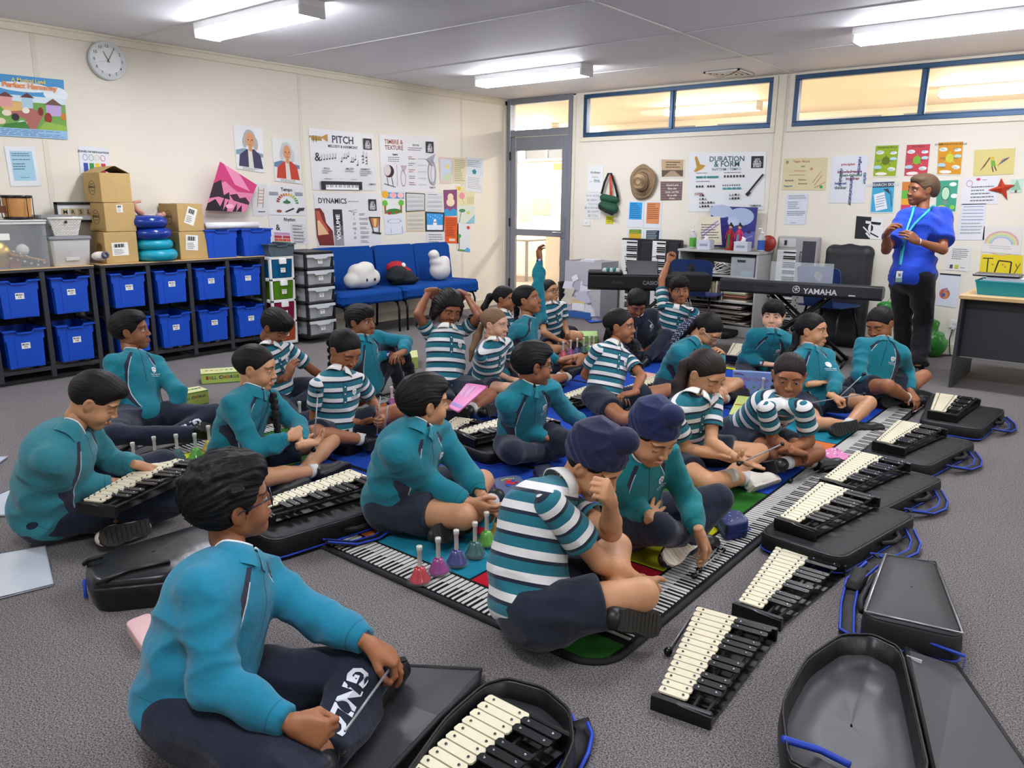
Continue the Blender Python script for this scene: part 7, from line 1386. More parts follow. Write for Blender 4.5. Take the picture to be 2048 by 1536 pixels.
# ---------------------------------------------------------------- shelf unit at the back wall
SX0,SX1,SY0,SY1=-4.06,-3.15,7.90,8.30; SZ=.90; SHM=mat('#a9a8a4',r=.5); r=empty('low_bookshelf',((SX0+SX1)/2,SY0,0),'low grey bookshelf crammed with papers and cables at the back wall','shelf'); cx=(SX0+SX1)/2; mb=MB()
mb.box((SX0-cx,0,0),(SX0-cx+.02,.39,SZ-.02),SHM,.002); mb.box((SX1-cx-.02,0,0),(SX1-cx,.39,SZ-.02),SHM,.002); mb.build('side_panel',r); mb=MB(); mb.box((SX0-cx-.01,-.01,SZ-.025),(SX1-cx+.01,.39,SZ),SHM,.003); mb.build('top_panel',r)
mb=MB(); mb.box((SX0-cx,.375,0),(SX1-cx,.385,SZ-.02),mat('#5c5b58',r=.7)); mb.build('back_panel',r); mb=MB(); mb.box((SX0-cx+.02,.0,.0),(SX1-cx-.02,.02,.09),SHM); mb.build('kick_board',r)
for z_ in (.09,.35,.62): mb=MB(); mb.box((SX0-cx+.02,.005,z_),(SX1-cx-.02,.375,z_+.018),SHM,.002); mb.build('shelf_board',r)
R=random.Random(3)
cols=['#8a7a66','#b0a48c','#c9c3b4','#6b7358','#a86a5a','#4a5566','#d2cbb8','#7c4f4a','#93a06c','#5c4a3c']
x=SX0+.25
for i in range(18):
    w=.010+.010*R.random(); h=.15+.05*R.random(); prop('book','thin book spine standing in the row on the middle shelf','book',lambda m:m.box((x,SY0+.03+.01*R.random(),.369),(x+w*.85,SY0+.24,.369+h),mat(cols[R.randrange(10)],r=.7)),'standing books on the middle shelf'); x+=w+.001
for i in range(9): prop('book','flat book in the pile at the right of the middle shelf','book',lambda m:m.box((x+.02,SY0+.02+.02*R.random(),.369+.015*i),(x+.26+.02*R.random(),SY0+.25,.382+.015*i),mat(cols[R.randrange(10)],r=.7)),'flat books on the middle shelf')
for i in range(8): prop('book','flat folder in the pile at the left of the middle shelf','folder',lambda m:m.box((SX0+.04,SY0+.01+.02*R.random(),.369+.017*i),(SX0+.22+.01*R.random(),SY0+.28,.384+.017*i),mat(cols[R.randrange(10)],r=.7)),'folders on the middle shelf')
for i in range(15):
    a=.05*(R.random()-.5)
    def f(m): 
        c_,s_=math.cos(a),math.sin(a); x0_=SX0+.05+.06*R.random(); L_=.6+.18*R.random(); z_=.109+.014*i; m.add([(x0_+X*L_,SY0+.0+.02*R.random()*0+Y*.3,z_+Z*.009+X*L_*s_*.25+(.02 if i%4==0 else 0)*X) for Z in (0,1) for X,Y in ((0,0),(1,0),(1,1),(0,1))],[(3,2,1,0),(4,5,6,7),(0,1,5,4),(1,2,6,5),(2,3,7,6),(3,0,4,7)],mat(('#b9b0a2','#8f8478','#c4b8b0','#7c7266','#a89a94','#6f6a62')[i%6],r=.8))
    prop('paper_folder','loose music folder in the heap on the bottom shelf','folder',f,'folders heaped on the bottom shelf')
prop('cable_coil','tangle of white cables on the top shelf of the bookshelf','cable',lambda m:[m.tube([(SX0+.50+.10*math.cos(t+k)*(1+.2*math.sin(k)),SY0+.10+.06*math.sin(t*1.3+k),.70+.05*math.sin(t+k*1.7)+.004*k) for t in np.linspace(0,2*PI,16)[:-1]],.006,mat('#c9c6c0',r=.5),6,closed=True) for k in range(7)])
prop('dark_equipment','dark tangle of adaptors left on the top shelf','equipment',lambda m:[m.box((SX0+.06+.05*k,SY0+.06+.02*(k%3),.638),(SX0+.14+.05*k,SY0+.16,.70+.025*(k%4)),mat('#17181c',r=.5,var=.3),.008) for k in range(7)])
r=empty('clear_bin',(SX1-.17,SY0+.12,.638),'clear plastic bin with a blue box inside on the top shelf','bin'); mb=MB(); cp=mat('#ccd2d6',r=.15,alpha=.35,var=0); mb.box((-.13,-.1,0),(.13,-.097,.20),cp); mb.box((-.13,.1,0),(.13,.103,.20),cp); mb.box((-.13,-.1,0),(-.127,.1,.20),cp); mb.box((.127,-.1,0),(.13,.1,.20),cp); mb.box((-.13,-.1,0),(.13,.1,.003),cp); mb.build('body',r); mb=MB(); mb.box((-.06,-.103,.15),(.03,-.101,.175),mat('#2a2c30')); mb.build('hand_hole',r)
prop('blue_box','small light blue box inside the clear bin','box',lambda m:m.box((SX1-.20,SY0+.05,.643),(SX1-.08,SY0+.15,.69),mat('#3f8cb4',r=.6),.003))
# things on the shelf
def bottle(label,u,col):
    P=aty(u,495,8.02); r=empty('pump_bottle',(P[0],8.02,SZ),label,'bottle','pump bottles on the bookshelf'); mb=MB(); mb.lathe((0,0,0),[(.001,0),(.036,0),(.038,.01),(.038,.14),(.03,.165),(.012,.175),(.012,.185)],mat('#d3dadd',r=.1,alpha=.4,var=0),24); mb.build('body',r)
    mb=MB(); mb.lathe((0,0,0),[(.0385,.02),(.0385,.12)],mat(col,r=.5),24); mb.build('bottle_label',r); mb=MB(); mb.cyl((0,0,.185),(0,0,.205),.014,mat('#d8dad8')); mb.cyl((0,0,.205),(0,0,.235),.005,mat('#d8dad8')); mb.box((-.04,-.008,.232),(.01,.008,.244),mat('#d8dad8'),.003); mb.build('pump',r)
bottle('pump bottle with a green label at the left end of the bookshelf',1385,'#4f9a3c'); bottle('pump bottle with a blue label at the right end of the bookshelf',1522,'#27509a')
for u,lb in ((1411,'white tissue box at the left of the bookshelf top'),(1485,'white tissue box with a tissue pulled out in front of the dolls')):
    P=aty(u,495,7.97); r=empty('tissue_box',(P[0],7.97,SZ),lb,'tissue box','tissue boxes on the bookshelf'); mb=MB(); mb.box((-.075,-.055,0),(.075,.055,.10),mat('#bcc0cc',r=.6),.003); mb.build('carton',r); mb=MB(); mb.tube([(0,0,.095),(.01,.0,.13),(-.015,.01,.15)],[.03,.022,.004],mat('#dcdcdc',r=.8),7); mb.build('tissue',r); mb=MB(); mb.box((-.045,-.0565,.04),(.045,-.055,.062),mat('#8a90a4')); mb.build('label_card',r)
pa=lambda u,v: aty(u,v,8.24); S('canvas_painting','canvas painting of white clouds in a deep blue night sky on the bookshelf','painting',pa,[(1422,412),(1516,415),(1507,496),(1421,493)],'#2a2f78',[('e',.22,.12,.26,.16,'#a9b4cc'),('e',.66,.24,.28,.22,'#9fb0cc'),('e',.5,.36,.12,.12,'#aebcd2'),('p',[(0,.5),(.3,.42),(.5,.62),(.3,1),(0,1)],'#4a3a94'),('p',[(.6,1),(.66,.66),(1,.58),(1,1)],'#5a5aa0'),('l',.5,.9,.95,.7,.03,'#8a86c4'),('e',.86,.62,.04,.03,'#26244a')],None)
S('sheet','cream sheet with a music grid and purple ribbon strokes leaning on the bookshelf','sheet',lambda u,v: aty(u,v,8.14),[(1398,433),(1440,433),(1444,490),(1396,490)],'#d4cdb4',[('l',.1,.6,.9,.15,.05,'#a88ac0'),('l',.15,.7,.95,.25,.04,'#8a7ab8')]+[('w',.12,.25+.09*i,.9,.33+.09*i,1,'#3a3a44') for i in range(7)],None)
for u,lb,c1,c2 in ((1459,'cloth doll in a long red and green dress on the bookshelf','#a01c26','#3a6a34'),(1477,'cloth doll in a pink dress beside the red one','#c42a5a','#6a7a8a')):
    P=aty(u,492,8.06); r=empty('costume_doll',(P[0],8.06,SZ),lb,'doll','two dolls on the bookshelf'); mb=MB(); mb.lathe((0,0,0),[(.042,.0),(.036,.10),(.024,.17),(.026,.2),(.012,.222)],mat(c1,r=.8,var=.3,bs=200),18); d=mb.build('dress',r); mb=MB(); mb.box((-.012,-.042,.02),(.012,-.026,.17),mat(c2,r=.8,var=.2,bs=200)); mb.build('apron',d)
    mb=MB(); mb.ball((0,0,.245),.022,mat('#c9997a',r=.6),8,(.9,.9,1.1)); mb.build('head',r); mb=MB(); mb.ball((0,.006,.254),.024,mat('#17120f',r=.6),8); mb.ball((0,0,.282),.011,mat('#17120f',r=.6),6); mb.build('hair',r); mb=MB(); mb.tube([(-.026,0,.2),(-.042,-.01,.15),(-.03,-.03,.12)],.009,mat(c1,r=.8),6); mb.tube([(.026,0,.2),(.042,-.01,.15),(.03,-.03,.12)],.009,mat(c1,r=.8),6); mb.build('arm',r)
P=aty(1537,480,8.12); prop('toy_ball','red patterned ball behind the right pump bottle','ball',lambda m:m.ball((P[0],8.12,SZ+.085),.085,mat('#8c2a22',r=.4,var=.5,bs=60),12,(1,.45,1)))
# ---------------------------------------------------------------- upright keyboards, bins
def piano_keys(mb,o,ex,ey,en,L,depth,n,th=.012):
    """n white keys along ex over length L, reaching depth along ey, facing en"""
    wm=mat('#dcdcd8',r=.3,var=0); bk=mat('#141416',r=.25,var=0); w=L/n; F=np.array([ex,ey,en])
    for i in range(n): mb.prism([(i*w+.0008,0),((i+1)*w-.0008,0),((i+1)*w-.0008,depth),(i*w+.0008,depth)],0,th,wm,F,o)
    for i in range(n-1):
        if i%7 not in(2,6): mb.prism([((i+1)*w-w*.27,depth*.36),((i+1)*w+w*.27,depth*.36),((i+1)*w+w*.27,depth),((i+1)*w-w*.27,depth)],th,th*1.8,bk,F,o)
def standing_kb(label,u0,u1,ytop,ybot,col,keyL,cat='keyboard',roland=False,y=8.22,zb=.0):
    a,b=aty(u0,ytop,y),aty(u1,ytop,y); H=a[2]; w=b[0]-a[0]; r=empty('upright_keyboard',(a[0],y,zb),label,cat,'keyboards standing on end at the back wall'); th=.10
    mb=MB(); mb.box((0,0,0),(w,th*.8,H),mat(col,r=.45),.012); mb.build('body',r)
    mb=MB(); kw=w*.46; piano_keys(mb,vv((.012,-.001,.06)),vv((0,0,1)),vv((1,0,0)),vv((0,-1,0)),(H-.20 if roland else H-.08),kw,int((H-.08)/.024)); mb.build('keys',r)
    mb=MB(); 
    if roland: mb.box((w*.62,-.004,H*.72),(w*.93,0,H*.96),mat('#3b3d44',r=.3),.002); mb.box((.02,-.006,H-.11),(kw,0,H-.02),mat('#b9bab8',r=.3),.002); mb.box((kw*.4,-.014,H-.09),(kw*.52,-.006,H-.04),mat('#1d1d1f')); [mb.box((w*.56+.018*(i%2),-.005,.1+.03*i),(w*.57+.018*(i%2)+.006,0,.115+.03*i),mat('#3a3a3e')) for i in range(18)]
    else: mb.box((w*.60,-.02,H*.55),(w*.96,0,H*.97),mat('#232428',r=.4),.01); mb.box((w*.60,-.012,.05),(w*.96,0,H*.5),mat('#1c1d20',r=.4),.006)
    mb.build('control_panel',r)
    if roland: mb=MB(); put_text(mb,'Roland',(w*.56,-.0015,H*.86),(0,0,-1),(1,0,0),.028,mat('#3a3a40'),(0,-1,0),.001,.02); mb.build('brand_lettering',r)
standing_kb('black keyboard standing on end nearest the paper bin',1243,1312,476,660,'#1a1b1e',1.0); standing_kb('black keyboard standing on end beside the bookshelf',1305,1362,478,660,'#1a1b1e',1.0,y=8.20); standing_kb('silver synthesizer standing on end between the bookshelf and the black case',1556,1640,472,700,'#9b9a97',1.0,roland=True,y=8.19)
a=aty(1645,490,7.95); b=aty(1742,490,7.95); r=empty('speaker_case',((a[0]+b[0])/2,8.05,0),'tall soft black case standing against the back wall behind the blue chair','case'); hw=(b[0]-a[0])/2
S_=SDF((-hw-.05,-.18,-.02),(hw+.05,.2,a[2]+.05),.014); 
for q in (-1,1):
    S_.cone((q*(hw-.07),0,.09),(q*(hw-.07),.05,a[2]-.07),.08,.07,k=0)
S_.cone((-hw+.07,0,.09),(hw-.07,0,.09),.08,.08,k=.02); S_.cone((-hw+.07,.05,a[2]-.07),(hw-.07,.05,a[2]-.07),.07,.07,k=.02); S_.ell((0,.03,a[2]/2),(hw*.98,.085,a[2]*.52),k=.03)
for q in np.linspace(-.6,.6,5): S_.cone((q*hw,0,.1),(q*hw,.05,a[2]-.08),.085,.075,k=.02)
V,F_=S_.mesh(2); np_obj('soft_cover',V,F_,[mat('#1f2023',r=.5,bump=.25,bs=20)],r)
# printed paper bin
X0,X1=-5.50,-4.98; r=empty('printed_paper_bin',((X0+X1)/2,7.95,0),'grey cardboard bin printed with a photo of waste paper','bin'); hw=(X1-X0)/2; H=.70; mb=MB(); g_=mat('#a9a6ab',r=.6)
mb.add([(-hw,-.18,0),(hw,-.18,0),(hw,.2,0),(-hw,.2,0),(-hw,-.18,H),(hw,-.18,H),(hw,.2,H),(-hw,.2,H)],[(0,1,5,4),(1,2,6,5),(2,3,7,6),(3,0,4,7),(3,2,1,0)],g_); mb.build('body',r).modifiers.new('s','SOLIDIFY').thickness=.006
mb=MB(); R=random.Random(9)
for i in range(26):
    cx_,cz_=-hw*.8+hw*1.5*R.random(),.08+.42*R.random(); a=R.random()*3; s_=.06+.06*R.random(); mb.add([(cx_+s_*math.cos(a+t)*(1.2 if j%2 else .8),-.181-.0006*i,cz_+s_*.8*math.sin(a+t)) for j,t in enumerate((0,1.4,3.1,4.6))],[(0,1,2,3)][:1],cm(('#cfcdd6','#b9b6c4','#d8d6da','#a9a4b4','#c4bfae')[i%5]))
mb.box((-hw*.9,-.1985,.02),(hw*.55,-.198,.10),cm('#2a5a9c')); mb.box((-hw*.5,-.2,.11),(hw*.2,-.199,.2),cm('#d8d8dc')); mb.box((-hw*.5,-.2005,.2),(hw*.2,-.1995,.225),cm('#cfb878')); mb.build('photo_print',r)
mb=MB(); [mb.box((-hw*.8+.04*i,-.1+.03*(i%3),H-.12),(-hw*.8+.04*i+.2,.1,H-.02+.012*(i%4)),mat('#c9c8cc',r=.8)) for i in range(5)]; mb.build('waste_paper',r)
P=atz(1134,630,0); r=empty('black_bin',(P[0],8.02,0),'small bin lined with a black bag beside the door','bin'); mb=MB(); mb.lathe((0,0,0),[(.001,.003),(.12,.0),(.145,.40),(.15,.41),(.14,.40)],mat('#141416',r=.35,bump=.6,bs=18),24); mb.build('bin_liner',r)
prop('blue_folder','blue plastic folder lying open on the floor in front of the paper bin','folder',lambda m:(m.add([tuple(atz(u,v,z)) for z in (.004,.012) for u,v in ((1147,624),(1195,632),(1232,640),(1180,645))],[(3,2,1,0),(4,5,6,7),(0,1,5,4),(1,2,6,5),(2,3,7,6),(3,0,4,7)],mat('#1f56b8',r=.35)),m.add([tuple(atz(u,v,z)) for u,v,z in ((1147,624,.01),(1195,632,.01),(1200,634,.07),(1150,624,.06))],[(0,1,2,3)],mat('#1f56b8',r=.35))))
# ---------------------------------------------------------------- keyboards on stands
def kb_stand(label,TL,TR,h,zt,name,brand,bsz,bx,sub=None,dep=.32,grey='#2a2b30',cat='keyboard',cover=False):
    a=vv(TL);b=vv(TR); ex=b-a; L=np.linalg.norm(ex); ex/=L; ez=vv((0,0,1)); ey=np.cross(ez,ex)   # away from the camera
    r=empty(name,((a+b)/2)*vv((1,1,0)),label,cat,rz=math.atan2(ex[1],ex[0])); hw=L/2; z1=zt; z0=zt-h
    KM=mat(grey,r=.4); mb=MB(); mb.prism([(0,z0+.02),(.03,z0),(dep,z0),(dep,z1-.045),(.11,z1-.005),(.02,z1),(0,z1-.01)],-hw,hw,KM,np.array([[0,1,0],[0,0,1],[1,0,0]])); o=mb.build('body',r); bevel(o,.006,2)
    mb=MB(); piano_keys(mb,vv((hw-.10,dep-.005,z1-.045)),vv((-1,0,0)),vv((0,-1,0)),vv((0,0,1)),L-.2,.15,52,.008); mb.build('keys',r)
    mb=MB(); 
    for t_,s_,x_,z_,c_ in brand: put_text(mb,t_,(x_*hw,-.0005,z0+h*z_),(1,0,0),(0,0,1),s_,mat(c_,r=.4,var=0),(0,-1,0),.0012,.02,True)
    mb.build('brand_lettering',r)
    for s in (-1,1):
        mb=MB(); sm=mat('#131315',r=.35,metal=.3); mb.tube([(s*hw*.62,.05,.03),(-s*hw*.35,.12,z0-.01)],.016,sm,8); mb.tube([(s*hw*.62+.03,.22,.03),(-s*hw*.35+.03,.22,z0-.01)],.016,sm,8); mb.build('cross_leg',r)
        mb=MB(); mb.tube([(s*hw*.62,-.12,.018),(s*hw*.62,.42,.018)],.018,mat('#131315',r=.35),8); mb.build('foot_bar',r); mb=MB(); mb.tube([(-s*hw*.35,-.0,z0-.012),(-s*hw*.35,.33,z0-.012)],.014,mat('#131315',r=.35),8); mb.build('support_arm',r)
    mb=MB(); mb.cyl((0,.03,z0*.5),(0,.25,z0*.5),.03,mat('#131315',r=.35)); mb.build('stand_hinge',r)
    return r,hw,z0,z1
zk=.72; A0=atz(1440,556,zk); A1=atz(1766,574,zk)
r,hw,z0,z1=kb_stand('dark grey stage piano on a cross stand with the brand name facing the class, behind the children at right',A0,A1,.125,zk,'stage_piano',[('YAMAHA',.047,.28,.24,'#c9cacc')],0,0)
mb=MB(); c_=vv((.0,-.0016,z0+.062)); cx_=hw*.28-.20; gm=mat('#c9cacc',r=.4,var=0); mb.tube([(cx_+.03*math.cos(t),-.002,z0+.062+.03*math.sin(t)) for t in np.linspace(0,2*PI,25)[:-1]],.0025,gm,4,closed=True)
for k in range(3): t=k*PI/3+PI/6; mb.tube([(cx_-.024*math.cos(t),-.002,z0+.062-.024*math.sin(t)),(cx_+.024*math.cos(t),-.002,z0+.062+.024*math.sin(t))],.0026,gm,4)
mb.build('tuning_fork_mark',r); mb=MB(); mb.box((-hw*.98,-.002,z0+.03),(-hw*.55,-.0005,z1-.03),mat('#1b1c1f',r=.6)); [mb.box((-hw*.52+.018*i,-.003,z0+.075),(-hw*.52+.018*i+.011,-.0005,z0+.088),mat('#101012')) for i in range(10)]; mb.box((hw*.62,-.0025,z0+.03),(hw*.70,-.0005,z0+.04),gm); mb.build('rear_ports',r)
mb=MB(); mb.box((-.25,.05,z1),(.28,.055,z1+.17),mat('#dfe6ea',r=.05,alpha=.22,var=0)); mb.build('music_rest',r)
zk=.70; A0=atd(1176,548,7.6); A1=atd(1420,570,7.5); zk=float(A0[2]); A1[2]=zk
r,hw,z0,z1=kb_stand('black digital piano under a black cloth cover on a cross stand, behind the boys at the back',A0,A1,.155,zk,'digital_piano',[('CASIO',.036,.03,.40,'#8d8d90'),('PriviA',.03,-.50,.42,'#3c3c40')],0,0,grey='#0e0e10')
mb=MB(); mb.add([(-hw*.34,.06,z1-.01),(hw*.16,.06,z1-.01),(hw*.14,.10,z1+.13),(-hw*.37,.10,z1+.13)],[(0,1,2,3)],mat('#0d0d0f',r=.3)); mb.tube([(-hw*.34,.06,z1),(-hw*.40,.12,z1+.17),(hw*.14,.12,z1+.17),(hw*.16,.06,z1)],.004,mat('#2a2a2c',r=.3,metal=.6),6); mb.build('music_rest',r)
mb=MB(); mb.box((-hw*1.0,.0,z1-.004),(-hw*.42,.30,z1+.022),mat('#0f0f11',r=.85,bump=.6,bs=20),.01); mb.box((hw*.42,-.006,z0+.03),(hw*1.02,.34,z1+.012),mat('#0f0f11',r=.85,bump=.6,bs=20),.012); mb.build('cloth_cover',r); mb=MB(); [mb.ball((-hw*.72+.03*k,.06,z1+.03+.008*(k%2)),.028,mat('#2b6f68' if k%2 else '#b9c4c0',r=.8,bump=.5),6) for k in range(5)]; mb.build('folded_cap',r)
# ---------------------------------------------------------------- plastic chairs
def school_chair(label,P,rz):
    r=empty('school_chair',(P[0],P[1],0),label,'chair','blue plastic chairs at the keyboards',rz); cb=mat('#22386c',r=.4)
    sb=MB(); sb.prism([(-.22,-.2),(.22,-.2),(.235,.05),(.2,.2),(-.2,.2),(-.235,.05)],.43,.445,cb); bevel(sb.build('seat',r),.006)
    # backrest with a round hole; front of the chair is +y, so the back stands at -y
    mb=MB(); K=28; oc=vv((0,-.235,.70)); outer=[];inner=[]
    for k in range(K):
        t=2*PI*k/K; ca,sa=math.cos(t),math.sin(t); e=.35; outer.append((.225*math.copysign(abs(ca)**e,ca)*(1+.04*sa),.12*math.copysign(abs(sa)**e,sa))); inner.append((.045*ca,.03+.045*sa))
    vs=[(a,oc[1]-.08*(b)/.3-.10*(a*a)*-4*.25,oc[2]+b) for a,b in outer]+[(a,oc[1]-.08*b/.3,oc[2]+b) for a,b in inner]; n0=len(vs); vs+=[(x,y-.012,z) for x,y,z in vs]
    fs=[(k,(k+1)%K,K+(k+1)%K,K+k) for k in range(K)]; fs+=[(n0+K+k,n0+K+(k+1)%K,n0+(k+1)%K,n0+k) for k in range(K)]; fs+=[(n0+k,n0+(k+1)%K,(k+1)%K,k) for k in range(K)]; fs+=[(K+k,K+(k+1)%K,n0+K+(k+1)%K,n0+K+k) for k in range(K)]
    mb.add(vs,fs,cb); mb.build('backrest',r); mb=MB(); mb.add([(-.15,-.19,.44),(.15,-.19,.44),(.16,-.235,.59),(-.16,-.235,.59),(-.15,-.2,.43),(.15,-.2,.43),(.16,-.247,.59),(-.16,-.247,.59)],[(0,1,2,3),(7,6,5,4),(0,3,7,4),(1,5,6,2)],cb); mb.build('back_web',r)
    for s in (-1,1):
        for q in (-1,1): mb=MB(); mb.tube([(s*.17,q*.12,.43),(s*.20,q*.19,.2),(s*.215,q*.22,.0)],.011,mat('#1a1b1e',r=.35,metal=.5),8); mb.build('leg',r)
    return r
c1=atd(1379,530,8.15); school_chair('blue plastic chair with a round hole in its back behind the digital piano',c1*vv((1,1,0))+vv((.02,.22,0)),math.radians(4)); c2=atd(1643,540,7.35); school_chair('blue plastic chair with a round hole in its back behind the stage piano',c2*vv((1,1,0))+vv((.05,.2,0)),math.radians(-14))
# ---------------------------------------------------------------- teacher desk at right
r=empty('teacher_desk',(-.35,6.76,0),'dark desk with a pale wood top at the right edge','desk'); dk=mat('#303237',r=.5,var=.08); wd=mat('#c9a673',r=.45,var=.1,bs=20)
mb=MB(); mb.box((-.74,-.02,.70),(1.0,.84,.73),wd,.003); mb.build('desk_top',r)
for x_ in (-.72,.95): mb=MB(); mb.box((x_-.012,.01,0),(x_+.012,.80,.70),dk,.002); mb.build('side_panel',r)
mb=MB(); mb.box((-.708,.14,.235),(.938,.158,.70),dk,.002); mb.box((-.708,.14,.228),(.938,.158,.236),mat('#8a8a8a',r=.4)); mb.build('modesty_panel',r)
a=atz(1950,589,.73); tr=mat('#1a8a94',r=.4); r=empty('paper_tray',(a[0]+.22,a[1]+.16,.73),'turquoise plastic tray full of papers on the desk','tray'); mb=MB(); hx,hy,H=.23,.16,.105
o1=[(sx*hx*.9,sy*hy*.9,0) for sx,sy in ((-1,-1),(1,-1),(1,1),(-1,1))]; o2=[(sx*hx,sy*hy,H) for sx,sy in ((-1,-1),(1,-1),(1,1),(-1,1))]; mb.add(o1+o2,[(0,1,5,4),(1,2,6,5),(2,3,7,6),(3,0,4,7),(3,2,1,0)],tr); mb.build('body',r).modifiers.new('s','SOLIDIFY').thickness=.004; mb=MB(); mb.tube(o2,.007,tr,6,closed=True); mb.build('rim',r)
for i in range(6): prop('paper_stack','white papers in the turquoise desk tray','papers',lambda m:m.box((r.location.x-hx*.9+.02*(i%3),r.location.y-hy*.85,.80+.011*i),(r.location.x+hx*.86+.01*(i%2),r.location.y+hy*.85,.809+.011*i),mat('#cfd3dc',r=.7)),'papers in the desk tray')
prop('laptop','closed black laptop lying on the papers in the desk tray','laptop',lambda m:m.box((r.location.x-.26,r.location.y-.14,.868),(r.location.x+.05,r.location.y+.10,.886),mat('#26282c',r=.35),.006))
# green bags by the wall behind the teacher
for u,v,lb,s_ in ((1858,690,'green plastic shopping bag on the floor behind the teacher',.15),):
    P=atz(u,710,0); P=vv((P[0],min(P[1],8.1),0)); blobm=mat('#2c7a2a',r=.25,bump=.8,bs=30,var=.4); S_=SDF(P-.3,P+.5,.012); S_.ell(P+vv((0,0,.12)),(.15,.12,.14),k=0); S_.ell(P+vv((-.02,0,.27)),(.09,.07,.10),k=.05); S_.ell(P+vv((-.06,0,.38)),(.05,.04,.07),k=.04); V,F_=S_.mesh(1); V=V+(vnoise(V,45,2)*.012)[:,None]; V[:,2]=np.maximum(V[:,2],.002); tag(np_obj('shopping_bag',V,F_,[blobm]),lb,'bag')
P=aty(1765,610,8.0); S_=SDF(P-.3,P+.3,.012); S_.ell(P+vv((.02,0,-.02)),(.07,.05,.06),k=0); S_.ell(P+vv((.08,.02,-.08)),(.08,.06,.10),k=.04); V,F_=S_.mesh(1); V=V+(vnoise(V,50,3)*.012)[:,None]; o=tag(np_obj('hanging_bag',V,F_,[mat('#2f8a34',r=.25,bump=.8,bs=30,var=.4)]),'green crinkled bag hanging on the wall left of the teacher','bag')
mb=MB(); mb.tube([P+vv((.03,0,.02)),vv((P[0]+.03,WY,P[2]+.10))],.004,mat('#2f8a34'),6); mb.build('bag_tie',o)
# ---------------------------------------------------------------- rug
def pile(c,s=520):
    N=NT('rug_pile'); o=N.obj(); a=N.noise(s,3,o,.7); cl=lin(c); N.set(Base_Color=N.mix(a,tuple(x*.62 for x in cl),tuple(min(1,x*1.38) for x in cl)),Roughness=.95); N.bump(a,.7,.006); N.b.inputs['Specular IOR Level'].default_value=.15; return N.m
RC=dict(k=pile('#1b1b1e'),w=pile('#cfcec8'),o=pile('#d0713a'),t=pile('#1b8097'),r=pile('#b5172c'),g=pile('#2c6b26'),b=pile('#1f4ab0'),y=pile('#c6c41e'),p=pile('#c98a7a'))
RX0,RX1,RY0,RY1=-4.18,-1.10,1.80,6.45
rug=empty('piano_rug',((RX0+RX1)/2,(RY0+RY1)/2,0),'large rug with a piano key border, coloured squares and a blue middle','rug'); RO=vv(((RX0+RX1)/2,(RY0+RY1)/2,0)); cr=.13
def rr_outline(x0,x1,y0,y1,r,n=7):
    p=[]
    for cx,cy,a0 in ((x1-r,y1-r,0),(x0+r,y1-r,90),(x0+r,y0+r,180),(x1-r,y0+r,270)):
        for k in range(n+1): a=math.radians(a0+90*k/n); p.append((cx+r*math.cos(a),cy+r*math.sin(a)))
    return p
mb=MB(); mb.T=(np.eye(3),-RO); mb.prism(rr_outline(RX0,RX1,RY0,RY1,cr),0,.010,RC['k'])
mb.build('black_backing',rug)
TOP=[0]
def tile(mb,x0,y0,x1,y1,c,z=.0125,k=0): mb.box((x0,y0,.009),(x1,y1,z+k),RC[c],.0015)
B=.17
mb=MB(); mb.T=(np.eye(3),-RO); pitch=.0245; R=random.Random(4)
def keys_x(xa,xb,yout,yin):
    n=int(abs(xb-xa)/pitch); s=1 if xb>xa else -1; q=0
    for i in range(n):
        x=xa+s*i*pitch; a,b_=sorted((x,x+s*pitch*.70)); L=yin
        blk=i%7 not in(2,6)
        mb.box((a,min(yout,yin),.009),(b_,max(yout,yin),.0128),RC['w'],.0015)
        if blk: c=x+s*pitch*.85; ym=yout+(yin-yout)*.52; mb.box((c-pitch*.30,min(yout,ym),.009),(c+pitch*.30,max(yout,ym),.0136),RC['k'],.0015)
def keys_y(ya,yb,xout,xin):
    n=int(abs(yb-ya)/pitch)
    for i in range(n):
        y=ya+i*pitch; mb.box((min(xout,xin),y,.009),(max(xout,xin),y+pitch*.70,.0128),RC['w'],.0015)
        if i%7 not in(2,6): c=y+pitch*.85; xm=xout+(xin-xout)*.52; mb.box((min(xout,xm),c-pitch*.30,.009),(max(xout,xm),c+pitch*.30,.0136),RC['k'],.0015)
keys_x(RX1-B-.03,RX0+B,RY0+.025,RY0+B-.008); keys_y(RY0+B+.03,RY1-B,RX1-.025,RX1-B+.008); keys_x(RX1-B-.03,RX0+B,RY1-.025,RY1-B+.008); keys_y(RY0+B+.03,RY1-B,RX0+.025,RX0+B-.008)
mb.build('piano_key_border',rug)
mb=MB(); mb.T=(np.eye(3),-RO)
gq=[p for p in rr_outline(RX1-B+.006,RX1-.02,RY0+.02,RY0+B-.006,.11) ]; mb.prism([(RX1-B+.006,RY0+.02),(RX1-.10,RY0+.02),(RX1-.05,RY0+.04),(RX1-.028,RY0+.075),(RX1-.022,RY0+B-.006),(RX1-B+.006,RY0+B-.006)],.009,.0135,RC['g']); mb.build('green_corner',rug)
mb=MB(); mb.T=(np.eye(3),-RO); S_=.53; e=.006
xr=RX1-B; y0=RY0+B
rowc='rotybgrtyo'; colc='rygbotbrty'
nx=int((RX1-RX0-2*B)/S_)+1; ny=int((RY1-RY0-2*B)/S_)+1
for i in range(nx):
    xa=max(xr-S_*(i+1),RX0+B); xb_=xr-S_*i
    if xb_-xa>.05: tile(mb,xa+e,y0+e,xb_-e,y0+S_-e,'rtobgyr'[i%7])
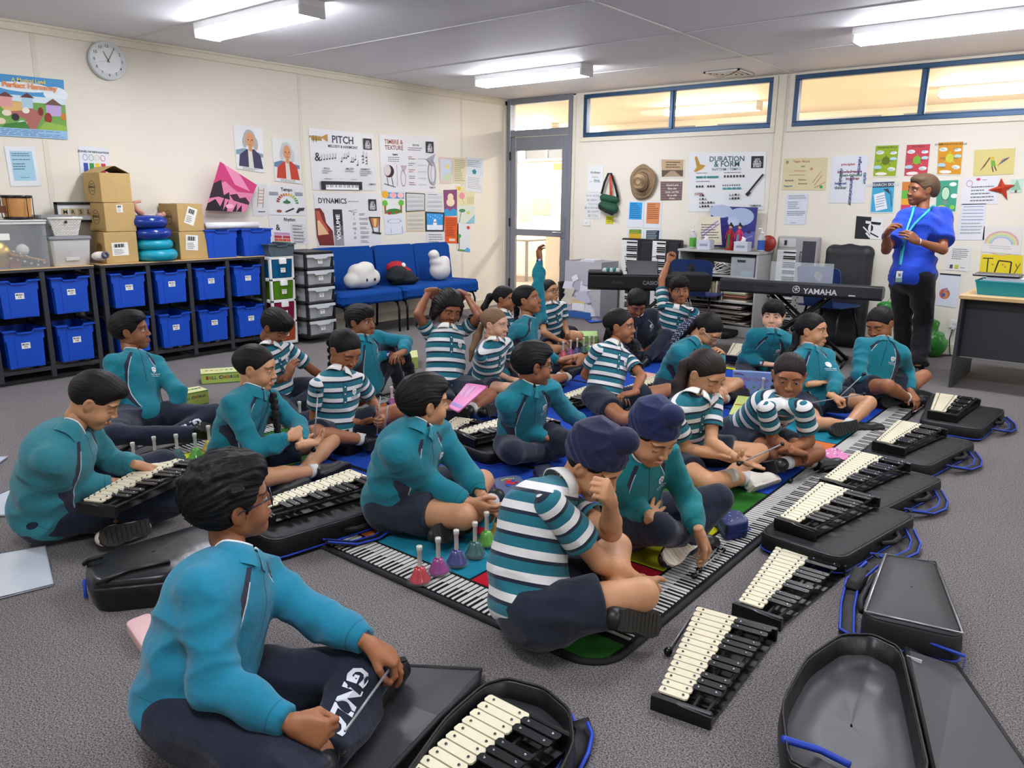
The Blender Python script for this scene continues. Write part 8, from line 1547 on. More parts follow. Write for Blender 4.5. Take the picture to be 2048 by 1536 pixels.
for j in range(1,ny):
    ya=y0+S_*j; yb_=min(ya+S_,RY1-B)
    if yb_-ya<.05: continue
    tile(mb,xr-S_+e,ya+e,xr-e,yb_-e,'rygbotbrty'[j%10]); tile(mb,RX0+B+e,ya+e,RX0+B+S_*.6-e,yb_-e,'bgoyrtbo'[j%8])
    if j==ny-1:
        for i in range(1,nx-1): tile(mb,xr-S_*(i+1)+e,ya+e,xr-S_*i-e,yb_-e,'otybrg'[i%6])
mb.build('coloured_squares',rug)
mb=MB(); mb.T=(np.eye(3),-RO); xa,xb_=RX0+B+S_*.6+.004,xr-S_-.004; ya,yb_=y0+S_+.004,y0+S_*(ny-1)-.004; k_=5
for j in range(6): yy=ya+(yb_-ya)*j/6; tile(mb,xa,yy+.02,xb_,yy+(yb_-ya)/6-.02,'b')
mb.build('blue_middle',rug)
mb=MB(); mb.T=(np.eye(3),-RO)
for k in range(2): mb.box((xr-S_+.04,y0+3*S_+.12+.24*k,.0126),(xr-.06,y0+3*S_+.145+.24*k,.0142),RC['p'],.001)
c0=(xr-S_*1.35,y0+.42); 
# red treble shape on the teal square
mb.tube([(c0[0]-.18+.05*t,y0+.10+.06*t,.0135) for t in range(9)],[.0]+[.05]*7+[.0],RC['r'],8,flat=.04,upv=(0,0,1)) if False else None
for a,b_,r_ in ((-.30,.16,.05),(-.22,.22,.06),(-.12,.29,.065),(-.02,.36,.06),(.07,.43,.045)): mb.prism([(xr-S_*1.45+a+r_*math.cos(t),y0+b_*1.0+r_*.55*math.sin(t)) for t in np.linspace(0,2*PI,13)[:-1]],.0126,.0142,RC['r'])
mb.build('woven_motif',rug)
mb=MB(); mb.T=(np.eye(3),-RO); mb.tube([(x,y,.008) for x,y in rr_outline(RX0,RX1,RY0,RY1,cr)],.012,mat('#151517',r=.8,bump=.4,bs=300),8,closed=True,flat=.9); mb.build('bound_edge',rug)
ZR=.0145
# ---------------------------------------------------------------- glockenspiels
BKM=mat('#0d0d0e',r=.35); IV=mat('#d9d1b4',r=.42,var=.02); BB=mat('#151516',r=.3); SCR=mat('#c9c9cc',r=.2,metal=1)
_gl={}
def glock_meshes():
    if _gl: return _gl
    L=.57; P=L/15
    def bar(w,Ln,m):
        mb=MB(); t=.006; h=w/2; c=.006
        mb.prism([(-Ln+c,-h),(-c,-h),(0,-h+c),(0,h-c),(-c,h),(-Ln+c,h),(-Ln,h-c),(-Ln,-h+c)],0,t,m)
        for q in (.18,.82): 
            x=-Ln*q; mb.cyl((x,0,t),(x,0,t+.0025),.0042,mat('#8a8a8e',r=.25,metal=1) if m is IV else SCR,8); mb.cyl((x,0,t+.0025),(x,0,t+.005),.0025,SCR if m is BB else mat('#4c4c50',r=.3,metal=1),6)
        return mb
    for k in range(15):
        s=k/14; Ln=.150*(1-s)+.092*s; _gl['n',k]=(bar(.0325,Ln,IV),(0.004,-P*(k+.5),.050))
    acc=[0,1,3,4,5,7,8,10,11,12]
    for k in acc:
        s=(k+.5)/14; Ln=.132*(1-s)+.082*s; _gl['a',k]=(bar(.0285,Ln,BB),(Ln+.000,-P*(k+1),.056))
    mb=MB()
    mb.box((-.155,-.004,0),(.145,.012,.052),BKM,.004); mb.box((-.10,-L-.016,0),(.088,-L-.000,.050),BKM,.004); mb.prism([(-.10,0),(.088,0),(.088,.042),(0,.046),(-.02,.050),(-.10,.050)],-L-.024,-L-.012,BKM,np.array([[1,0,0],[0,0,1],[0,1,0]]))
    for a,b in ((-.125,-.078),(-.030,-.022)): mb.add([],[])
    for (x0,x1) in ((-.122,-.075),(-.026,-.018),(.030,.024),(.108,.066)):
        mb.tube([(x0,0,.036),(x1,-L,.036)],.006,mat('#1c1c1e',r=.6),6)
    mb.add([(-.15,0,.012),(.14,0,.012),(.085,-L,.012),(-.098,-L,.012)],[(3,2,1,0)],BKM)
    _gl['frame']=(mb,(0,0,0)); return _gl
_gp={}
def glock(label,pw,pn,z,length_fix=True,group='glockenspiels around the rug',cat='glockenspiel'):
    a=atz(pw[0],pw[1],z+.052); b=atz(pn[0],pn[1],z+.052); d=b-a; L=np.linalg.norm(d[:2]); sc=min(max(L/.57,.92),1.06) if length_fix else 1
    rz=math.atan2(d[1],d[0])+PI/2      # local -y runs to the narrow end
    r=empty('glockenspiel',(a[0],a[1],z),label,cat,group,rz); r.scale=(sc,sc,sc)
    G_=glock_meshes()
    if not _gp:
        for k,(mb,loc) in G_.items():
            nm='frame' if k=='frame' else ('natural_bar' if k[0]=='n' else 'accidental_bar'); _gp[k]=mb.build(nm,r,loc)
    else:
        for k,o in _gp.items(): c=o.copy(); COL.objects.link(c); c.parent=r
    r['_l']=0; del r['_l']
    return r,a,b,rz,sc
BG_=mat('#0d0d0e',r=.55,bump=.8,bs=22,var=.1,spec=.35); BLP=mat('#1c3fae',r=.5); ZIP=mat('#3a3a3e',r=.35,metal=.5); SILV=mat('#a9aaad',r=.3,metal=.6)
def soft_slab(mb_name,pts,z0,z1,parent,m=BG_,bulge=.012,pip=None,o=None):
    """rounded fabric slab over a floor outline (world xy points)"""
    o=vv((0,0,0)) if o is None else o; P=[vv((p[0],p[1],0)) for p in pts]; c=sum(P)/len(P); n=len(P); ring=[]
    for i,p in enumerate(P):
        a=P[i-1];b=P[(i+1)%n]; r=min(.06,.3*np.linalg.norm(a-p),.3*np.linalg.norm(b-p)); u=(a-p)/np.linalg.norm(a-p);v=(b-p)/np.linalg.norm(b-p)
        for t in (0,.25,.5,.75,1): q=(1-t)**2*(p+u*r)+2*t*(1-t)*p+t*t*(p+v*r); ring.append(q)
    K=len(ring); vs=[]; H=z1-z0
    lv=[(1.0-.02,0),(1.0,.15),(1.0+bulge,.5),(1.0,.85),(.985,.96),(.93,1.0),(.5,1.0+.04),(.02,1.0+.05)]
    R=random.Random(int(abs(c[0]*1000)))
    for s,t in lv:
        for q in ring: p=c+(q-c)*s; vs.append((p[0]-o[0],p[1]-o[1],z0+H*t*(1+.0*R.random())-o[2]))
    mb=MB(); mb.add(vs,[(i*K+k,i*K+(k+1)%K,(i+1)*K+(k+1)%K,(i+1)*K+k) for i in range(len(lv)-1) for k in range(K)],m,True); A_=mb.build(mb_name,parent)
    if pip:
        mb=MB(); mb.tube([(c+(q-c)*1.005)*vv((1,1,0))-o+vv((0,0,z0+H*.18)) for q in ring],.004,pip,5,closed=True); mb.tube([(c+(q-c)*.985)-o+vv((0,0,z0+H*.95)) for q in ring],.0035,ZIP,5,closed=True); mb.build('piping',parent)
    return A_
def ribbon(name,pts,w,m,parent,o,edge=None):
    mb=MB(); mb.tube([vv(p)-o for p in pts],w/2,m,8,flat=.12,upv=(1,0,0)); x=mb.build(name,parent)
    return x
def bag_under(label,a,b,rz,z1,wide=.46,dx=.05,strap=True,ext=.05,narrow=.34):
    d=(b-a)[:2]; d/=np.linalg.norm(d); n=vv((-d[1],d[0])); a2=a[:2]-d*ext; e=a[:2]+d*(.57+ext)
    c=n*dx; W=wide/2; Nn=narrow/2; pts=[a2-n*W+c,a2+n*W+c,e+n*Nn+c,e-n*Nn+c]
    ar=sum(pts[i][0]*pts[(i+1)%4][1]-pts[(i+1)%4][0]*pts[i][1] for i in range(4)); pts=pts if ar>0 else pts[::-1]
    ce=sum(pts)/4; o=vv((ce[0],ce[1],0)); r=empty('instrument_bag',o,label,'bag','black padded instrument bags under the glockenspiels')
    soft_slab('bag_body',pts,.002,z1,r,pip=BLP,o=o)
    if strap:
        s0=a2+n*(W+dx)+d*.10; mid=a2+n*(W+dx+.07)+d*.26; s1=a2+n*(W+dx-.01)+d*.46
        P=lambda q,z: vv((q[0],q[1],z))
        mb=MB(); pts_=[P(s0,.05),P(s0*.5+mid*.5+n*.02,.03),P(mid,.02),P(mid*.5+s1*.5+n*.02,.02),P(s1,.045)]; mb.tube([p-o for p in pts_],.0045,BG_,8,flat=5,upv=(0,0,1)); st=mb.build('strap',r); mb=MB(); mb.tube([p-o+vv((n[0]*.018,n[1]*.018,.004)) for p in pts_],.0045,BLP,6); mb.tube([p-o-vv((n[0]*.018,n[1]*.018,-.004)) for p in pts_],.0045,BLP,6); mb.build('blue_edging',st)
        mb=MB(); h0=P(a2+n*(W+dx-.02)+d*.20,.06); h1=P(a2+n*(W+dx-.02)+d*.36,.06); hm=(h0+h1)/2+vv((n[0]*.05,n[1]*.05,.0)); mb.tube([h0-o,hm-o+(h0-hm)*.4,hm-o+(h1-hm)*.4,h1-o],.011,BG_,8); mb.build('handle',r)
    return r
gr_='glockenspiels around the rug'
glock('glockenspiel lying on the carpet nearest the camera right of the rug corner, a mallet beside it',(1474,1233),(1377,1389),0)
glock('glockenspiel lying directly on the carpet, second along the right side of the rug',(1622,1110),(1533,1203),0)
for lab,pw,pn in (('third along the right side of the rug, its bag edged in bright blue',(1700,978),(1606,1037)),('fourth along the right side of the rug beside the mallet on the border',(1768,913),(1684,961)),('fifth along the right side of the rug with a round flap beside its bag',(1846,848),(1786,884)),('last along the right side of the rug, nearest the desk',(1917,791),(1891,821))):
    zb=.085
    if lab.startswith('last'): 
        # its length is foreshortened in view
        a_=atz(pw[0],pw[1],zb+.052); b_=atz(pn[0],pn[1],zb+.052)
    r,a,b,rz,sc=glock('glockenspiel on a black bag, '+lab,pw,pn,zb+.004); bag_under('black padded bag under the glockenspiel that is '+lab.split(',')[0].replace(' beside the mallet on the border','').replace(' with a round flap beside its bag',''),a,b,rz,zb)
mb=MB(); P=atz(1855,908,.02); mb.lathe(P,[(.001,.02),(.10,.018),(.11,.0),(.10,-.015)],BG_,28); tag(mb.build('bag_flap'),'round black bag flap lying on the carpet beside the fifth glockenspiel','flap')
r,a,b,rz,sc=glock('glockenspiel on a black bag between the girl with the long side plait and the boy with the bells',(735,951),(558,1006),.105); bag_under('black bag under the glockenspiel behind the boy with the bells, overlapping the rug edge',a,b,rz,.10,dx=.03)
r,a,b,rz,sc=glock('glockenspiel in the open bag in front of the boy with glasses at the bottom edge',(1060,1426),(938,1528),.03)
r,a,b,rz,sc=glock('glockenspiel resting on the lap of the boy with the faded haircut',(368,918),(246,980),.20); 
r,a,b,rz,sc=glock('glockenspiel on a bag between the middle boys, mostly hidden behind the boy with glasses',(1085,832),(936,868),.085); bag_under('black bag under the glockenspiel left of the boy with glasses on the blue rug',a,b,rz,.08)
r,a,b,rz,sc=glock('glockenspiel seen as black bars below the girl with her hands behind her head',(950,838),(880,876),.03)
r,a,b,rz,sc=glock('glockenspiel behind the arm of the boy with glasses, left of the girl with two plaits',(1225,772),(1128,800),.03)
r,a,b,rz,sc=glock('glockenspiel right of the girl with two plaits beside the pink paper',(1345,756),(1262,780),.03)
r,a,b,rz,sc=glock('glockenspiel propped beside the boy with the straight fringe',(1500,690),(1462,724),.06)
# ---------------------------------------------------------------- big bags on the carpet
T=[atz(u,v,.115)[:2] for u,v in ((1768,1105),(1874,1122),(1934,1276),(1722,1228))]; ce=sum(T)/4; o=vv((ce[0],ce[1],0)); r=empty('instrument_bag',o,'closed black instrument bag with blue trim lying right of the second glockenspiel','bag')
T=T[::-1]; soft_slab('bag_body',T,.002,.115,r,m=mat('#232325',r=.5,bump=.15,bs=300,var=.05),pip=BLP,o=o,bulge=.02)
ring=[vv((p[0],p[1],.118))-o for p in T]; cc=sum(ring)/4; mb=MB(); mb.tube([cc+(q-cc)*.93 for q in ring]+[cc+(ring[0]-cc)*.93],.0035,SILV,6); mb.build('top_piping',r)
mb=MB(); A_,B_=vv((*atz(1716,1240,.05)[:2],.05))-o,vv((*atz(1930,1320,.05)[:2],.05))-o; mb.tube([A_+(B_-A_)*.25+vv((.0,-.012,.02)),B_+vv((0,-.014,.02)),B_+vv((0,-.014,-.03)),A_+(B_-A_)*.25+vv((0,-.012,-.03))],.005,BLP,6,closed=True); mb.build('pocket_trim',r)
mb=MB(); pts_=[atz(1745,1130,.08),atz(1705,1165,.05),atz(1695,1215,.02),atz(1693,1265,.012),atz(1725,1285,.02)]; mb.tube([p-o for p in pts_],.005,BG_,8,flat=5,upv=(0,0,1)); st=mb.build('strap',r); mb=MB(); mb.tube([p-o+vv((-.022,0,.006)) for p in pts_],.005,BLP,6); mb.tube([p-o+vv((.022,0,.006)) for p in pts_],.005,BLP,6); mb.build('blue_edging',st); mb=MB(); mb.tube([atz(1722,1140,.07)-o,atz(1706,1180,.045)-o],.012,BG_,10,flat=2.8,upv=(0,0,1)); mb.build('shoulder_pad',st)
mb=MB(); mb.tube([atz(1752,1150,.10)-o,atz(1733,1180,.09)-o,atz(1722,1200,.09)-o,atz(1724,1222,.10)-o],.012,BG_,8); mb.build('handle',r)
def open_bag(label,base,lid,zw,inner='#4a4a4d',hingez=.02,wt=.022):
    Bp=[vv((*atz(u,v,zw)[:2],0)) for u,v in base]; ce=sum(Bp)/len(Bp); o=vv((ce[0],ce[1],0)); r=empty('open_instrument_bag',o,label,'bag'); n=len(Bp)
    sm=[]
    for i,p in enumerate(Bp):
        a=Bp[i-1];b=Bp[(i+1)%n]
        for t in (0,.5,1): u=(a-p)*.2;v=(b-p)*.2; sm.append((1-t)**2*(p+u)+2*t*(1-t)*p+t*t*(p+v))
    c=ce; K=len(sm); prof=[(1.0,.0),(1.03,zw*.5),(1.0,zw),(.985,zw+.006),(.955,zw),(.90,zw*.5),(.86,.012),(.4,.012),(.02,.012)]
    mb=MB(); vs=[((c+(q-c)*s)-o)+vv((0,0,z+.002)) for s,z in prof for q in sm]
    fs=[];mi=[]
    mb.add(vs,[(i*K+k,i*K+(k+1)%K,(i+1)*K+(k+1)%K,(i+1)*K+k) for i in range(5) for k in range(K)],mat('#151516',r=.38,bump=1.,bs=11,var=.1),True); mb.build('padded_wall',r)
    mb=MB(); vs=[((c+(q-c)*s)-o)+vv((0,0,z+.002+(.0015*math.sin(7*k)))) for s,z in prof[5:] for k,q in enumerate(sm)]; mb.add(vs,[(i*K+k,i*K+(k+1)%K,(i+1)*K+(k+1)%K,(i+1)*K+k) for i in range(3) for k in range(K)],mat(inner,r=.42,bump=.5,bs=9,var=.1),True); mb.build('lining',r)
    mb=MB(); mb.tube([((c+(q-c)*.985)-o)+vv((0,0,zw+.009)) for q in sm],.0035,mat('#0f0f10',r=.5),5,closed=True); mb.build('zip',r)
    Lp=[vv((*atz(u,v,z)[:2],z)) for u,v,z in lid]; mb=MB(); m=len(Lp); cl=sum(Lp)/m
    vs=[p-o for p in Lp]+[cl+(p-cl)*.97-o+vv((0,0,.012)) for p in Lp]+[p-o-vv((0,0,p[2]-.002)) for p in Lp]; mb.add(vs,[tuple(range(m,2*m))]+[(i,(i+1)%m,m+(i+1)%m,m+i) for i in range(m)],mat(inner,r=.42,bump=.5,bs=9,var=.1),False); mb.add(vs,[(2*m+i,2*m+(i+1)%m,(i+1)%m,i) for i in range(m)],BG_); mb.build('lid_panel',r)
    mb=MB(); mb.tube([p-o+vv((0,0,.008)) for p in Lp],.009,mat('#0f0f10',r=.6),8,closed=True); mb.build('lid_binding',r); return r,o
r,o=open_bag('large open empty black instrument bag at the bottom right corner',[(1682,1272),(1745,1272),(1803,1300),(1835,1440),(1862,1560),(1720,1570),(1575,1535),(1560,1412),(1610,1320)],[(1812,1303,.05),(1912,1336,.012),(1990,1450,.01),(2062,1556,.01),(1870,1570,.04)],.10)
mb=MB(); mb.tube([atz(1573,1470,.11)-o+vv((0,-.02,0)),atz(1640,1500,.03)-o,atz(1700,1530,.03)-o],.010,BLP,6); mb.build('blue_edging',r); mb=MB(); mb.box(tuple(atz(1822,1318,.055)-o-vv((.012,.005,0))),tuple(atz(1834,1322,.062)-o+vv((.012,.005,.004))),mat('#d8d8d8')); mb.build('care_tag',r)
r,o=open_bag('open black instrument bag in front of the boy with glasses, its lid folded out to the left',[(968,1372),(1015,1360),(1090,1380),(1142,1425),(1150,1490),(1100,1600),(880,1640),(790,1580),(890,1440)],[(812,1338,.015),(962,1346,.02),(955,1372,.05),(880,1440,.05),(760,1570,.05),(640,1560,.012),(720,1440,.012),(770,1400,.012)],.085,inner='#38383b')
mb=MB(); pts_=[atz(1158,1440,.04),atz(1168,1465,.02),atz(1160,1500,.012),atz(1128,1560,.012)]; mb.tube([p-o for p in pts_],.006,BG_,8,flat=5,upv=(0,0,1)); st=mb.build('strap',r); mb=MB(); mb.tube([p-o+vv((.026,0,.006)) for p in pts_],.006,BLP,6); mb.tube([p-o+vv((-.026,0,.006)) for p in pts_],.006,BLP,6); mb.build('blue_edging',st)
T=[atz(u,v,.12)[:2] for u,v in ((168,1125),(222,1098),(420,1040),(470,1075),(340,1150),(188,1165))][::-1]; ce=sum(T)/6; o=vv((ce[0],ce[1],0)); r=empty('instrument_bag',o,'black instrument bag lying behind the front boy with glasses on the left','bag'); soft_slab('bag_body',T,.002,.12,r,m=mat('#19191b',r=.32,bump=.5,bs=16),o=o,bulge=.03)
mb=MB(); mb.tube([atz(190,1168,.125)-o,atz(260,1140,.128)-o,atz(340,1122,.13)-o],.008,mat('#0f0f11',r=.4),6); mb.tube([atz(188,1182,.10)-o,atz(330,1168,.10)-o],.005,ZIP,6); mb.build('zip',r); mb=MB(); mb.tube([atz(168,1128,.12)-o,atz(178,1120,.14)-o,atz(205,1112,.14)-o],.009,BG_,8); mb.build('handle',r); mb=MB(); mb.tube([atz(168,1160,.08)-o,atz(170,1180,.04)-o,atz(172,1195,.02)-o],.006,BLP,6); mb.build('blue_tag',r)
# dark bags among the children
for lab,u,v,a_,b_,h_ in (('black pouch on the rug beside the girl looking down at two mallets',690,905,.10,.07,.05),('black bag lying behind the girl with thin glasses',1420,668,.30,.22,.06),('dark bag on the carpet left of the boy with the straight fringe',1370,705,.22,.12,.05),('black padded bag flat on the rug right of the girl with two plaits',1240,700,.16,.10,.04)):
    P=atz(u,v,0); o=vv((P[0],P[1],0)); r=empty('small_bag',o,lab,'bag'); soft_slab('bag_body',[(P[0]-a_,P[1]-b_),(P[0]+a_,P[1]-b_),(P[0]+a_,P[1]+b_),(P[0]-a_,P[1]+b_)],ZR,ZR+h_,r,o=o)
# ---------------------------------------------------------------- hand bells
HND=mat('#cdcbc0',r=.35,var=0); CLR=mat('#dfe8ec',r=.03,alpha=.06,var=0)
_bell={}
def bell(label,u,v,c,z=ZR,guard=True,g='coloured hand bells',tilt=0,P=None):
    P=atz(u,v,z+.012) if P is None else P; r=empty('hand_bell',(P[0],P[1],z),label,'bell',g)
    if c not in _bell:
        mb=MB(); mb.lathe((0,0,.012),[(.039,.0),(.041,.002),(.037,.010),(.028,.026),(.023,.040),(.019,.050),(.008,.056),(.001,.057)],mat(c,r=.22,coat=.2,var=0,spec=.5),28); body=mb.build('bell_body',r)
        mb=MB(); mb.lathe((0,0,.0),[(.0075,.062),(.0085,.066),(.0085,.128),(.0105,.130),(.0115,.145),(.0105,.149),(.001,.150)],HND,18); h=mb.build('handle',r)
        mb=MB(); mb.lathe((0,0,0),[(.050,.012),(.047,.013),(.030,.050),(.020,.064),(.008,.066)],CLR,28); mb.tube([(.030,0,.012),(.0,.0,.0),(-.030,0,.012)],.002,CLR,6); gd=mb.build('clear_guard',r)
        mb=MB(); mb.ball((.0,0,.012),.006,mat('#b9b9bb',r=.3,metal=1),6); mb.cyl((0,0,.012),(0,0,.05),.0015,mat('#b9b9bb',metal=1),6); cl_=mb.build('clapper',r); _bell[c]=(body,h,gd,cl_)
    else:
        for q in _bell[c]: k=q.copy(); COL.objects.link(k); k.parent=r
    return r
RED,MAG,PUR,TEA,GRN,YEL,ORG,PNK='#b00418','#861a74','#1b1c72','#05544c','#4aa008','#b89a04','#c24c08','#c83c50'
gA='hand bells in a row in front of the middle boy'
for lb,u,v,c in (('red',840,1160,RED),('magenta',877,1142,MAG),('dark violet',913,1125,PUR),('teal',950,1108,TEA),('lime green',973,1086,GRN),('yellow',997,1068,YEL)): bell('%s hand bell in the diagonal row on the rug in front of the boy looking away'%lb,u,v,c,g=gA)
bell('hand bell half hidden behind the back of the boy in the striped polo and turban',1026,1045,RED,g=gA)
gB='hand bells beside the boys at left'
for lb,u,v,c in (('pale handled bell half hidden beside the lap instrument',270,935,RED),('violet hand bell behind the lap instrument',312,922,PUR),('dark teal hand bell left of the girl with the side plait',356,917,TEA),('bright green hand bell right beside the girl with the side plait',393,915,GRN),('hand bell with only its handle showing behind the elbow of the plaited girl',420,898,YEL)): bell(lb,u,v,c,g=gB)
for lb,u,v,c in (('teal hand bell between the plaited girl and the girl with two mallets',601,845,TEA),('hand bell handle just left of the teal bell by the plaited girl',572,848,GRN),('purple hand bell behind the hands of the girl with two mallets',784,812,MAG),('hand bell handle beside the purple bell in the middle',808,806,PUR)): bell(lb,u,v,c,g='single hand bells between the children')
gC='hand bells in a row at the back'
for i,(lb,u,v,c) in enumerate((('crimson',1084,717,RED),('red',1126,713,RED),('magenta',1141,709,MAG),('dark blue',1154,706,PUR),('dark teal',1167,704,TEA),('green',1178,702,GRN),('yellow',1187,699,YEL))): bell('%s hand bell in the back row behind the girl raising her hand, place %d from the left'%(lb,i+1) if False else '%s hand bell in the back row near the girl raising her hand'%lb,u,v,c,g=gC)
bell('red hand bell just left of the girl with two plaits',1180,722,RED,g=gC)
for lb,u,v,c in (('hand bell handle in front of the patterned lunch box',1524,792,YEL),('red hand bell at the blurred hand of the talking girl, left one',1654,785,RED),('red hand bell at the blurred hand of the talking girl, right one',1663,780,PNK)): bell(lb,u,v,c,g='single hand bells between the children')
# bell boxes
def bell_box(label,pts,zt,text=True,side='#a9bd5a',top='#c4c98a'):
    """pts: top outline, near-left, near-right, far-right, far-left"""
    Q=[atz(u,v,zt) for u,v in pts]; c=sum(Q)/4; o=vv((c[0],c[1],.0)); r=empty('bell_chorus_box',o,label,'box'); z0=.002 if True else 0
    mb=MB(); vs=[q-o for q in Q]+[vv((q[0],q[1],z0))-o for q in Q]; sm=mat(side,r=.45,var=.12,bs=60); mb.add(vs,[(4,5,1,0),(5,6,2,1),(6,7,3,2),(7,4,0,3),(7,6,5,4)],sm); mb.add(vs,[(0,1,2,3)],mat(top,r=.45,var=.15,bs=70)); mb.build('carton',r)
    if text:
        A_,B_=vs[0],vs[1]; ex=(B_-A_); L=np.linalg.norm(ex); ex/=L; n=np.cross(ex,(0,0,1)); mb=MB(); x=.06*L+.0; cols=['#8a2a22','#8a6a1c','#1f4a6a','#1f6a3a','#2a6a94','#5a2a6a','#8a5a1c','#b03a2a','#2a4a8a','#1f6a3a','#8a2a22']; h=zt*.42; adv=0
        body='BELL CHORUS'; tot=sum(text_mesh(ch,.04)[2]*h+h*.18 if ch!=' ' else h*.5 for ch in body); s=min(1,.78*L/tot); h*=s; x=.5*L-tot*s/2
        for i,ch in enumerate(body):
            if ch==' ': x+=h*.5; continue
            x+=put_text(mb,ch,A_+ex*x+vv((0,0,-zt*.30-h)),ex,(0,0,1),h*(1.15 if i in(0,5) else 1),mat(cols[i],r=.5,var=0),n,.0015,.04)+h*.18
        mb.build('title_lettering',r)
        mb=MB(); gl=mat('#1f6a44',r=.5,var=0)
        for zz in (zt-.004,.006): mb.add([A_*vv((1,1,0))+vv((0,0,zz))+n*.001,B_*vv((1,1,0))+vv((0,0,zz))+n*.001,B_*vv((1,1,0))+vv((0,0,zz-.004))+n*.001,A_*vv((1,1,0))+vv((0,0,zz-.004))+n*.001],[(3,2,1,0)],gl)
        cs=[RED,ORG,YEL,GRN,TEA,PUR,MAG]
        Dv=vs[3]-vs[0]
        for k in range(7): c_=A_+ex*(L*(.14+.12*k))+Dv*.5+vv((0,0,.0012)); mb.prism([(.011*math.cos(t),.011*math.sin(t)) for t in np.linspace(0,2*PI,9)[:-1]],0,.0008,mat(cs[k],r=.5,var=0),None,c_)
        mb.build('printed_pattern',r)
    return r
bell_box('long green and yellow BELL CHORUS carton on the carpet behind the plaited girl',[(402,748),(486,742),(484,733),(400,738)],.085)
bell_box('green BELL CHORUS carton standing behind the leaning boy at left',[(358,790),(416,779),(398,772),(340,781)],.10)
bell_box('green carton between the boy hugging his knees and the girl with raised arms',[(812,716),(836,714),(834,700),(806,703)],.10,False)
bell_box('open green bell box lid on the rug behind the row of back bells',[(1136,672),(1195,672),(1194,662),(1140,662)],.07,False,'#86b45c','#a9cc7a')
bell_box('green activity box standing on the rug behind the girl facing the camera',[(1458,828),(1500,832),(1512,795),(1476,791)],.09,True,'#c9cbbd','#b6c66c')
a=atz(1462,790,0);b=atz(1546,796,0); dz=.17; o=vv((*((a+b)/2)[:2],0)); d=b-a; r=empty('picture_box',o,'pale blue upright box with coloured bells printed on it, before the boy with the straight fringe','box',rz=math.atan2(d[1],d[0])); hw=np.linalg.norm(d)/2; mb=MB(); mb.box((-hw,0,.0145),(hw,.05,.0145+dz),mat('#7f96c4',r=.35,var=.08,bs=30),.002); mb.build('carton',r); mb=MB()
put_text(mb,'Bell Chorus',(-hw*.45,-.0005,.12),(1,0,0),(0,0,1),.026,mat('#b06a94',r=.5,var=0),(0,-1,0),.001,.02)
for k,cc_ in enumerate((RED,MAG,YEL,GRN,TEA,PUR,ORG,RED)): mb.prism([(-.011,0),(.011,0),(.004,.018),(-.004,.018)],0,.001,mat(cc_,var=0),np.array([[1,0,0],[0,0,1],[0,-1,0]]),(-hw*.6+hw*.22*k,-.0005,.04+.025*(k%2)))
mb.tube([(-hw*.9,-.001,.165),(-hw*.7,-.002,.172),(-hw*.45,-.001,.16)],.006,mat('#7a1f4a',var=0),6,flat=.3); mb.build('cover_print',r)
# ---------------------------------------------------------------- pencil cases, folders, pouches
def zcase(label,pts,z0,h,c,fn=None,cat='pencil case',name='pencil_case',pip='#8a2a34',grp=None):
    Q=[atz(u,v,z0+h) for u,v in pts]; ce=sum(Q)/len(Q); o=vv((ce[0],ce[1],0)); r=empty(name,o,label,cat,grp); Q2=[q[:2] for q in Q]
    ar=sum(Q2[i][0]*Q2[(i+1)%len(Q2)][1]-Q2[(i+1)%len(Q2)][0]*Q2[i][1] for i in range(len(Q2))); Q3=Q2 if ar>0 else Q2[::-1]
    soft_slab('case_body',Q3,z0,z0+h,r,m=mat(c,r=.5,bump=.15,bs=80),o=o,bulge=.02)
    mb=MB(); mb.tube([(ce+(vv((*q,0))-ce)*1.02)*vv((1,1,0))-o+vv((0,0,z0+h*.45)) for q in Q3],.003,mat(pip,r=.5),5,closed=True); mb.build('zip',r)
    if fn: mb=MB(); fn(mb,lambda x,y,k=0: (lambda p: p-o)((Q[0]*(1-x)*(1-y)+Q[1]*x*(1-y)+Q[2]*x*y+Q[3]*(1-x)*y)+vv((0,0,h*.055+k)))); mb.build('printed_picture',r)
    return r
def spl(mb,P):
    for i,(x,y,s,c) in enumerate(((.45,.42,.12,'#a81f2c'),(.55,.5,.10,'#a81f2c'),(.62,.40,.07,'#1f3f8a'),(.40,.58,.08,'#1f3f8a'),(.52,.34,.06,'#c43a3a'),(.7,.5,.05,'#a81f2c'))): mb.add([P(x+s*math.cos(t)*(1+.3*math.sin(3*t+i)),y+s*math.sin(t),.001+.0004*i) for t in np.linspace(0,2*PI,13)[:-1]],[tuple(range(12))],mat(c,r=.5,var=0))
    for k in range(7): mb.add([P(.25+.07*k,.16+.02*abs(k-3),.001),P(.29+.07*k,.16+.02*abs(k-3),.001),P(.29+.07*k,.23+.02*abs(k-3),.001),P(.25+.07*k,.23+.02*abs(k-3),.001)],[(0,1,2,3)],mat('#b9b43a',r=.5,var=0))
zcase('slate blue hard pencil case with a red and blue picture on the rug behind the hands of the boy with bells',[(984,956),(1038,948),(1062,978),(1000,992)],ZR,.05,'#4a5674',spl)
zcase('dark patterned pencil pouch between the blue case and the turban boy',[(1066,932),(1100,926),(1112,945),(1076,952)],ZR,.06,'#2a2a3a')
def star(mb,P):
    R_=random.Random(5)
    for k in range(26): x,y,s=R_.random()*.8+.1,R_.random()*.8+.1,.012+.02*R_.random(); mb.add([P(x-s,y,.001),P(x,y-s,.001),P(x+s,y,.001),P(x,y+s,.001)],[(0,1,2,3)],mat('#a9bcd0',r=.5,var=0))
    mb.add([P(.15,.15,.0015),P(.5,.1,.0015),P(.45,.32,.0015),P(.2,.36,.0015)],[(0,1,2,3)],mat('#3f93d4',r=.5,var=0))
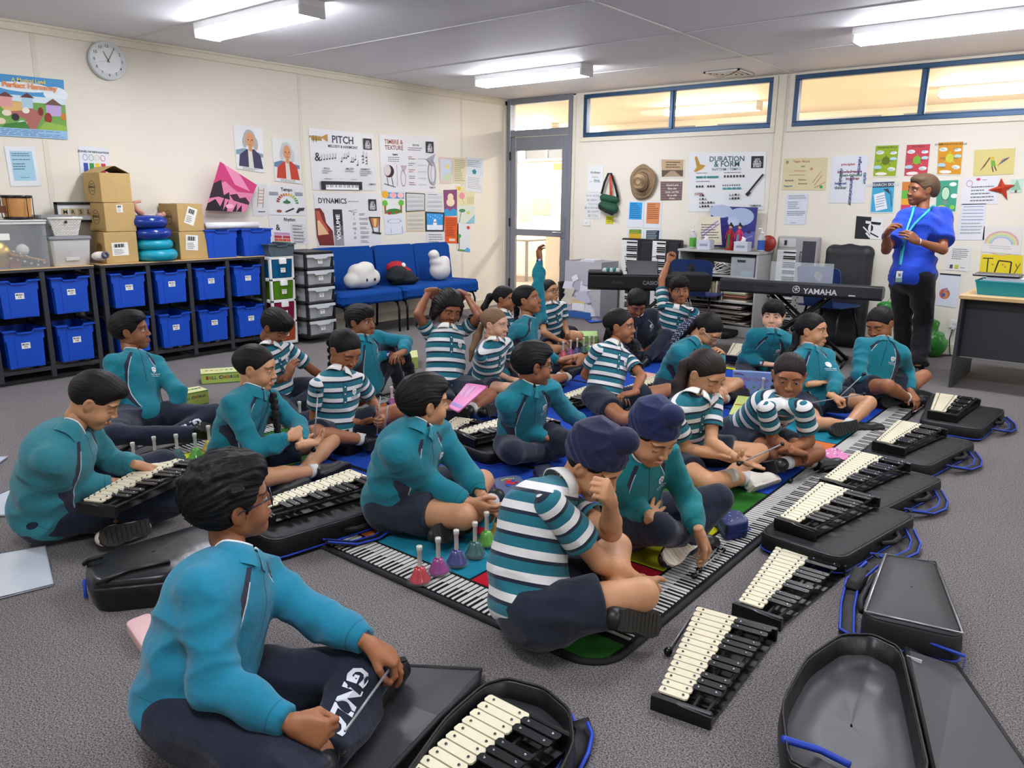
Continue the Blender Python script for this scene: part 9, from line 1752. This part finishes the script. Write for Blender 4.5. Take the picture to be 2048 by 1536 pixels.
zcase('navy hard pencil case with pale stars beside the shoe of the turban boy in teal',[(1432,1020),(1478,1018),(1502,1042),(1452,1052)],ZR,.07,'#1c2a5c',star,pip='#2c4a9a')
def hearts(mb,P):
    R_=random.Random(8)
    for k in range(16): x,y,s=R_.random()*.84+.08,R_.random()*.8+.1,.03+.03*R_.random(); mb.add([P(x+s*math.cos(t),y+s*math.sin(t),.001+.0003*(k%3)) for t in np.linspace(0,2*PI,9)[:-1]],[tuple(range(8))],mat(('#c43a6a','#d8c4d8','#8a5ac4','#e0e0e8')[k%4],r=.5,var=0))
zcase('pink printed folder on the rug border beside the girl facing the camera',[(1642,902),(1668,893),(1702,912),(1672,926)],ZR,.012,'#d47aa8',hearts,'folder','plastic_folder','#c45a94')
def pstripe(mb,P):
    for k in range(7): mb.add([P(.06+.1*k,.1+.03*(k%2),.001),P(.12+.1*k,.1,.001),P(.16+.1*k,.5+.1*(k%3),.001),P(.08+.1*k,.5,.001)],[(0,1,2,3)],mat(('#e6a0c4','#c4c0e0','#d480b4')[k%3],r=.3,var=0))
    mb.add([P(.02,.84,.001),P(.98,.84,.001),P(.98,.92,.001),P(.02,.92,.001)],[(0,1,2,3)],mat('#9a8ad0',r=.3,var=0))
zcase('bright pink plastic wallet lying on the lap of the girl with her hands behind her head',[(934,765),(975,771),(917,822),(896,816),(898,796)][:1]+[(975,771),(917,822),(897,812)],.235,.012,'#dc84b4',pstripe,'wallet','plastic_wallet','#c45a9a')
def clearf(label,pts,z=.004,t=.006):
    Q=[atz(u,v,z+t) for u,v in pts]; m=mat('#b9c0c6',r=.18,var=.08,bs=6); mb=MB(); n=len(Q); mb.add([tuple(q) for q in Q]+[(q[0],q[1],z) for q in Q],[tuple(range(n))]+[(i,(i+1)%n,n+(i+1)%n,n+i)[::-1] for i in range(n)],m); o=mb.build('clear_folder'); tag(o,label,'folder','translucent folders on the carpet at left'); mb=MB(); c=sum(Q)/n; mb.tube([q for q in Q],.003,mat('#9aa4ae',r=.3),5,closed=True); mb.build('rim',o); return o
clearf('translucent plastic folder on the carpet at the left edge, nearest the camera',[(-30,1112),(90,1092),(106,1168),(-30,1202)]); clearf('translucent plastic folder sticking out behind the boy with the faded haircut',[(-30,1002),(47,968),(56,1030),(-30,1030)]); clearf('corner of a translucent folder at the left edge, farthest back',[(-20,914),(15,913),(0,924),(-20,930)])
clearf('pink sheet in a plastic sleeve on the rug right of the girl with two plaits',[(1283,742),(1312,748),(1310,766),(1262,752)],ZR).data.materials[0]=mat('#d8a89a',r=.4)
P=[atz(u,v,.03) for u,v in ((250,1248),(300,1228),(320,1280),(285,1300))]; o=vv((P[0][0],P[0][1],0)); r=empty('pink_pouch',o,'corner of a pale pink pouch behind the front boy with glasses','pouch'); soft_slab('pouch_body',[p[:2] for p in P],.003,.04,r,m=mat('#cfaaa8',r=.6,bump=.2,bs=40),o=o)
# ---------------------------------------------------------------- mallets
STK=mat('#8e9092',r=.3,metal=.3,var=0); MBK=mat('#0c0c0d',r=.22,var=0)
def mallet(label,a,b,balls=(0,1),r=.0038,br=.0125,group='mallets'):
    a=vv(a);b=vv(b); o=a; R_=empty('mallet',o,label,'mallet',group); mb=MB(); mb.tube([(0,0,0),b-a],[r,r*.85],STK,8); mb.build('stick',R_)
    d=(b-a)/np.linalg.norm(b-a)
    if 0 in balls: mb=MB(); mb.ball((0,0,0),br,MBK,8); mb.cyl(-d*.004,d*.022,.006,MBK,8); mb.build('mallet_head',R_)
    if 1 in balls: mb=MB(); mb.ball(b-a,br*.8,MBK,8); mb.build('grip_end',R_)
def hp(i,side,u,v,off=0.): 
    """a point seen at u,v at the depth of somebody's hand"""
    p=PEOPLE[i]['WR'][side]*.4+PEOPLE[i]['TI'][side]*.6; return atd(u,v,(p-CAM)@FW+off)
mallet('mallet held between both hands of the front boy with glasses',hp(0,1,779,1338,-.02),hp(0,0,690,1462,-.03),())
mallet('mallet in the fist of the boy with the faded haircut',hp(1,0,234,986,-.03),hp(1,0,362,948,.02),(0,))
mallet('mallet held upright by the girl with the long side plait',hp(3,0,627,900,-.03),hp(3,0,636,783,-.02),(0,1))
mallet('left one of two mallets held upright by the girl looking down',hp(5,1,754,868,-.01),hp(5,1,761,788,-.03),(1,)); mallet('right one of two mallets held upright by the girl looking down',hp(5,1,770,862,-.01),hp(5,1,776,806,-.02),(1,))
mallet('mallet with only its dark head showing in the low hand of the girl raising her arm',hp(11,0,1150,727,-.02),hp(11,0,1132,731,.02),(0,))
mallet('left one of two mallets held up beside the chin of the boy raising his fist',hp(16,1,1373,594,-.04),hp(16,1,1381,634,0),(0,)); mallet('right one of two mallets held beside the chin of the boy raising his fist',hp(16,1,1379,598,-.03),hp(16,1,1387,630,0),())
mallet('mallet pointing right in the hand of the talking girl with the long back plait',hp(19,1,1728,788,-.02),hp(19,1,1618,806,-.02),(0,)); mallet('mallet pointing up in the hand of the talking girl with the long back plait',hp(19,1,1728,748,0),hp(19,1,1672,800,0),(0,))
mallet('mallet lying across the open palms of the ponytailed girl',hp(21,0,1478,927,-.05),hp(21,0,1565,888,-.02),(0,1))
mallet('mallet lying on the carpet beside the nearest glockenspiel',atz(1336,1303,.014),atz(1393,1216,.008),(0,),br=.014)
mallet('mallet lying on the rug border beside the fourth glockenspiel',atz(1580,962,ZR+.012),atz(1651,936,ZR+.012),(0,1),br=.013)
mallet('left one of the pair of mallets under the fingers of the turban boy in teal',atz(1388,1152,ZR+.02),atz(1434,1096,ZR+.02),(0,1)); mallet('right one of the pair of mallets under the fingers of the turban boy in teal',atz(1398,1140,ZR+.02),atz(1447,1100,ZR+.02),(0,1))
mallet('mallet under the fingers of the smiling girl at the right end of the rug',atz(1826,826,ZR+.012),atz(1846,812,ZR+.012),(0,1))
# ---------------------------------------------------------------- extras worn by people
def on(i): return PEOPLE[i]['root']
def rel(i,p): return vv(p)-vv(on(i).location)
def wrist_band(i,side,c,label_='watch',dial=True):
    p=PEOPLE[i]; w=p['WR'][side]; e=p['EL'][side]; d=(w-e)/np.linalg.norm(w-e); o=w-d*.012; F=frame(d); mb=MB()
    mb.tube([rel(i,o)+F[0]*.024*math.cos(t)+F[1]*.024*math.sin(t) for t in np.linspace(0,2*PI,21)[:-1]],.008,mat(c,r=.5),6,closed=True,flat=.45,upv=d); x=mb.build(label_,on(i))
    if dial:
        tc=(CAM-o)/np.linalg.norm(CAM-o); tc=tc-d*(tc@d); tc/=np.linalg.norm(tc); F2=np.array([np.cross(d,tc),d,tc]); mb=MB(); mb.prism([(-.014,-.015),(.014,-.015),(.014,.015),(-.014,.015)],.022,.033,mat(c,r=.3),F2,rel(i,o)); mb.prism([(-.010,-.011),(.010,-.011),(.010,.011),(-.010,.011)],.033,.0336,mat('#b9c8dc',r=.2),F2,rel(i,o)); mb.build('watch_face',x)
wrist_band(6,0,'#1c3f94'); wrist_band(11,1,'#16161a'); wrist_band(18,0,'#1c1a34'); wrist_band(25,1,'#d8d0c0','bracelet',False); wrist_band(25,0,'#d8d0c0','bracelet',False)
# letters down the trouser legs
def leg_text(i,side,body,h,t0,outdir,flip=1):
    p=PEOPLE[i]; tr=[c for c in on(i).children if c.name.startswith('trousers')][0]; me=tr.data; base=vv(on(i).location); bv=BVHTree.FromPolygons([tuple(v.co) for v in me.vertices],[tuple(f.vertices) for f in me.polygons])
    a,k=p['AN'][side]-base,p['KN'][side]-base; d=(a-k)/np.linalg.norm(a-k)*flip; out=vv(outdir); out=out-d*(out@d); out/=np.linalg.norm(out); sd=np.cross(out,d)
    v,f,w=text_mesh(body,.05); mb=MB(); P=[]
    st=(a*t0+k*(1-t0))-d*(w*h/2)
    for x,y in v:
        q=st+d*x*h+sd*(y-.5)*h+out*.3; hit=bv.ray_cast(Vector(q),Vector(-out))
        P.append((vv(hit[0])+out*.003) if hit[0] is not None else q-out*.24)
    mb.add(P,f,mat('#c9ced4',r=.6,var=0)); mb.build('leg_lettering',tr)
leg_text(0,1,'GNLC',.050,.52,(CAM-PEOPLE[0]['KN'][1])+vv((0,0,0)),1)
leg_text(2,1,'GNLC',.046,.45,(CAM-PEOPLE[2]['KN'][1])+vv((0,0,.5)),1)
# tied jumper of the fair-haired girl
p=PEOPLE[9]; F=p['F']; c=p['pe']+F[2]*.06; mb=MB(); mb.tube([c-vv(on(9).location)+F[0]*.135*math.cos(t)+F[1]*.115*math.sin(t)+F[2]*.01*math.sin(3*t) for t in np.linspace(0,2*PI,25)[:-1]],.034,plain_cloth('#126a78',.6),10,closed=True); mb.ball(c-vv(on(9).location)+F[1]*.14,.045,plain_cloth('#126a78',.6),8,(1.3,1,.8)); mb.tube([c-vv(on(9).location)+F[1]*.15,c-vv(on(9).location)+F[1]*.2-F[2]*.04+F[0]*.05],[.03,.02],plain_cloth('#126a78',.6),8); mb.build('tied_jumper',on(9))
# dotted scarf
p=PEOPLE[17]; N=NT('dotted_scarf'); vo=N.n('ShaderNodeTexVoronoi'); vo.inputs['Scale'].default_value=75; vo.inputs['Randomness'].default_value=.2; N.t.links.new(N.obj(),vo.inputs['Vector']); N.set(Base_Color=N.mix(N.math('LESS_THAN',vo.outputs['Distance'],.33),lin('#141a36'),lin('#b4bcc8')),Roughness=.8)
dp=(p['he']-CAM)@FW; mb=MB(); mb.tube([rel(17,atd(u,v,dp+o_)) for u,v,o_ in ((1404,632,.02),(1385,640,.05),(1366,655,.06),(1350,678,.05),(1340,694,.04))],[.016,.034,.036,.028,.008],N.m,10,flat=.5); mb.build('scarf',on(17))
# teacher: lanyard, badge, necklace
p=PEOPLE[25]; T_=p['root']; LB=mat('#2ba3b0',r=.5); Fw=p['F'][1]
bl=[c for c in T_.children if c.name.startswith('blouse')][0]; base=vv(T_.location); bv=BVHTree.FromPolygons([tuple(v.co) for v in bl.data.vertices],[tuple(f.vertices) for f in bl.data.polygons])
def onb(u,v,eps=.008):
    d=ray(u,v); d/=np.linalg.norm(d); h=bv.ray_cast(Vector(CAM-base),Vector(d)); return (vv(h[0])-d*eps) if h[0] is not None else atd(u,v,(p['pe']-CAM)@FW-.14)-base
def fill(pts,n=5):
    out=[]
    for (a,b),(c,d) in zip(pts,pts[1:]):
        for k in range(n): out.append((a+(c-a)*k/n,b+(d-b)*k/n))
    return out+[pts[-1]]
tap=(1799,541)
mb=MB(); mb.tube([onb(*q) for q in fill([(1868,410),(1852,426),(1830,447),(1812,470),(1806,500),(1801,530)])],.010,LB,6,flat=.2,upv=tuple(RT)); mb.tube([onb(*q) for q in fill([(1828,414),(1824,430),(1815,455),(1808,480),(1803,505),(1800,530)])],.010,LB,6,flat=.2,upv=tuple(RT)); l_=mb.build('lanyard',T_)
q=onb(1798,553,.02); F2=np.array([RT,np.cross(-FW,RT),-FW]); F2[1]=vv((0,0,1)); F2[2]=np.cross(F2[0],F2[1]); mb=MB(); mb.prism([(-.032,-.05),(.032,-.05),(.032,.05),(-.032,.05)],0,.004,mat('#20242a',r=.4),F2,q); mb.prism([(-.027,-.045),(.027,-.045),(.027,.045),(-.027,.045)],.004,.005,mat('#c9ced4',r=.3),F2,q); mb.prism([(-.027,-.045),(.027,-.045),(.027,-.01),(-.027,-.01)],.005,.0055,mat('#6f8f8a',r=.3),F2,q); mb.prism([(-.010,.0),(.010,.0),(.010,.024),(-.010,.024)],.005,.0055,mat('#7a6a60',r=.3),F2,q); mb.build('name_badge',l_)
# ---------------------------------------------------------------- light and view
w=bpy.data.worlds.new('world'); bpy.context.scene.world=w; w.use_nodes=True; w.node_tree.nodes['Background'].inputs[0].default_value=(.8,.88,1,1); w.node_tree.nodes['Background'].inputs[1].default_value=.3
sc=bpy.context.scene; vs_=sc.view_settings; vs_.view_transform='Standard'; vs_.look='None'; vs_.exposure=1.92; vs_.gamma=1; vs_.use_curve_mapping=False
sc.cycles.max_bounces=8; sc.cycles.diffuse_bounces=5; sc.cycles.glossy_bounces=3; sc.cycles.transmission_bounces=6; sc.cycles.transparent_max_bounces=8; sc.cycles.caustics_reflective=False; sc.cycles.caustics_refractive=False; sc.cycles.sample_clamp_indirect=6

for o in bpy.data.objects:
    l=o.get('label')
    if l and o.parent is None:
        l=l.replace(' in the diagonal row on the rug in front of the boy looking away',' in the row on the rug before the boy looking away').replace('its bag edged in bright blue','its bag blue edged')
        while len(l.split())>16 and ',' in l: l=l[:l.rindex(',')]
        w_=l.split()[:16]
        while w_[-1] in('the','a','of','in','with','and','to','on','her','his','its','an','beside','behind','at','by'): w_.pop()
        o['label']=' '.join(w_)
